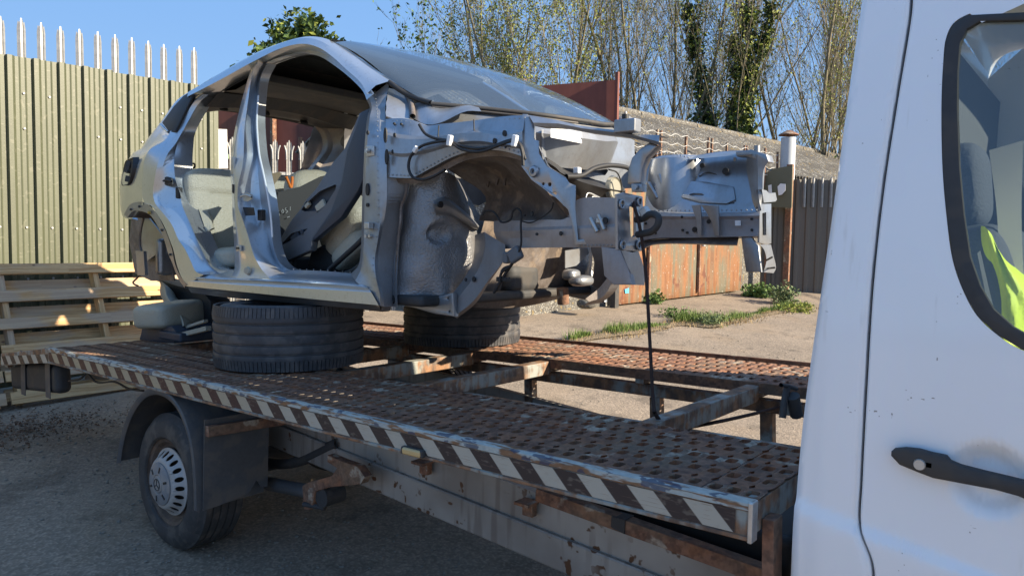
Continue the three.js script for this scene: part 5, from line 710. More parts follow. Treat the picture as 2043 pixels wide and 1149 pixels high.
parts('hose', [tube([[-2,1.893,-1.113],[-2,1.907,-1.235],[-2,1.949,-1.34],[-2,1.976,-1.475],[-2,1.981,-1.643],[-2,1.97,-1.704]], 0.012, 40, 8), tube([[-2.02,1.96,-1.507],[-2.02,1.949,-1.589],[-2.02,1.901,-1.63],[-2.02,1.851,-1.643]], 0.004, 20, 6)], M.black, car);
parts('wire_bracket', [tube([[-2,1.796,-1.273],[-2,1.826,-1.289],[-2,1.813,-1.395]], 0.004, 16, 6), tube([[-2,1.789,-1.316],[-2,1.812,-1.333],[-2,1.8,-1.432]], 0.004, 16, 6)], M.steel, car);
part('wiring_plug', rbox([[-2.02,1.931,-1.229]][0], [0.03, 0.03, 0.03], 0.005), M.white, car);
// far side of the engine bay: strut tower, apron, support leg, end plate
{
  const fm = M.litBody;
  const tw = new THREE.Matrix4().makeTranslation(-1.98, 1.66, -2.2);
  part('strut_tower', lathe([[0.2, 0], [0.19, 0.2], [0.175, 0.36], [0.165, 0.41], [0.14, 0.425], [0.06, 0.425], [0.055, 0.41]], tw, 40), fm, car, 'domed pressed strut tower');
  part('apron', loft([[[-2.21,2.089,-2.22],[-2.09,2.093,-2.24],[-1.928,2.088,-2.2],[-1.717,2.098,-2.16],[-1.542,2.09,-2.14]], [[-2.173,1.96,-2.16],[-2.049,1.967,-2.17],[-1.885,1.973,-2.12],[-1.686,1.976,-2.1],[-1.521,1.968,-2.1]], [[-2.108,1.85,-2.05],[-1.982,1.855,-2.05],[-1.847,1.857,-2.05],[-1.66,1.847,-2.05],[-1.497,1.842,-2.05]], [[-2.093,1.763,-2],[-1.953,1.764,-2],[-1.819,1.762,-2],[-1.635,1.76,-2],[-1.448,1.76,-2]]], 30, { sub: 3, curved: true, crease: 50 }), fm, car, 'pale inner wing with round holes');
  part('apron_press', plate([[-1.959,1.871,-2.04],[-1.922,1.909,-2.06],[-1.891,1.942,-2.08],[-1.757,1.931,-2.07],[-1.6,1.898,-2.06],[-1.574,1.828,-2.03],[-1.618,1.807,-2.02],[-1.764,1.816,-2.02]], 0.01, { bevel: 0.003, holes: [[[-1.847,1.857,-2.045],[-1.836,1.867,-2.045],[-1.818,1.872,-2.045],[-1.766,1.868,-2.045],[-1.748,1.854,-2.045],[-1.765,1.841,-2.045],[-1.817,1.843,-2.045]]] }), fm, car);
  parts('apron_rib', [cyl([[-2.081,1.934,-2.02]][0], [[-2.022,1.846,-2.02]][0], 0.012), cyl([[-2.019,1.977,-2.03]][0], [[-1.992,1.899,-2.03]][0], 0.013)], fm, car);
  parts('apron_hole_disc', [hole([[-1.656,1.982,-2.1]][0], 0.018, 0.018, 0.02), hole([[-1.795,2.02,-2.12]][0], 0.014, 0.014, 0.03), hole([[-1.82,2.064,-2.14]][0], 0.01, 0.012, 0.03)], M.black, car);
  part('apron_edge', loft([[[-1.898,2.077,-2.14],[-1.69,2.087,-2.1],[-1.518,2.082,-2.08]], [[-1.835,2.048,-2.02],[-1.64,2.05,-2],[-1.477,2.049,-1.98]]], 14), fm, car);
  const fr = [[[-2.135,1.803,-2.06],[-1.834,1.776,-2.06],[-1.457,1.786,-2.06]], [[-2.094,1.766,-1.99],[-1.799,1.756,-1.99],[-1.429,1.757,-1.99]], [[-2.085,1.748,-1.975],[-1.791,1.74,-1.975],[-1.422,1.741,-1.975]], [[-2.09,1.729,-1.985],[-1.796,1.724,-1.985],[-1.426,1.724,-1.985]], [[-2.091,1.679,-1.99],[-1.797,1.676,-1.99],[-1.426,1.684,-1.99]], [[-2.099,1.609,-1.985],[-1.993,1.624,-1.985],[-1.79,1.628,-1.985],[-1.428,1.639,-1.985]], [[-2.136,1.598,-2.05],[-2.028,1.613,-2.05],[-1.821,1.618,-2.05],[-1.452,1.629,-2.05]]];
  part('far_front_rail', loft(fr, 30, { crease: 22, sub: 2 }), std({ map: T.grime, color: rgb(1.1, 1.1, 1.15), metalness: 0.3, roughness: 0.5 }), car, 'grey far chassis leg with bolt holes');
  part('rail_under', loft([[[-2.119,1.609,-2.02],[-1.81,1.628,-2.02],[-1.544,1.633,-2.02]], [[-2.085,1.558,-1.98],[-2.029,1.587,-1.98],[-1.534,1.594,-1.98]], [[-2.13,1.552,-2.06],[-2.073,1.582,-2.06],[-1.567,1.589,-2.06]]], 16), M.bodyD, car);
  parts('rail_hole_disc', [hole([[-1.774,1.671,-1.985]][0], 0.014, 0.014, 0.006), hole([[-1.696,1.713,-1.985]][0], 0.011, 0.011, 0.006), hole([[-1.846,1.738,-1.985]][0], 0.007, 0.007, 0.014), hole([[-1.844,1.668,-1.985]][0], 0.007, 0.007, 0.006), hole([[-1.817,1.655,-1.985]][0], 0.008, 0.006, 0.006), hole([[-2.07,1.704,-1.985]][0], 0.007, 0.007, 0.006), hole([[-2.006,1.651,-1.985]][0], 0.008, 0.006, 0.006), hole([[-1.464,1.724,-1.985]][0], 0.006, 0.006, 0.01), hole([[-1.462,1.669,-1.985]][0], 0.006, 0.007, 0.006)], M.black, car);
  part('rail_spot', [plate([[-1.549,1.717,-1.975],[-1.52,1.717,-1.975],[-1.519,1.691,-1.975],[-1.548,1.691,-1.975]], 0.004)], M.white, car);
  parts('battery_bracket', [plate([[-1.786,1.797,-1.96],[-1.735,1.802,-1.96],[-1.727,1.718,-1.96],[-1.724,1.639,-1.96],[-1.744,1.639,-1.96],[-1.755,1.718,-1.96]], 0.01), plate([[-1.73,1.801,-1.95],[-1.63,1.794,-1.95],[-1.622,1.639,-1.95],[-1.647,1.639,-1.95],[-1.66,1.704,-1.95],[-1.695,1.759,-1.95]], 0.012, { bevel: 0.002 })], M.body, car);
  part('support_strip', plate([[-1.62,2.056,-2.121],[-1.62,2.073,-2.24],[-1.62,2.028,-2.279],[-1.62,1.811,-2.299],[-1.62,1.799,-2.169],[-1.62,1.91,-2.146]], 0.012, { face: [1, 0, 0] }), fm, car);
  part('far_leg', loft([[[-1.552,2.06,-2.1],[-1.545,1.956,-2.1],[-1.52,1.85,-2.08],[-1.463,1.77,-2.05]], [[-1.446,2.047,-1.98],[-1.443,1.943,-1.99],[-1.437,1.842,-1.99],[-1.423,1.767,-2]], [[-1.396,2.011,-2],[-1.418,1.975,-2],[-1.421,1.855,-2],[-1.431,1.788,-2.02]], [[-1.445,2.038,-2.1],[-1.451,1.985,-2.1],[-1.454,1.862,-2.1],[-1.451,1.793,-2.1]]], 20, { sub: 2, crease: 30 }), M.body, car);
  parts('leg_top', [plate([[-1.57,2.072,-2],[-1.486,2.076,-2],[-1.408,2.046,-2],[-1.396,2.011,-2],[-1.427,2.008,-2],[-1.511,2.043,-2],[-1.564,2.046,-2]], 0.08, { bevel: 0.004 }), cyl([[-1.465,2.062,-2.02]][0], [[-1.466,2.097,-2.02]][0], 0.016)], M.body, car);
  part('leg_bracket', plate([[-1.42,1.872,-1.989],[-1.42,1.871,-2.05],[-1.42,1.858,-2.093],[-1.42,1.868,-2.177],[-1.42,1.833,-2.202],[-1.42,1.822,-2.182],[-1.42,1.808,-2.023]], 0.03, { face: [1, 0, 0] }), M.body, car);
  part('rail_end_plate', plate([[-1.43,1.8,-1.996],[-1.43,1.81,-2.153],[-1.43,1.603,-2.174],[-1.43,1.594,-2.105],[-1.43,1.606,-2.008]], 0.012, { face: [1, 0, 0], bevel: 0.003, holes: [[[-1.43,1.758,-2.027],[-1.43,1.766,-2.087],[-1.43,1.643,-2.1],[-1.43,1.64,-2.045]]] }), fm, car, 'slotted far mounting plate');
  part('far_bracket', [plate([[-1.528,1.651,-2],[-1.486,1.651,-2],[-1.456,1.616,-2],[-1.432,1.591,-2],[-1.411,1.457,-2],[-1.492,1.454,-2],[-1.508,1.538,-2]], 0.02, { bevel: 0.004 })], M.body, car);
  part('bracket_face', loft([[[-1.43,1.596,-2.016],[-1.43,1.566,-2.08],[-1.43,1.514,-2.113],[-1.43,1.455,-2.077]], [[-1.43,1.597,-2.168],[-1.43,1.553,-2.201],[-1.43,1.473,-2.253],[-1.43,1.447,-2.219]]], 12), fm, car);
  parts('stud', [cyl([[-1.43,1.516,-2.112]][0], [[-1.36,1.534,-1.998]][0], 0.005), cyl([[-1.43,1.474,-2.145]][0], [[-1.36,1.481,-2.038]][0], 0.005)], M.black, car);
}
// odds and ends under the engine bay
parts('heat_shield', [puff([[-2.2,1.392,-1.549]][0], [0.1, 0.06, 0.16], { pow: 2.6, seg: 8 }), puff([[-2.25,1.422,-1.528]][0], [0.08, 0.06, 0.1], { pow: 3, seg: 8 })], M.body, car);
part('exhaust_stub', cyl([[-2.3,1.348,-1.519]][0], [[-2.3,1.264,-1.531]][0], 0.032), M.rusty, car);
part('floor_rail', loft([[[-2.2,1.294,-1.591],[-2.2,1.346,-1.72],[-2.2,1.417,-1.819],[-2.2,1.481,-1.853]], [[-2.2,1.276,-1.63],[-2.2,1.302,-1.773],[-2.2,1.383,-1.857],[-2.2,1.466,-1.885]], [[-2.35,1.255,-1.857],[-2.35,1.283,-2.01],[-2.35,1.369,-2.1],[-2.35,1.458,-2.129]]], 16), M.bodyD, car);
part('panel_gusset', plate([[-2.3,1.548,-1.539],[-2.3,1.565,-1.749],[-2.3,1.534,-1.77],[-2.3,1.466,-1.646],[-2.3,1.454,-1.543]], 0.006, { face: [1, 0, 0] }), M.body, car);
// tow hook on the near end plate
part('tow_hook', tube([[-1.405,1.623,-.74],[-1.374,1.627,-.73],[-1.33,1.634,-.71],[-1.301,1.655,-.7],[-1.296,1.68,-.7],[-1.316,1.695,-.71],[-1.346,1.696,-.72],[-1.382,1.682,-.74],[-1.423,1.679,-.76]], 0.013, 40, 9), M.dark, car);
part('hook_bolt', [rbox([[-1.374,1.704,-.74]][0], [0.035, 0.04, 0.03], 0.006, [0, 0, 0.6])], M.steel, car);

// spot welds and seams of the pressings
{
  const dots = (pts, n, r, dz) => { const P = resample(pts, n), o = []; for (const p of P) { const g = new THREE.SphereGeometry(r, 6, 4); g.scale(1, 1, 0.35); g.translate(p.x, p.y, p.z + dz); o.push(fin(g)); } return o; };
  const w = part('spot_welds', [...dots(shift(W.f, 0, 0.012, 0.004), 34, 0.004, 0), ...dots(shift(W.a, 0, -0.012, 0.0), 30, 0.0035, 0.006), ...dots(shift(H[2], -0.012, 0, 0.004), 36, 0.0035, 0), ...dots([[-1.656,1.578,-.74],[-1.495,1.582,-.74]], 9, 0.004, 0.008), ...dots([[-2.061,1.775,-1.97],[-1.437,1.769,-1.97]], 24, 0.005, 0.0), ...dots([[-2.085,2.08,-2.03],[-1.974,2.092,-2.02],[-1.858,2.064,-2.06]], 12, 0.005, 0.01), ...dots(shift(Q4.slice(5), 0.012, 0, 0.012), 40, 0.003, 0), ...dots(sill[1].map(p => add(p, [0, 0.004, 0.006])), 22, 0.004, 0)], M.body, car); w.userData.kind = 'stuff';
  parts('panel_seam', [tube([[-2.111,1.801,-2.03],[-1.939,1.787,-2.03],[-1.705,1.789,-2.03],[-1.579,1.81,-2.03]], 0.003, 30, 5), tube([[-1.815,1.963,-2.1],[-1.767,1.982,-2.1],[-1.686,1.957,-2.1],[-1.607,1.927,-2.1]], 0.003, 24, 5), tube([[-2.093,2.088,-.58],[-2.09,2.039,-.58]], 0.003, 6, 5), tube([[-2.588,1.867,-.535],[-2.587,1.754,-.535]], 0.003, 8, 5), tube([[-2.281,2.078,-.565],[-2.286,2.005,-.565]], 0.003, 8, 5)], M.dark, car);
  // foam and old sealant round the tailgate and wheel house edges
  parts('sealant', [tube(W.f.map((p, i) => [p[0], p[1] + 0.002 + 0.004 * vn(i * 3.1, 2, 99), p[2] - 0.02]), 0.007, 60, 5), tube(shift(wsBot.slice(1, 6), 0.012, -0.026, 0.004), 0.006, 40, 5)], M.hdr, car);
}

// ---------- loose things on the deck and in the car ----------
// two tyres lying flat under the sills
function flatTyre(label, x, z, tiltX, h = 0.325) {
  const y = 0.990 + SL * x + 0.006, R = 0.385, t = thing('tyre', label, 'tyre', [x, y, z], 'tyres propping up the car shell');
  const prof = [[0.235, h * 0.1], [0.25, 0.012], [0.29, 0.0], [0.335, 0.006], [0.365, 0.026], [0.378, 0.05]];
  let a = 0.055; const g = [0.026, 0.036, 0.04, 0.036, 0.026], gap = (h - 0.11 - g.reduce((s, v) => s + v, 0)) / 4;
  g.forEach((w, i) => { const bul = 0.006; prof.push([R - 0.001, a], [R + bul * 0.3, a + w / 2], [R - 0.001, a + w]); a += w; if (i < 4) { prof.push([R - 0.009, a + 0.002], [R - 0.009, a + gap - 0.002]); a += gap; } });
  prof.push([0.378, h - 0.05], [0.365, h - 0.026], [0.335, h - 0.006], [0.29, h], [0.25, h - 0.012], [0.235, h * 0.9], [0.25, h * 0.8], [0.36, h * 0.7], [0.36, h * 0.3], [0.25, h * 0.2], [0.235, h * 0.1]);
  const m4 = new THREE.Matrix4().makeRotationFromEuler(new THREE.Euler(tiltX, 0, SL)).setPosition(x, y, z);
  part('carcass', lathe(prof, m4, 120), M.tyre, t);
  const blocks = []; for (let i = 0; i < 110; i++) for (const yy of [0.055, h - 0.055]) { const an = i / 110 * 2 * Math.PI; const b = new THREE.BoxGeometry(0.012, 0.052, 0.0185); b.rotateZ(yy < 0.1 ? -0.16 : 0.16); b.translate(R - 0.0065, yy < 0.1 ? 0.032 : h - 0.032, 0); b.rotateY(an); b.applyMatrix4(m4); blocks.push(fin(b)); }
  const sh = part('shoulder_blocks', blocks, M.tyre, t); sh.userData.kind = 'stuff';
}
M.tyre = std({ map: T.rub, color: rgb(1.25, 1.28, 1.36), roughness: 0.62, bumpMap: T.grainA, bumpScale: 0.0012 });
flatTyre('wide worn tyre lying flat on the deck beside the striped rail', -3.42, -0.6, 0, 0.325);
flatTyre('wide worn tyre lying flat on the orange far deck plate', -3.37, -1.885, 0, 0.325);

// winch rope from the tow hook down to the deck and on to the winch
solo('winch_rope', 'dark winch rope hanging straight down from the tow hook', 'rope', [tube([[-1.442,1.755,-.76],[-1.421,1.727,-.74],[-1.397,1.675,-.73],[-1.383,1.619,-.73],[-1.378,1.564,-.74],[-1.362,1.453,-.74],[-1.33,1.234,-.72],[-1.3,1.037,-.7],[-1.281,.984,-.68]], 0.0065, 80, 8), tube([...[[-1.281,.984,-.68],[-1.277,.941,-.72],[-1.263,.899,-.8]], ...[[-1.307,.86,-1.031],[-1.25,.86,-1.247],[-1.198,.86,-1.5],[-1.15,.86,-1.77]]], 0.008, 40, 8)], M.rope);

// discarded front seat lying by the rear wheel arch
{
  const s = thing('seat_unit', 'discarded cream leather car seat lying on the deck behind the tyre', 'car seat', [-4.85, 0.895, -0.75]);
  const grv = (v) => { v.y -= 0.06 * Math.exp(-(((v.z - 0.35) / 0.05) ** 2)) + 0.05 * Math.exp(-(((v.z + 0.35) / 0.05) ** 2)); };
  part('cushion', puff([-5.03, 1.06, -0.74], [0.34, 0.17, 0.42], { seg: 24, pow: 5, rot: [0.06, 0.25, 0.06], f: grv }), M.cream, s);
  part('backrest', loft([[[-5.679,1.254,-.9],[-5.492,1.252,-.88],[-5.366,1.18,-.82],[-5.193,1.103,-.78],[-5.023,1.074,-.75],[-4.859,1.027,-.72],[-4.806,.993,-.7]], [[-5.49,1.264,-.85],[-5.261,1.254,-.8],[-5.135,1.178,-.76],[-5.023,1.13,-.74],[-4.912,1.091,-.72],[-4.804,1.053,-.7],[-4.739,1.006,-.68]], [[-5.545,1.236,-.95],[-5.43,1.189,-.95],[-5.317,1.122,-.95],[-5.171,1.058,-.95],[-5.065,.994,-.95],[-4.995,.964,-.95],[-4.961,.932,-.95]]], 24, { sub: 4, curved: true, crease: 60 }), M.cream, s);
  part('backrest_shell', plate([[-5.582,1.273,-.9],[-5.288,1.242,-.9],[-4.931,1.218,-.9],[-4.81,1.156,-.9],[-4.813,.966,-.9],[-5.148,.937,-.9],[-5.368,1.077,-.9],[-5.482,1.151,-.9]], 0.16, { bevel: 0.03 }), M.black, s);
  part('seat_base', [plate([[-5.211,.964,-.62],[-4.793,1.007,-.62],[-4.726,.973,-.62],[-4.761,.894,-.62],[-5.079,.87,-.62],[-5.26,.869,-.62]], 0.3, { bevel: 0.01 }), rbox([-4.78, 0.94, -0.8], [0.3, 0.06, 0.4], 0.015)], M.trim, s);
  part('seat_rail', [bar([[-4.836,.926,-.66]][0], [[-4.387,1.022,-.66]][0], 0.03, 0.04, 0.004), bar([[-4.93,.953,-.72]][0], [[-4.529,1.053,-.72]][0], 0.02, 0.03, 0.004)], M.cream, s);
}
// rear bench still in the shell
{
  const s = thing('bench_seat', 'cream leather rear bench seat seen through the rear door opening', 'car seat', [-4.5, 1.35, -1.0]);
  const f = (v) => { for (const z of [-0.55, 0.0, 0.55]) v.x -= 0.1 * Math.exp(-(((v.z - z) / 0.03) ** 2)); v.x -= 0.12 * Math.exp(-(((v.y - 0.42) / 0.04) ** 2)); };
  part('backrest', puff([-4.52, 1.74, -1.16], [0.18, 0.56, 1.16], { seg: 34, pow: 9, rot: [0, 0, 0.18], f }), M.cream, s);
  part('cushion', puff([-4.25, 1.46, -1.16], [0.5, 0.16, 1.1], { seg: 16, pow: 4, rot: [0, 0, 0.06] }), M.cream, s);
  part('side_bolster', loft([[[-4.691,1.975,-.66],[-4.564,1.864,-.64],[-4.458,1.783,-.63],[-4.374,1.69,-.62],[-4.333,1.622,-.62]], [[-4.829,2.011,-.75],[-4.654,1.894,-.72],[-4.51,1.819,-.7],[-4.395,1.723,-.68],[-4.323,1.645,-.66]], [[-4.996,1.987,-.82],[-4.763,1.863,-.8],[-4.634,1.795,-.8],[-4.542,1.696,-.78],[-4.494,1.631,-.76]]], 20, { sub: 4, curved: true }), M.cream, s);
}
{
  const s = thing('seat_unit', 'rounded cream front seat back lying beside the tailgate opening', 'car seat', [-4.2, 1.4, -1.25]);
  part('shell', puff([-4.15, 1.8, -1.3], [0.2, 0.5, 0.5], { seg: 20, pow: 3, rot: [0.1, 0.3, 0.25], f: (v) => { v.x -= 0.14 * Math.exp(-(((v.z + 0.15 - v.y * 0.2) / 0.05) ** 2)); } }), M.cream, s);
  part('base', puff([-4.2, 1.5, -1.26], [0.34, 0.3, 0.5], { pow: 4, seg: 8 }), M.dark, s);
}
solo('parcel_board', 'brown fibre board standing inside the car shell', 'board', plate([[-4,1.955,-.796],[-4,1.992,-.912],[-4,1.984,-.933],[-4,1.907,-.874],[-4,1.849,-.806]], 0.02, { face: [1, 0, 0] }), std({ color: rgb(0.22, 0.17, 0.11), roughness: 0.9, bumpMap: T.grainA, bumpScale: 0.003 }));
{
  const p = thing('trim_sheet', 'large black trim panel with chalked figures inside the car', 'trim panel', [-3.85, 1.32, -1.1]);
  part('sheet', plate([[-3.85,1.826,-.679],[-3.85,1.863,-.827],[-3.85,1.902,-.965],[-3.85,1.973,-1.11],[-3.85,2.026,-1.301],[-3.85,1.517,-1.302],[-3.85,1.455,-1.11],[-3.85,1.442,-.826],[-3.85,1.603,-.701]], 0.012, { face: [1, 0, 0.4] }), M.black, p);
  const cm = M.cream; part('chalk_mark', [tube([[-3.83,1.75,-.8],[-3.83,1.738,-.79],[-3.83,1.727,-.804],[-3.83,1.715,-.794]], 0.0025, 10, 5), tube([[-3.83,1.76,-.824],[-3.83,1.742,-.817],[-3.83,1.74,-.83],[-3.83,1.758,-.827]], 0.0025, 10, 5), tube([[-3.83,1.77,-.847],[-3.83,1.758,-.841],[-3.83,1.75,-.858],[-3.83,1.738,-.847]], 0.0025, 10, 5), tube([[-3.83,1.754,-.875],[-3.83,1.777,-.875]], 0.0025, 6, 5), tube([[-3.83,1.712,-.854],[-3.83,1.718,-.871]], 0.0025, 6, 5)], std({ color: rgb(0.3, 0.31, 0.31), roughness: 0.9 }), p);
}
solo('orange_strap', 'orange plastic strap dangling over the black panel', 'strap', tube([[-3.75,1.944,-.795],[-3.75,1.917,-.808],[-3.75,1.883,-.828],[-3.75,1.913,-.835],[-3.75,1.947,-.835]], 0.008, 24, 6), std({ color: rgb(0.75, 0.2, 0.02), roughness: 0.5 }));
// door card leaning inside the front door opening
{
  const d = thing('door_card', 'grey and navy plastic door card leaning inside the front door opening', 'door card', [-3.2, 1.34, -0.78]);
  const pull = [[-3.539,1.744,-.74],[-3.492,1.789,-.74],[-3.366,1.854,-.74],[-3.222,1.888,-.74],[-3.197,1.877,-.74],[-3.21,1.841,-.74],[-3.291,1.764,-.74],[-3.365,1.728,-.74],[-3.493,1.726,-.74]], spk = [[-3.739,1.547,-.74],[-3.625,1.627,-.74],[-3.456,1.66,-.74],[-3.451,1.639,-.74],[-3.507,1.605,-.74],[-3.694,1.542,-.74]];
  part('panel', plate([[-3.754,1.483,-.74],[-3.764,1.532,-.74],[-3.718,1.604,-.74],[-3.625,1.692,-.74],[-3.539,1.752,-.74],[-3.492,1.798,-.74],[-3.392,1.863,-.74],[-3.244,1.996,-.74],[-3.152,2.058,-.74],[-3.091,2.141,-.74],[-3.031,2.229,-.74],[-2.953,2.246,-.74],[-2.951,1.965,-.74],[-3.045,1.836,-.74],[-3.184,1.702,-.74],[-3.428,1.576,-.74],[-3.442,1.524,-.74],[-3.679,1.457,-.74]], 0.05, { bevel: 0.012, holes: [pull, spk] }), M.trim2, d);
  part('arm_pad', plate([[-3.099,2.042,-.715],[-3.043,2.134,-.715],[-2.989,2.228,-.715],[-2.915,2.241,-.715],[-2.913,1.961,-.715],[-3.006,1.833,-.715],[-3.143,1.7,-.715],[-3.389,1.573,-.715],[-3.398,1.592,-.715],[-3.236,1.733,-.715],[-3.144,1.889,-.715]], 0.045, { bevel: 0.014 }), M.trim, d, 'navy padded upper band');
  part('pull_recess', plate(shift(pull, 0, 0, -0.03), 0.02), M.trim, d);
  part('speaker_backing', plate(shift(spk, 0, 0, -0.03), 0.02), M.black, d);
  part('switch', [rbox([[-3.479,1.776,-.75]][0], [0.04, 0.03, 0.02], 0.004, [0, 0, 0.6]), rbox([[-3.357,1.763,-.75]][0], [0.08, 0.05, 0.02], 0.006, [0, 0, 0.5])], M.cream, d);
  part('speaker_parts', [rbox([[-3.595,1.594,-.755]][0], [0.08, 0.05, 0.02], 0.006, [0, 0, 0.5]), cyl([[-3.514,1.625,-.755]][0], add([[-3.514,1.625,-.755]][0], [0, 0, 0.02]), 0.014)], M.trim, d);
}
{
  const c = thing('seat_cushion', 'creased white leather seat squab lying in the footwell', 'car seat', [-3.3, 1.34, -0.95]);
  const cr = (v) => { v.z += 0.1 * Math.sin(v.x * 5 + v.y * 7) * 0.3 - 0.25 * Math.exp(-((v.x - v.y * 0.3) ** 2) / 0.012) * (1 - v.y) * 0.3; };
  part('pad', puff([[-3.382,1.66,-.93]][0], [0.36, 0.42, 0.2], { seg: 24, pow: 3.2, rot: [0.1, -0.15, -0.5], f: cr }), M.cream, c);
  part('pad', puff([[-3.239,1.528,-.9]][0], [0.3, 0.13, 0.2], { seg: 14, pow: 3.5, rot: [0, 0, 0.6] }), M.cream, c);
}
solo('rubber_strip', 'long black rubber strip leaning across the white squab', 'seal', tube([[-3.25,1.422,-.72],[-3.195,1.455,-.72],[-3.103,1.51,-.72],[-3.014,1.563,-.72],[-2.96,1.599,-.72]], 0.014, 24, 7), M.black);
solo('rubber_strip', 'short black rubber strip curled by the hinge pillar foot', 'seal', tube([[-3.077,1.413,-.7],[-3.017,1.43,-.7],[-2.95,1.468,-.7],[-2.927,1.496,-.7]], 0.016, 20, 7), M.black);
solo('black_bin', 'black plastic trim heap in the front footwell', 'trim', [plate([[-3.597,1.521,-.85],[-3.494,1.557,-.85],[-3.357,1.47,-.85],[-3.269,1.418,-.85],[-3.494,1.396,-.85],[-3.636,1.434,-.85]], 0.2, { bevel: 0.02 }), rbox([[-3.807,1.434,-.9]][0], [0.25, 0.1, 0.2], 0.02)], M.black);
solo('trim_heap', 'heap of black trim and wiring on the rear floor of the shell', 'trim', [puff([[-4.75,1.601,-.95]][0], [0.34, 0.3, 0.3], { pow: 3, seg: 8 }), rbox([[-4.635,1.501,-.85]][0], [0.3, 0.1, 0.25], 0.03, [0.2, 0.3, 0.1]), rbox([[-4.608,1.436,-.8]][0], [0.12, 0.06, 0.1], 0.02, [0.4, 0.2, 0.5]), rbox([[-4.784,1.807,-1]][0], [0.3, 0.12, 0.3], 0.05)], M.dark);
solo('belt_trim', 'grey plastic belt trim cap leaning on the rear seat', 'trim', [plate([[-4.613,1.694,-.72],[-4.506,1.719,-.72],[-4.432,1.693,-.72],[-4.433,1.637,-.72],[-4.507,1.624,-.72],[-4.582,1.643,-.72]], 0.04, { bevel: 0.008 }), rbox([[-4.576,1.599,-.75]][0], [0.16, 0.2, 0.06], 0.03)], M.trim2);
solo('paper_wad', 'crumpled white paper on the rear floor of the shell', 'paper', puff([[-4.246,1.407,-.7]][0], [0.09, 0.05, 0.08], { seg: 7, pow: 2.4, f: v => { v.multiplyScalar(0.75 + 0.5 * n3(v.x * 6, v.y * 6, v.z * 6)); } }), M.white);
solo('yellow_plug', 'small yellow connector among the rubbish on the rear floor', 'connector', rbox([[-4.357,1.5,-.72]][0], [0.05, 0.02, 0.02], 0.004, [0, 0, -0.2]), std({ color: rgb(0.6, 0.5, 0.12), roughness: 0.5 }));
solo('black_bracket', 'black wire bracket sticking out into the tailgate opening', 'bracket', [tube([[-4.75,2.057,-.694],[-4.75,2.063,-.717],[-4.75,2.067,-.768],[-4.75,2.041,-.764],[-4.75,2.04,-.717],[-4.75,2.038,-.697]], 0.006, 30, 6), bar([[-4.75,2.158,-.698]][0], [[-4.75,2.183,-.755]][0], 0.02, 0.02, 0.003)], M.black);
// ---------- pallets leaning on the sheet fence ----------
{
  const lean = (y) => -7.27 + 0.44 * (1.28 - y);
  const palletAt = (label, z0, z1, y0, first) => {
    const t = thing('pallet', label, 'pallet', [-7.1, groundY(-7.1, z0), (z0 + z1) / 2]);
    const nrm = [0.915, 0.403, 0]; const P = (y, z, o) => [lean(y) + nrm[0] * o, y + nrm[1] * o, z];
    const rows = [0.26, 0.43, 0.62, 0.83, 1.05, 1.27];
    rows.forEach((y, i) => part('board', board(P(y, z0 + rr(-0.01, 0.01), 0.06), P(y, z1 + rr(-0.01, 0.01), 0.06), 0.022, i % 2 ? 0.095 : 0.1, undefined, nrm), M.wood[i % 2], t));
    [0.31, 0.54, 0.74, 0.95, 1.17].forEach((y, i) => part('board', board(P(y, z0, -0.06), P(y, z1, -0.06), 0.022, 0.1, undefined, nrm), M.wood[(i + 1) % 2], t));
    for (const f of [0.05, 0.5, 0.95]) { const z = lerp(z0, z1, f); part('stringer', board(P(y0, z, 0), P(1.31, z, 0), 0.095, 0.045, undefined, nrm), M.wood[0], t); }
  };
  palletAt('pale timber pallet leaning on the green sheet fence behind the car', -0.28, -1.92, 0.22);
  palletAt('timber pallet leaning on the green fence above the tail lamp box', 0.95, -0.25, 0.2);
}

// ---------- fences ----------
function pale(top, y0, w = 0.07, splay = 0) {                 // W-section palisade pale with pointed head; local: base at origin, facing +x, wide along z
  const prof = [[0, -0.5], [0.012, -0.3], [0.016, -0.22], [0.006, -0.1], [0.006, 0.1], [0.016, 0.22], [0.012, 0.3], [0, 0.5]];
  const pos = [], q = (a, b, c, d) => { for (const p of [a, b, d, b, c, d]) pos.push(...p); };
  for (let i = 0; i < prof.length - 1; i++) {
    const [xa, za] = prof[i], [xb, zb] = prof[i + 1];
    const at = (x, z, y, k = 1) => [x * 1.4 + (y > top - 0.35 ? splay * Math.pow((y - top + 0.35) / 0.35, 2) : 0), y, z * w * k];
    const sh = top - 0.11, tipY = (z) => sh + 0.11 * (1 - Math.abs(z) * 2) + (Math.abs(z) > 0.28 ? 0.035 * (Math.abs(z) - 0.28) * 8 : 0);
    q(at(xa, za, y0), at(xb, zb, y0), at(xb, zb, sh), at(xa, za, sh));
    q(at(xa, za, sh), at(xb, zb, sh), at(xb * 0.5, zb * 0.75, tipY(zb)), at(xa * 0.5, za * 0.75, tipY(za)));
  }
  return soup(pos, 25);
}
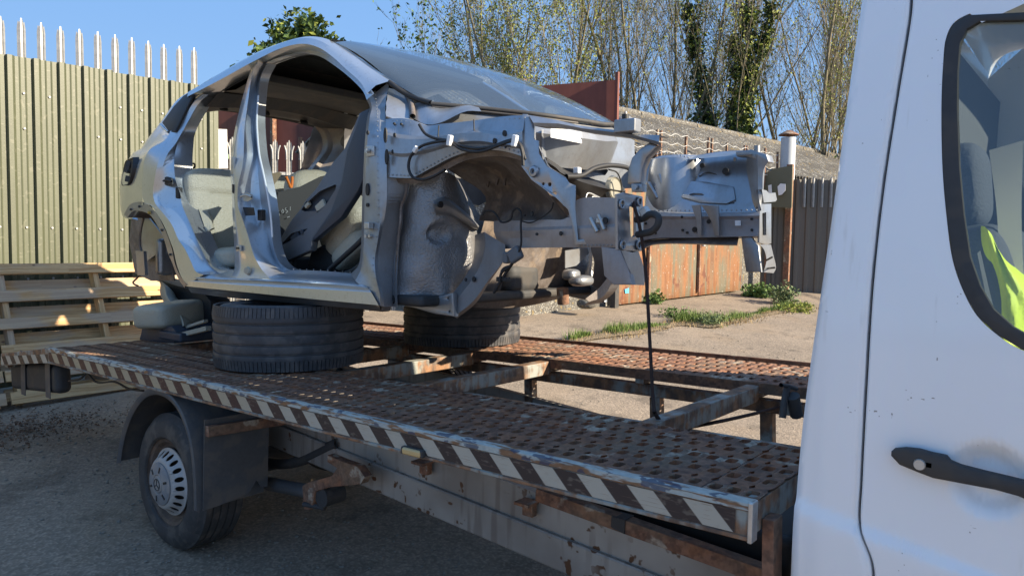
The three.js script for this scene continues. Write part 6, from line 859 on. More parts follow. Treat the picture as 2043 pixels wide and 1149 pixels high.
{
  // green box-profile sheets on the left
  const f = thing('sheet_fence', 'tall olive green profiled steel sheet fence behind the pallets', 'fence', [-7.4, 0.2, -0.5]);
  const prof = (z) => { const s = ((z % 0.2) + 0.2) % 0.2; const rib = s < 0.03 ? s / 0.03 : s < 0.066 ? 1 : s < 0.074 ? 1 - (s - 0.066) / 0.008 : 0; const mini = Math.max(0, 1 - Math.abs(s - 0.12) / 0.008) + Math.max(0, 1 - Math.abs(s - 0.165) / 0.008); return 0.038 * rib + 0.004 * mini; };
  const brk = [0, 0.03, 0.066, 0.074, 0.112, 0.12, 0.128, 0.157, 0.165, 0.173];
  for (let k = 0; k < 7; k++) {
    const z1 = 4.64 - k * 1.0, z0 = z1 - 1.0, rows = [];
    const zs = []; for (let r = 0; r < 5; r++) for (const b of brk) zs.push(z0 + r * 0.2 + b); zs.push(z1);
    const pos = [], topY = (z) => 3.09 + (z + 0.46) * -0.03 + 0.012 * (k % 2), bx = -7.4 + (k % 2) * 0.003, dent = (y, z) => 0.006 * (n3(y * 2.3, z * 2.3, k) - 0.5);
    const ys = [0, 0.25, 0.5, 0.75, 1].map(t => t);
    for (let i = 0; i < zs.length - 1; i++) for (let j = 0; j < 4; j++) {
      const a = zs[i], b = zs[i + 1], P = (z, zz, t) => { const y = lerp(groundY(-7.4, z) + 0.03, topY(z), t); const xx = ((z - z0) % 0.2); return [bx + prof(zz - z0 + 1e-6) + dent(y, z), y, z]; };
      const pa = (t) => P(a, a, t), pb = (t) => P(b, b === z1 ? z0 : b, t);
      for (const p of [pa(ys[j]), pa(ys[j + 1]), pb(ys[j]), pb(ys[j]), pa(ys[j + 1]), pb(ys[j + 1])]) pos.push(...p);
    }
    const sh = part('sheet', soup(pos, 20), M.green, f);
    const sc = []; for (let r = 0; r < 5; r++) for (const y of [2.8, 2.5, 1.65, 1.2]) if (hash(r, Math.round(y * 10), k) < 0.55) { const z = z0 + r * 0.2 + 0.14, x = bx + 0.004; sc.push(cyl([x, y, z], [x + 0.008, y, z], 0.012, 0.009, 8)); }
    const s = part('screw', sc, M.zinc, sh); s.userData.kind = 'stuff';
  }
  part('corner_post', bar([-7.43, 0.25, -2.38], [-7.43, 3.0, -2.38], 0.06, 0.06, 0.004, [1, 0, 0]), M.green, f);
  const p = thing('palisade_fence', 'galvanised palisade spikes standing above the green sheet fence', 'fence', [-7.52, 0.2, -1]);
  const g = fin(boxUV(pale(3.42, 0.25, 0.068)));
  for (let i = 0; i < 34; i++) { const z = 2.62 - i * 0.1555; if (z < -2.32) break; const m = new THREE.Mesh(g, M.zinc); m.name = 'pale'; m.position.set(-7.5 + 7.52 + rr(-0.006, 0.006), rr(-0.012, 0.012) - 0.2 + 0.012 * i * 0.6 - 0.1, z + 1); p.add(m); }
  for (const y of [2.85, 0.6]) part('rail', bar([-7.53, y, 2.7], [-7.53, y, -2.3], 0.05, 0.03), M.zinc, p);
}
{
  // palisade at the back of the yard
  const O = [-7.56, -7.8], D = [0.465, -0.885], p = thing('palisade_fence', 'low galvanised palisade fence with splayed triple points behind the car shell', 'fence', [-9, 0.5, -5]);
  const g = fin(boxUV(pale(2.5, 0.0, 0.075, 0))), gs = fin(boxUV(pale(2.42, 0, 0.05, 0.09)));
  const ang = Math.atan2(-D[1], D[0]) - Math.PI / 2 + Math.PI;
  for (let i = 0; i < 34; i++) {
    const s = 5.6 - i * 0.19, x = O[0] - D[0] * s, z = O[1] - D[1] * s, y = groundY(x, z);
    const m = new THREE.Mesh(g, M.zinc); m.name = 'pale'; m.position.set(x + 9, y - 0.5, z + 5); m.rotation.y = Math.atan2(-D[1], D[0]) + Math.PI / 2 + Math.PI; m.rotation.y = Math.atan2(D[0], D[1]); p.add(m);
    const w = []; for (const k of [-1, 1]) w.push(tube([[x + D[0] * k * 0.036, y + 2.2, z + D[1] * k * 0.036], [x + D[0] * k * 0.042, y + 2.32, z + D[1] * k * 0.042], [x + D[0] * k * 0.066, y + 2.4, z + D[1] * k * 0.066]], 0.012, 6, 5)); part('splayed_tip', w[0], M.zinc, p); part('splayed_tip', w[1], M.zinc, p);
  }
  for (const h of [0.35, 2.0]) { const a = [O[0] - D[0] * 5.7, 0, O[1] - D[1] * 5.7], b = [O[0] + D[0] * 0.9, 0, O[1] + D[1] * 0.9]; part('rail', bar([a[0] - 0.03, groundY(a[0], a[2]) + h, a[2]], [b[0] - 0.03, groundY(b[0], b[2]) + h, b[2]], 0.05, 0.03), M.zinc, p); }
}
// maroon panel fence further back
{
  const f = thing('panel_fence', 'maroon steel panel fence with rusty posts behind the palisade', 'fence', [-13, 0.8, -7]);
  const A = [-17.6, -4.6], Bq = [-6.95, -9.6], n = 7;
  const top = (t) => 4.0 + 0.45 * t;
  for (let i = 0; i < n; i++) {
    const t0 = i / n, t1 = (i + 1) / n, a = [lerp(A[0], Bq[0], t0), lerp(A[1], Bq[1], t0)], b = [lerp(A[0], Bq[0], t1), lerp(A[1], Bq[1], t1)];
    part('panel', plate([[a[0], groundY(a[0], a[1]), a[1]], [b[0], groundY(b[0], b[1]), b[1]], [b[0], top(t1), b[1]], [a[0], top(t0), a[1]]], 0.03), M.oxide, f);
    part('post', bar([a[0], 0.5, a[1] + 0.06], [a[0], top(t0) + (i % 2 ? 0.25 : 0.12), a[1] + 0.06], 0.09, 0.09, 0.004, [1, 0, 0]), M.rusty, f);
  }
  part('post', bar([Bq[0], 0.5, Bq[1] + 0.06], [Bq[0], top(1) + 0.12, Bq[1] + 0.06], 0.06, 0.06, 0.004, [1, 0, 0]), M.oxide, f);
}
{
  const s = thing('green_shed', 'small green metal shed with a shallow roof beyond the fence corner', 'shed', [-13, 0.6, -4.5]);
  const G = std({ color: rgb(0.1, 0.2, 0.12), roughness: 0.6 }), Y = std({ color: rgb(0.2, 0.28, 0.16), roughness: 0.6 });
  const c = [-14.2, -4.4]; part('wall', rbox([c[0], 1.9, c[1]], [1.8, 2.7, 2.4], 0.02), G, s);
  part('roof', plate([[c[0] - 1.1, 3.35, c[1] - 1.4], [c[0] + 1.1, 3.15, c[1] - 1.4], [c[0] + 1.1, 3.75, c[1] + 1.3], [c[0] - 1.1, 3.95, c[1] + 1.3]], 0.08, { face: [0, 1, 0] }), Y, s);
  solo('board_panel', 'weathered white board standing by the corner of the green sheet fence', 'board', plate([[-9.2,3,-3.388],[-9.2,3.011,-3.528],[-9.2,2.502,-3.539],[-9.2,2.49,-3.398]], 0.05, { face: [1, 0, 0] }), std({ color: rgb(0.5, 0.49, 0.47), roughness: 0.8, bumpMap: T.grainA, bumpScale: 0.004 }));
  solo('blue_drum', 'blue plastic drum beside the white board', 'drum', lathe([[0, 0], [0.28, 0], [0.3, 0.03], [0.29, 0.28], [0.3, 0.3], [0.29, 0.6], [0.3, 0.86], [0.26, 0.9], [0, 0.9]], new THREE.Matrix4().makeTranslation(-11.6, 1.7, -4.6), 24), std({ color: rgb(0.02, 0.08, 0.3), roughness: 0.5 }));
  solo('scrap_sheet', 'teal roofing sheet lying behind the palisade', 'sheet', plate([[-12.5, 2.35, -5.4], [-10.0, 2.6, -6.4], [-10.1, 2.8, -7.2], [-12.6, 2.55, -6.2]], 0.02, { face: [0, 1, 0.3] }), std({ color: rgb(0.1, 0.26, 0.24), roughness: 0.6 }));
  solo('scrap_bodywork', 'pale car panel leaning behind the palisade', 'car panel', loft([[[-12.6, 1.5, -5.0], [-11.4, 1.55, -5.4], [-10.2, 1.5, -5.9]], [[-12.6, 2.0, -5.2], [-11.4, 2.2, -5.6], [-10.2, 2.1, -6.1]], [[-12.5, 2.1, -5.8], [-11.4, 2.35, -6.2], [-10.2, 2.2, -6.7]]], 12, { sub: 3, curved: true }), M.white);
  solo('scrap_crate', 'white plastic crates stacked behind the palisade', 'crate', [rbox([-11.0, 1.25, -5.7], [1.6, 0.5, 0.5], 0.02, [0, 0.4, 0])], M.white);
  for (const [i, q] of [[[-10.2,3.172,-4.866]][0], [[-10.6,3.263,-5.629]][0]].entries()) solo('steel_post', ['thin rusty scaffold tube standing nearest the green shed behind the palisade', 'thin rusty scaffold tube standing over the teal sheet behind the palisade'][i], 'post', cyl([q[0], 0.6, q[2]], q, 0.035), M.rusty, 'scaffold tubes behind the palisade');
}
// ---------- lock-up garage ----------
{
  const g = thing('garage', 'lock-up garage with rusty green double doors and corrugated cement roof', 'garage', [-6.6, 0.55, -11]);
  // facade line from near end to far end
  const F = (z) => -6.62 + (z + 9.05) * -0.13, gy = (z) => groundY(F(z), z);
  const P = (z, y, o = 0) => [F(z) + o, y, z];
  part('wall', plate([P(-6.4, 0.3, -0.12), P(-23.4, 0.6, -0.12), P(-23.4, 3.1, -0.12), P(-6.4, 3.1, -0.12)], 0.25, { face: [1, 0, 0] }), M.cement, g);
  part('end_wall', plate([P(-6.4, 0.3, -0.13), P(-6.4, 3.1, -0.13), [F(-6.4) - 2.2, 4.3, -6.4], [F(-6.4) - 4.5, 3.15, -6.4], [F(-6.4) - 4.5, 0.3, -6.4]], 0.2, { face: [0, 0, 1] }), M.cement, g);
  const leaf = (z0, z1, y1, o, nm = 'door_leaf', lab) => part(nm, [plate([P(z0, gy(z0) + 0.03, o), P(z1, gy(z1) + 0.03, o), P(z1, y1, o), P(z0, y1, o)], 0.04, { face: [1, 0, 0], bevel: 0.004, tess: 0.3, f: v => { v.x += 0.02 * (n3(v.y * 1.3, v.z * 1.3, 5) - 0.5); } })], M.door, g, lab);
  const dl = leaf(-9.98, -11.47, 2.98, 0.06), dr = leaf(-11.49, -13.02, 2.98, 0.07);
  leaf(-9.1, -9.88, 2.9, 0.03, 'side_panel', 'green panel with a cyan paint daub');
  part('paint_daub', plate([[-6.6,.823,-9.285],[-6.6,.851,-9.466],[-6.6,.861,-9.669],[-6.6,.808,-9.689],[-6.6,.763,-9.504],[-6.6,.754,-9.304]], 0.003, { face: [1, 0, 0] }).translate(0.06, 0, 0), std({ color: rgb(0.08, 0.45, 0.75), roughness: 0.6 }), g);
  part('side_post', [bar(P(-9.0, 0.5, 0.06), P(-9.0, 3.0, 0.06), 0.12, 0.1, 0.004, [0, 0, 1])], M.dark, g); part('side_post', bar(P(-9.93, 0.5, 0.06), P(-9.93, 3.0, 0.06), 0.06, 0.05, 0.004, [0, 0, 1]), M.rusty, g);
  part('stone', puff([[-6.4,.661,-7.905]][0], [0.3, 0.16, 0.25], { pow: 2.4, seg: 6 }), M.cement, g);
  part('door_frame', [bar(P(-11.44, gy(-11.4) + 0.1, 0.09), P(-11.44, 2.95, 0.09), 0.05, 0.05, 0.003, [0, 0, 1])], M.rusty, dl);
  part('padlock', [rbox(P(-11.47, 1.75, 0.13), [0.07, 0.14, 0.16], 0.01)], M.rusty, dr);
  part('hasp', [rbox(P(-11.5, 1.62, 0.14), [0.05, 0.1, 0.09], 0.01)], M.steel, dr);
  // corrugated cement roof
  const pos = [], N = 800, zz = (i) => lerp(-6.2, -23.5, i / N), row = (i, k) => { const z = zz(i), c = 0.027 * Math.sin((z / 0.146) * 2 * Math.PI), t = k / 6; return [lerp(F(z) + 0.15, F(z) - 2.2, t), lerp(3.15, 4.42, t) + c + (k % 2 ? 0.012 : 0), z]; };
  for (let i = 0; i < N; i++) for (let k = 0; k < 6; k++) { const a = row(i, k), b = row(i + 1, k), c = row(i + 1, k + 1), d = row(i, k + 1); for (const p of [a, b, d, b, c, d]) pos.push(...p); }
  const rf = part('roof', soup(pos, 60), M.cement, g, 'lichen-speckled corrugated cement roof');
  part('roof', plate([[F(-6.2) - 2.2, 4.4, -6.2], [F(-6.2) - 4.6, 3.15, -6.2], [F(-23.5) - 4.6, 3.15, -23.5], [F(-23.5) - 2.2, 4.4, -23.5]], 0.03, { face: [-0.3, 1, 0] }), M.cement, g);
  for (let k = 0; k < 16; k++) part('ridge_tile', cyl([F(-6.2 - k * 1.08) - 2.2, 4.39, -6.2 - k * 1.08], [F(-7.26 - k * 1.08) - 2.2, 4.4, -7.26 - k * 1.08], 0.12, 0.11, 10), M.cement, rf);
  for (let k = 0; k < 8; k++) { const z = -6.25 - k * 1.5; part('eaves_board', bar(P(z, 3.1, 0.05), P(z - 1.48, 3.1, 0.05), 0.16, 0.03, 0.003), M.dark, g); }
  // flues
  const fl = thing('flue', 'fat pale flue pipe with a rusty conical cowl', 'flue', [-7.4, 3.3, -14.8]);
  const q = [-7.05, 0, -15.6]; const pA = [[-5.6,3.311,-14.228]][0];
  part('pipe', cyl([pA[0], 2.6, pA[2]], [pA[0], pA[1] + 0.58, pA[2]], 0.15, 0.15, 20), std({ color: rgb(0.42, 0.46, 0.5), roughness: 0.6, map: T.paint }), fl);
  part('cowl', lathe([[0.21, 0], [0.2, 0.02], [0.05, 0.1], [0, 0.11]], new THREE.Matrix4().makeTranslation(pA[0], pA[1] + 0.63, pA[2]), 20), M.rusty, fl);
  part('cowl_leg', cyl([pA[0], pA[1] + 0.56, pA[2]], [pA[0], pA[1] + 0.68, pA[2]], 0.03), M.rusty, fl);
  const f2 = thing('flue', 'thin grey flue with a conical hat above the garage eaves', 'flue', [-7.0, 3.3, -9.4]); const pB = [[-6.9,3.661,-9.763]][0];
  part('pipe', cyl([pB[0], 3.2, pB[2]], [pB[0], pB[1] + 0.06, pB[2]], 0.07, 0.07, 16), M.zinc, f2);
  part('cowl', lathe([[0.17, 0], [0.16, 0.02], [0.05, 0.09], [0.03, 0.1], [0.02, 0.16], [0, 0.16]], new THREE.Matrix4().makeTranslation(pB[0], pB[1] + 0.1, pB[2]), 20), M.zinc, f2);
  part('cowl_ring', lathe([[0.07, 0], [0.11, 0.05], [0.1, 0.06]], new THREE.Matrix4().makeTranslation(pB[0], pB[1] + 0.04, pB[2]), 20), M.zinc, f2);
  // barbed wire along the eaves
  const bw = thing('barbed_wire_fence', 'rusty angle iron posts strung with barbed wire above the garage doors', 'barbed wire', [-6.2, 3.1, -12]);
  const zs = [-8.2, -9.0, -9.9, -10.02, -10.77, -11.5, -11.62, -12.16, -12.8, -12.92, -13.64, -14.18];
  zs.forEach((z, i) => part('post', bar(P(z, 2.85, 0.16), [F(z) + 0.16 + rr(-0.01, 0.01), 3.6 + rr(-0.03, 0.03), z + rr(-0.02, 0.02)], 0.04, 0.035, 0.002, [1, 0, 0]), M.rusty, bw));
  for (let k = 0; k < 4; k++) { const pts = []; for (let i = 0; i <= 60; i++) { const z = lerp(-8.1, -14.3, i / 60); pts.push([F(z) + 0.19, 3.08 + 0.15 * k + 0.02 * Math.sin(i * 1.9 + k) + 0.04 * (vn(i * 0.35, k * 7, 999) - 0.5), z]); } const barbs = []; for (let i = 0; i < 46; i++) { const a = pts[Math.floor(i * 1.3)]; barbs.push(bar([a[0], a[1] - 0.02, a[2] - 0.01], [a[0] + 0.01, a[1] + 0.025, a[2] + 0.015], 0.004, 0.004, 0)); } part('wire', [tube(pts, 0.006, 160, 4), ...barbs], std({ color: rgb(0.55, 0.55, 0.53), roughness: 0.5, metalness: 0.2 }), bw); }
}
// dark sheet fence closing the yard on the right
{
  const f = thing('dark_fence', 'dark brown profiled sheet fence in shade to the right of the garage doors', 'fence', [-4.5, 0.6, -14]);
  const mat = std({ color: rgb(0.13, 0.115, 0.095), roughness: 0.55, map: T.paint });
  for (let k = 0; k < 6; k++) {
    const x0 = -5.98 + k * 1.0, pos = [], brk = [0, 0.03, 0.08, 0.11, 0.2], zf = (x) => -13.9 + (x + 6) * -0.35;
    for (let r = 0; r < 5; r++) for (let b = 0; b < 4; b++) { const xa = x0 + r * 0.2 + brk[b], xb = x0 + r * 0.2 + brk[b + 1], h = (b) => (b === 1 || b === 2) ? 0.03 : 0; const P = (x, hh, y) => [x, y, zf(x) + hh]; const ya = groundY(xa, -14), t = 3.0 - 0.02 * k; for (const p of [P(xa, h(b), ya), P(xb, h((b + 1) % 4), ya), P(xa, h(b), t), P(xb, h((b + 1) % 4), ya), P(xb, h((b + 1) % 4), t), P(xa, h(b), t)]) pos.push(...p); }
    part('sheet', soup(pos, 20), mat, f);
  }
  part('post', bar([-5.45, 0.5, -13.98], [-5.45, 3.3, -13.98], 0.12, 0.1, 0.004, [1, 0, 0]), M.rusty, f);
  part('post', bar([-5.85, 0.5, -13.85], [-5.85, 2.4, -13.85], 0.04, 0.04, 0.004, [1, 0, 0]), M.rusty, f);
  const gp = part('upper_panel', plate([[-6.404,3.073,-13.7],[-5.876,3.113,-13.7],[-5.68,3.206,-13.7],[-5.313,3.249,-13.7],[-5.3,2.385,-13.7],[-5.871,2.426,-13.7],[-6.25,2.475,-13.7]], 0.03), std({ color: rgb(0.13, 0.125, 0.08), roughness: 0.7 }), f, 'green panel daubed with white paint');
  part('paint_daub', plate([[-5.585,2.829,-13.65],[-5.526,2.888,-13.65],[-5.423,2.874,-13.65],[-5.418,2.742,-13.65],[-5.486,2.662,-13.65],[-5.558,2.644,-13.65]], 0.004), M.white, gp); part('paint_daub', plate([[-5.784,2.857,-13.65],[-5.712,2.875,-13.65],[-5.695,2.709,-13.65],[-5.768,2.691,-13.65]], 0.004), M.white, gp);
  const g = fin(boxUV(pale(3.25, 2.6, 0.06))); for (let i = 0; i < 22; i++) { const m = new THREE.Mesh(g, M.zinc); m.name = 'spike'; const x = -5.2 + i * 0.16; m.position.set(x + 4.5, -0.78, -14.15 + (x + 5.2) * -0.35 + 14); m.rotation.y = -Math.PI / 2; f.add(m); }
}

// ---------- trees and weeds ----------
M.leafY = std({ color: rgb(0.2, 0.23, 0.03), roughness: 0.75 }); M.leafG = std({ color: rgb(0.085, 0.15, 0.03), roughness: 0.7 }); M.ivy = std({ color: rgb(0.035, 0.062, 0.016), roughness: 0.55 }); M.ivyY = std({ color: rgb(0.2, 0.24, 0.03), roughness: 0.6 });
function segs(list, sides) {                                 // merged tapered limbs
  const pos = [], a = new THREE.Vector3(), u = new THREE.Vector3(), w = new THREE.Vector3();
  for (const [p, q, r0, r1] of list) {
    a.copy(q).sub(p).normalize(); u.set(Math.abs(a.y) > 0.9 ? 1 : 0, Math.abs(a.y) > 0.9 ? 0 : 1, 0).cross(a).normalize(); w.copy(a).cross(u);
    const ring = (c, r) => { const o = []; for (let i = 0; i < sides; i++) { const t = i / sides * 2 * Math.PI; o.push([c.x + r * (u.x * Math.cos(t) + w.x * Math.sin(t)), c.y + r * (u.y * Math.cos(t) + w.y * Math.sin(t)), c.z + r * (u.z * Math.cos(t) + w.z * Math.sin(t))]); } return o; };
    const A = ring(p, r0), Bq = ring(q, r1); for (let i = 0; i < sides; i++) { const j = (i + 1) % sides; for (const v of [A[i], A[j], Bq[i], A[j], Bq[j], Bq[i]]) pos.push(...v); }
  }
  return soup(pos, 60);
}
function leaves(pts, size, n, spread) {
  const pos = [], d = new THREE.Vector3(), e = new THREE.Vector3(), f = new THREE.Vector3();
  for (let i = 0; i < n; i++) {
    const p = pts[Math.floor(rnd() * pts.length)], c = [p.x + rr(-1, 1) * spread, p.y + rr(-1, 1) * spread, p.z + rr(-1, 1) * spread], s = size * rr(0.6, 1.3);
    d.set(rr(-1, 1), rr(-1, 1), rr(-1, 1)).normalize(); e.set(rr(-1, 1), rr(-1, 1), rr(-1, 1)).cross(d).normalize(); f.copy(d).cross(e).multiplyScalar(0.3 * s);
    const v = (a, b) => [c[0] + d.x * s * a + e.x * s * b, c[1] + d.y * s * a + e.y * s * b, c[2] + d.z * s * a + e.z * s * b];
    const t = v(1, 0), b = v(-1, 0), l = v(0, 0.55), r = v(0, -0.55); l[0] += f.x; l[1] += f.y; l[2] += f.z; pos.push(...t, ...l, ...b, ...t, ...b, ...r);
  }
  return soup(pos);
}
function tree(label, base, H, { stems = 5, fan = 0.35, levels = 5, leaf = M.leafY, nLeaf = 3000, leafSize = 0.05, ivyN = 0, ivyH = 0.5, lean = 0, kinds = 'tree', name = 'bare_tree', r0 = 0.13, leafFrom = 3, dens = 3, twist = 0.35 }) {
  const t = thing(name, label, kinds, base), limbs = [], twigs = [], tips = [], ivyPts = [];
  const grow = (p, dir, len, r, lv) => {
    const n = lv === 0 ? 9 : lv === 1 ? 6 : 4; let d = dir.clone(), q = p.clone();
    for (let i = 0; i < n; i++) {
      const r1 = r * (1 - 0.62 * (i + 1) / n), ra = r * (1 - 0.62 * i / n); d.x += rr(-1, 1) * twist * 0.3; d.z += rr(-1, 1) * twist * 0.3; d.y += rr(0, 0.16); d.normalize();
      const nx = q.clone().addScaledVector(d, len / n); (lv < 2 ? limbs : twigs).push([q.clone(), nx.clone(), ra, r1]);
      if (lv === 0 && i < n * ivyH) for (let k = 0; k < 10; k++) ivyPts.push(q.clone().lerp(nx, rnd()));
      if (lv >= leafFrom) tips.push(nx.clone());
      q = nx;
      if (lv < levels && (i > 0 || lv > 0)) for (let k = 0; k < 2; k++) if (rnd() < (lv === 0 ? 0.34 * dens : lv === 1 ? 0.62 : 0.72)) {
        const a = rnd() * 6.283, sp = rr(0.3, 0.85), cd = d.clone().add(new THREE.Vector3(Math.cos(a) * sp, rr(-0.15, 0.4), Math.sin(a) * sp)).normalize();
        grow(q, cd, len * rr(0.38, 0.6) * (1 - 0.35 * i / n), Math.max(0.006, r1 * rr(0.3, 0.5)), lv + 1);
      }
    }
  };
  for (let s = 0; s < stems; s++) { const a = s / stems * 6.283 + rr(-0.4, 0.4), f = fan * rr(0.4, 1.1) * (stems > 1 ? 1 : 0.2); grow(V(base).add(new THREE.Vector3(Math.cos(a) * 0.25, 0, Math.sin(a) * 0.25)), new THREE.Vector3(Math.cos(a) * f + lean, 1, Math.sin(a) * f).normalize(), H * rr(0.75, 1), r0 * rr(0.7, 1.1), 0); }
  part('trunk', segs(limbs, 7), M.bark, t); const tw = part('twigs', segs(twigs, 3), M.bark, t); tw.userData.kind = 'stuff';
  if (nLeaf) { const c = part('crown', leaves(tips, leafSize, nLeaf, 0.12), leaf, t); c.userData.kind = 'stuff'; }
  if (ivyN) { const a = part('ivy', leaves(ivyPts, 0.075, ivyN, 0.2), M.ivy, t, 'dark ivy clothing the trunk'); a.userData.kind = 'stuff'; const b = part('ivy_tips', leaves(ivyPts, 0.07, Math.round(ivyN * 0.4), 0.34), M.ivyY, t); b.userData.kind = 'stuff'; }
  return t;
}
seed = 21;
const at = (px, d) => { const l = (px - 1021.5) / 1484; return [d * (-0.634 + 0.772 * l), 0, 1.7 + d * (-0.771 - 0.636 * l)]; };
const tb = (px, d, y) => { const p = at(px, d); p[1] = y; return p; };
tree('many-stemmed tree just coming into yellow-green leaf behind the maroon fence', tb(1055, 24, 1.5), 9, { stems: 8, fan: 0.6, levels: 3, nLeaf: 22000, leafSize: 0.04, leafFrom: 2, dens: 2, r0: 0.075, ivyN: 900, ivyH: 0.3, name: 'budding_tree' });
tree('small leafy branches showing past the windscreen edge beside the budding tree', tb(870, 27, 1.5), 6.8, { stems: 4, fan: 0.3, levels: 3, nLeaf: 2600, leafSize: 0.08, leafFrom: 2, leaf: M.leafG, dens: 2, name: 'leafy_sapling' });
tree('tall bare upright tree with ivy low on its stems behind the grey flue', tb(1275, 25, 1.5), 11, { stems: 6, fan: 0.34, levels: 3, nLeaf: 4500, leafSize: 0.035, ivyN: 2600, ivyH: 0.34, dens: 2, r0: 0.085 });
tree('tree trunk thickly clothed in dark green ivy behind the garage ridge', tb(1455, 24, 1.5), 11, { stems: 4, fan: 0.07, levels: 3, nLeaf: 7000, leafSize: 0.045, ivyN: 11000, ivyH: 0.75, dens: 2, r0: 0.1, name: 'ivy_tree' });
tree('bare brown tree of fine twigs between the ivy tree and the cab', tb(1590, 26, 1.5), 10, { stems: 5, fan: 0.3, levels: 3, nLeaf: 6000, leafSize: 0.034, dens: 2, r0: 0.075 });
tree('thin bare tree with one ivy stem close against the white cab pillar', tb(1665, 23, 1.5), 9.5, { stems: 3, fan: 0.22, levels: 3, nLeaf: 5000, leafSize: 0.035, ivyN: 900, ivyH: 0.3, dens: 2, r0: 0.08 });
tree('slender bare tree beyond the corrugated roof between two ivy-clad trees', tb(1370, 30, 1.5), 10, { stems: 5, fan: 0.3, levels: 3, nLeaf: 5000, leafSize: 0.035, dens: 2, r0: 0.05 });
tree('wide bare tree of fine branches half hidden by the white cab pillar', tb(1700, 27, 1.5), 10.5, { stems: 6, fan: 0.5, levels: 3, nLeaf: 4000, leafSize: 0.035, dens: 2, r0: 0.07 });
// chestnut in full leaf behind the car roof
{
  const b = tb(612, 26, 1.5), t = thing('chestnut_tree', 'round leafy green tree rising behind the car roof', 'tree', b), limbs = [], P = [];
  for (let k = 0; k < 9; k++) { const a = k * 0.7, e = new THREE.Vector3(b[0] + Math.cos(a) * 1.3, rr(5, 8.4), b[2] + Math.sin(a) * 1.3); limbs.push([new THREE.Vector3(b[0], 1 + k * 0.3, b[2]), e, 0.16, 0.03]); }
  part('trunk', segs([[V(b).setY(0.5), V(b).setY(6), 0.25, 0.12], ...limbs], 8), M.bark, t);
  for (let k = 0; k < 300; k++) { const th = rnd() * 6.283, ph = Math.acos(rr(-1, 1)), r = Math.pow(rnd(), 0.33); P.push(new THREE.Vector3(b[0] + 2.3 * r * Math.sin(ph) * Math.cos(th), 6.0 + 2.9 * r * Math.cos(ph) + 0.4 * Math.sin(th * 3), b[2] + 2.3 * r * Math.sin(ph) * Math.sin(th))); }
  const c = part('crown', leaves(P, 0.13, 13000, 0.32), std({ color: rgb(0.07, 0.115, 0.02), roughness: 0.6 }), t); c.userData.kind = 'stuff'; const c2 = part('crown_tips', leaves(P, 0.12, 2600, 0.45), M.leafY, t); c2.userData.kind = 'stuff';
}
{ // hedge of bushes behind the maroon fence
  for (const [px, d, r, y, lab] of [[500, 24, 1.5, 4.1, 'leafy bush topping the maroon fence near the green shed'], [590, 23, 1.3, 4.0, 'leafy bush topping the maroon fence under the car roof']]) { const b = tb(px, d, 1), t = thing('bush', lab, 'bush', b), P = []; for (let k = 0; k < 80; k++) P.push(new THREE.Vector3(b[0] + rr(-r, r), y + rr(-1.2, 0.6), b[2] + rr(-r, r))); const l = part('foliage', leaves(P, 0.13, 3600, 0.3), M.leafG, t); l.userData.kind = 'stuff'; part('stem', segs([[V(b), V(b).setY(y), 0.08, 0.04]], 6), M.bark, t); }
}
// grass along the joint between road and forecourt
seed = 55;
{
  const line = [[-5.448,.352,-6.26],[-5.413,.362,-6.56],[-5.344,.379,-7.078],[-5.175,.395,-7.753],[-5.159,.421,-8.409],[-5.085,.434,-8.841],[-4.726,.416,-8.949],[-4.693,.441,-9.622],[-4.642,.475,-10.539],[-4.558,.498,-11.242],[-4.383,.519,-12.019]];
  const cv = new THREE.CatmullRomCurve3(line.map(V)), blades = (n, h, w, off, mat, name) => {
    const pos = []; for (let i = 0; i < n * 1.6; i++) { const t = rnd(), c = cv.getPoint(t), k = vn(t * 40, 3, 999, 7), ww = w * (0.3 + 1.5 * k * k); if (vn(t * 30, 5, 999, 13) < 0.38 + 0.25 * rnd() - 0.2) continue; const x = c.x + rr(-1, 1) * ww * 0.5 + off[0], z = c.z + rr(-1, 1) * ww + off[1], y = groundY(x, z), hh = h * rr(0.3, 1) * (0.2 + 1.6 * Math.pow(vn(t * 26, 9, 999, 4), 1.5)), a = rnd() * 6.283, b = hh * rr(0.1, 0.6), s = rr(0.004, 0.008); const dx = Math.cos(a), dz = Math.sin(a); pos.push(x - dz * s, y, z + dx * s, x + dz * s, y, z - dx * s, x + dx * b, y + hh, z + dz * b); } struct(name, soup(pos), mat, 'stuff');
  };
  blades(6000, 0.11, 0.2, [0, 0], std({ color: rgb(0.11, 0.17, 0.03), roughness: 0.7 }), 'grass');
  blades(4500, 0.05, 0.4, [0.05, 0.05], std({ color: rgb(0.3, 0.22, 0.11), roughness: 0.9 }), 'dry_grass');
  const soil = []; for (let i = 0; i < 60; i++) { const c = cv.getPoint(i / 59); soil.push([c.x, groundY(c.x, c.z) + 0.004 + 0.02 * vn(i * 0.6, 1, 99), c.z]); }
  struct('verge', loft([shift(soil, -0.15, -0.03, -0.5), shift(soil, -0.05, 0, -0.15), shift(soil, 0.05, 0, 0.15), shift(soil, 0.15, -0.03, 0.5)], 60), std({ color: rgb(0.2, 0.15, 0.09), roughness: 0.95, bumpMap: T.asphB, bumpScale: 0.02 }));
}
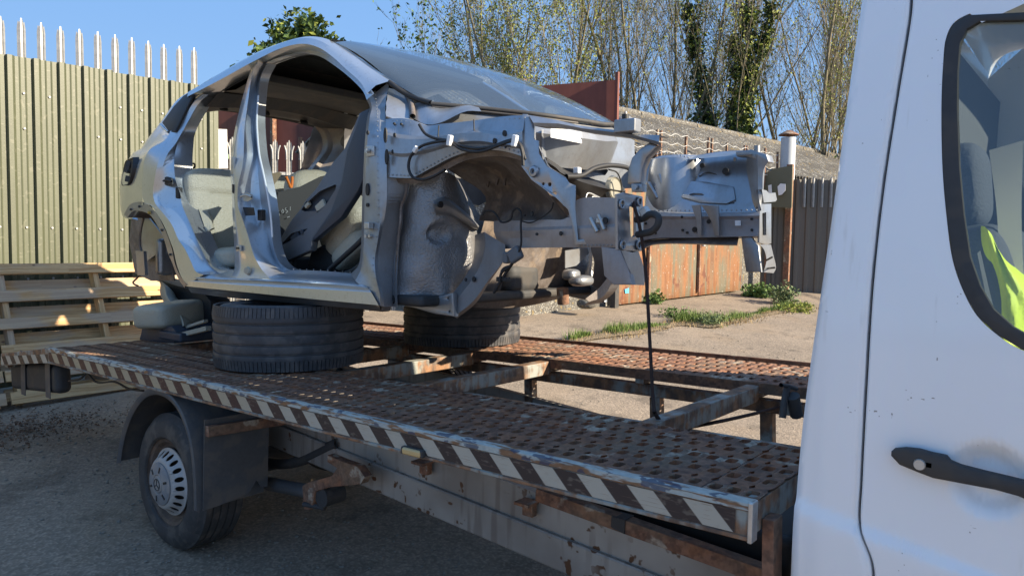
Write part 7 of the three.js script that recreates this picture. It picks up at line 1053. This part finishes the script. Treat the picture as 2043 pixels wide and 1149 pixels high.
function plant(label, px, h, r, n, mat, name = 'weed', sz = 0.05) { const b = px, t = thing(name, label, 'plant', b), P = [], st = []; for (let k = 0; k < 26; k++) { const a = rnd() * 6.283, q = Math.sqrt(rnd()) * r, e = new THREE.Vector3(b[0] + Math.cos(a) * q, b[1] + h * rr(0.3, 1) * (1 - 0.5 * q / r), b[2] + Math.sin(a) * q); P.push(e, V(b).lerp(e, 0.6)); st.push([V(b), e, 0.006, 0.003]); } part('stems', segs(st, 4), mat, t); const l = part('leaves', leaves(P, sz, n, 0.09), mat, t); l.userData.kind = 'stuff'; }
plant('dark green nettle clump at the foot of the garage door', [[-5.481,.608,-12.614]][0], 0.26, 0.32, 1100, M.leafG, 'nettle_clump', 0.04);
plant('pale green weed bush below the brown fence post', [[-4.831,.545,-12.004]][0], 0.42, 0.26, 500, std({ color: rgb(0.11, 0.15, 0.06), roughness: 0.7 }), 'weed_bush', 0.035);
plant('bright grassy tuft in front of the weed bush', [[-4.297,.482,-11.235]][0], 0.14, 0.3, 450, M.leafY, 'weed_tuft', 0.022);
plant('thin weed growing by the left door leaf behind the rope', [[-6.333,.554,-9.988]][0], 0.28, 0.14, 200, M.leafG, 'weed', 0.035);
plant('leafy weed in the verge right of the hanging rope', [[-5.444,.46,-8.962]][0], 0.16, 0.24, 420, M.leafG, 'weed', 0.022);
plant('feathery weed standing in the middle of the verge', [[-4.671,.403,-8.687]][0], 0.24, 0.22, 420, std({ color: rgb(0.11, 0.15, 0.06), roughness: 0.7 }), 'weed', 0.018);
// dead leaves and grit swept together behind the truck
{
  const pos = []; for (let i = 0; i < 1500; i++) { const a = rnd() * 6.283, q = Math.sqrt(-Math.log(1 - rnd() * 0.98)) * 0.33, x = -6.15 + Math.cos(a) * q * 0.9, z = -0.12 + Math.sin(a) * q * 1.6, y = groundY(x, z) + rr(0.002, 0.03), s = rr(0.008, 0.03), b = rnd() * 6.283, h = rr(-0.012, 0.012); pos.push(x, y, z, x + Math.cos(b) * s, y + h, z + Math.sin(b) * s, x + Math.cos(b + 0.7) * s, y - h * 0.5, z + Math.sin(b + 0.7) * s); }
  struct('dead_leaves', soup(pos), std({ color: rgb(0.11, 0.065, 0.04), roughness: 0.95 }), 'stuff');
  const st = []; for (let i = 0; i < 1600; i++) { const x = rr(-7.4, -1.2), z = rr(-9, 1.2) * (i % 2 ? 1 : 0.12) + (i % 2 ? 0 : 0.1), s = rr(0.003, 0.011), g = new THREE.IcosahedronGeometry(s, 0); g.scale(1, 0.6, rr(0.7, 1.3)); g.translate(x, groundY(x, z) + s * 0.35, z); st.push(fin(g)); }
  struct('grit', st, std({ color: rgb(0.2, 0.18, 0.15), roughness: 0.95 }), 'stuff');
}
// cable overhead, outside the picture: only its shadow falls on the road
{
  const c = thing('overhead_cable', 'thin black overhead cable crossing high above the road', 'cable', [6, 6, -16]);
  part('cable', tube([[-6, 7.2, -30], [6, 6.6, -19], [12.5, 6.5, -13], [26, 7.4, -2]], 0.025, 60, 6), M.black, c);
  for (const q of [[-6, -30], [26, -2]]) part('pole', cyl([q[0], -1.5, q[1]], [q[0], 7.5, q[1]], 0.14, 0.11, 10), M.bark, c);
}


scene.traverse(o => { if (o.isMesh) { o.castShadow = true; o.receiveShadow = true; } });
renderer.render(scene, camera);
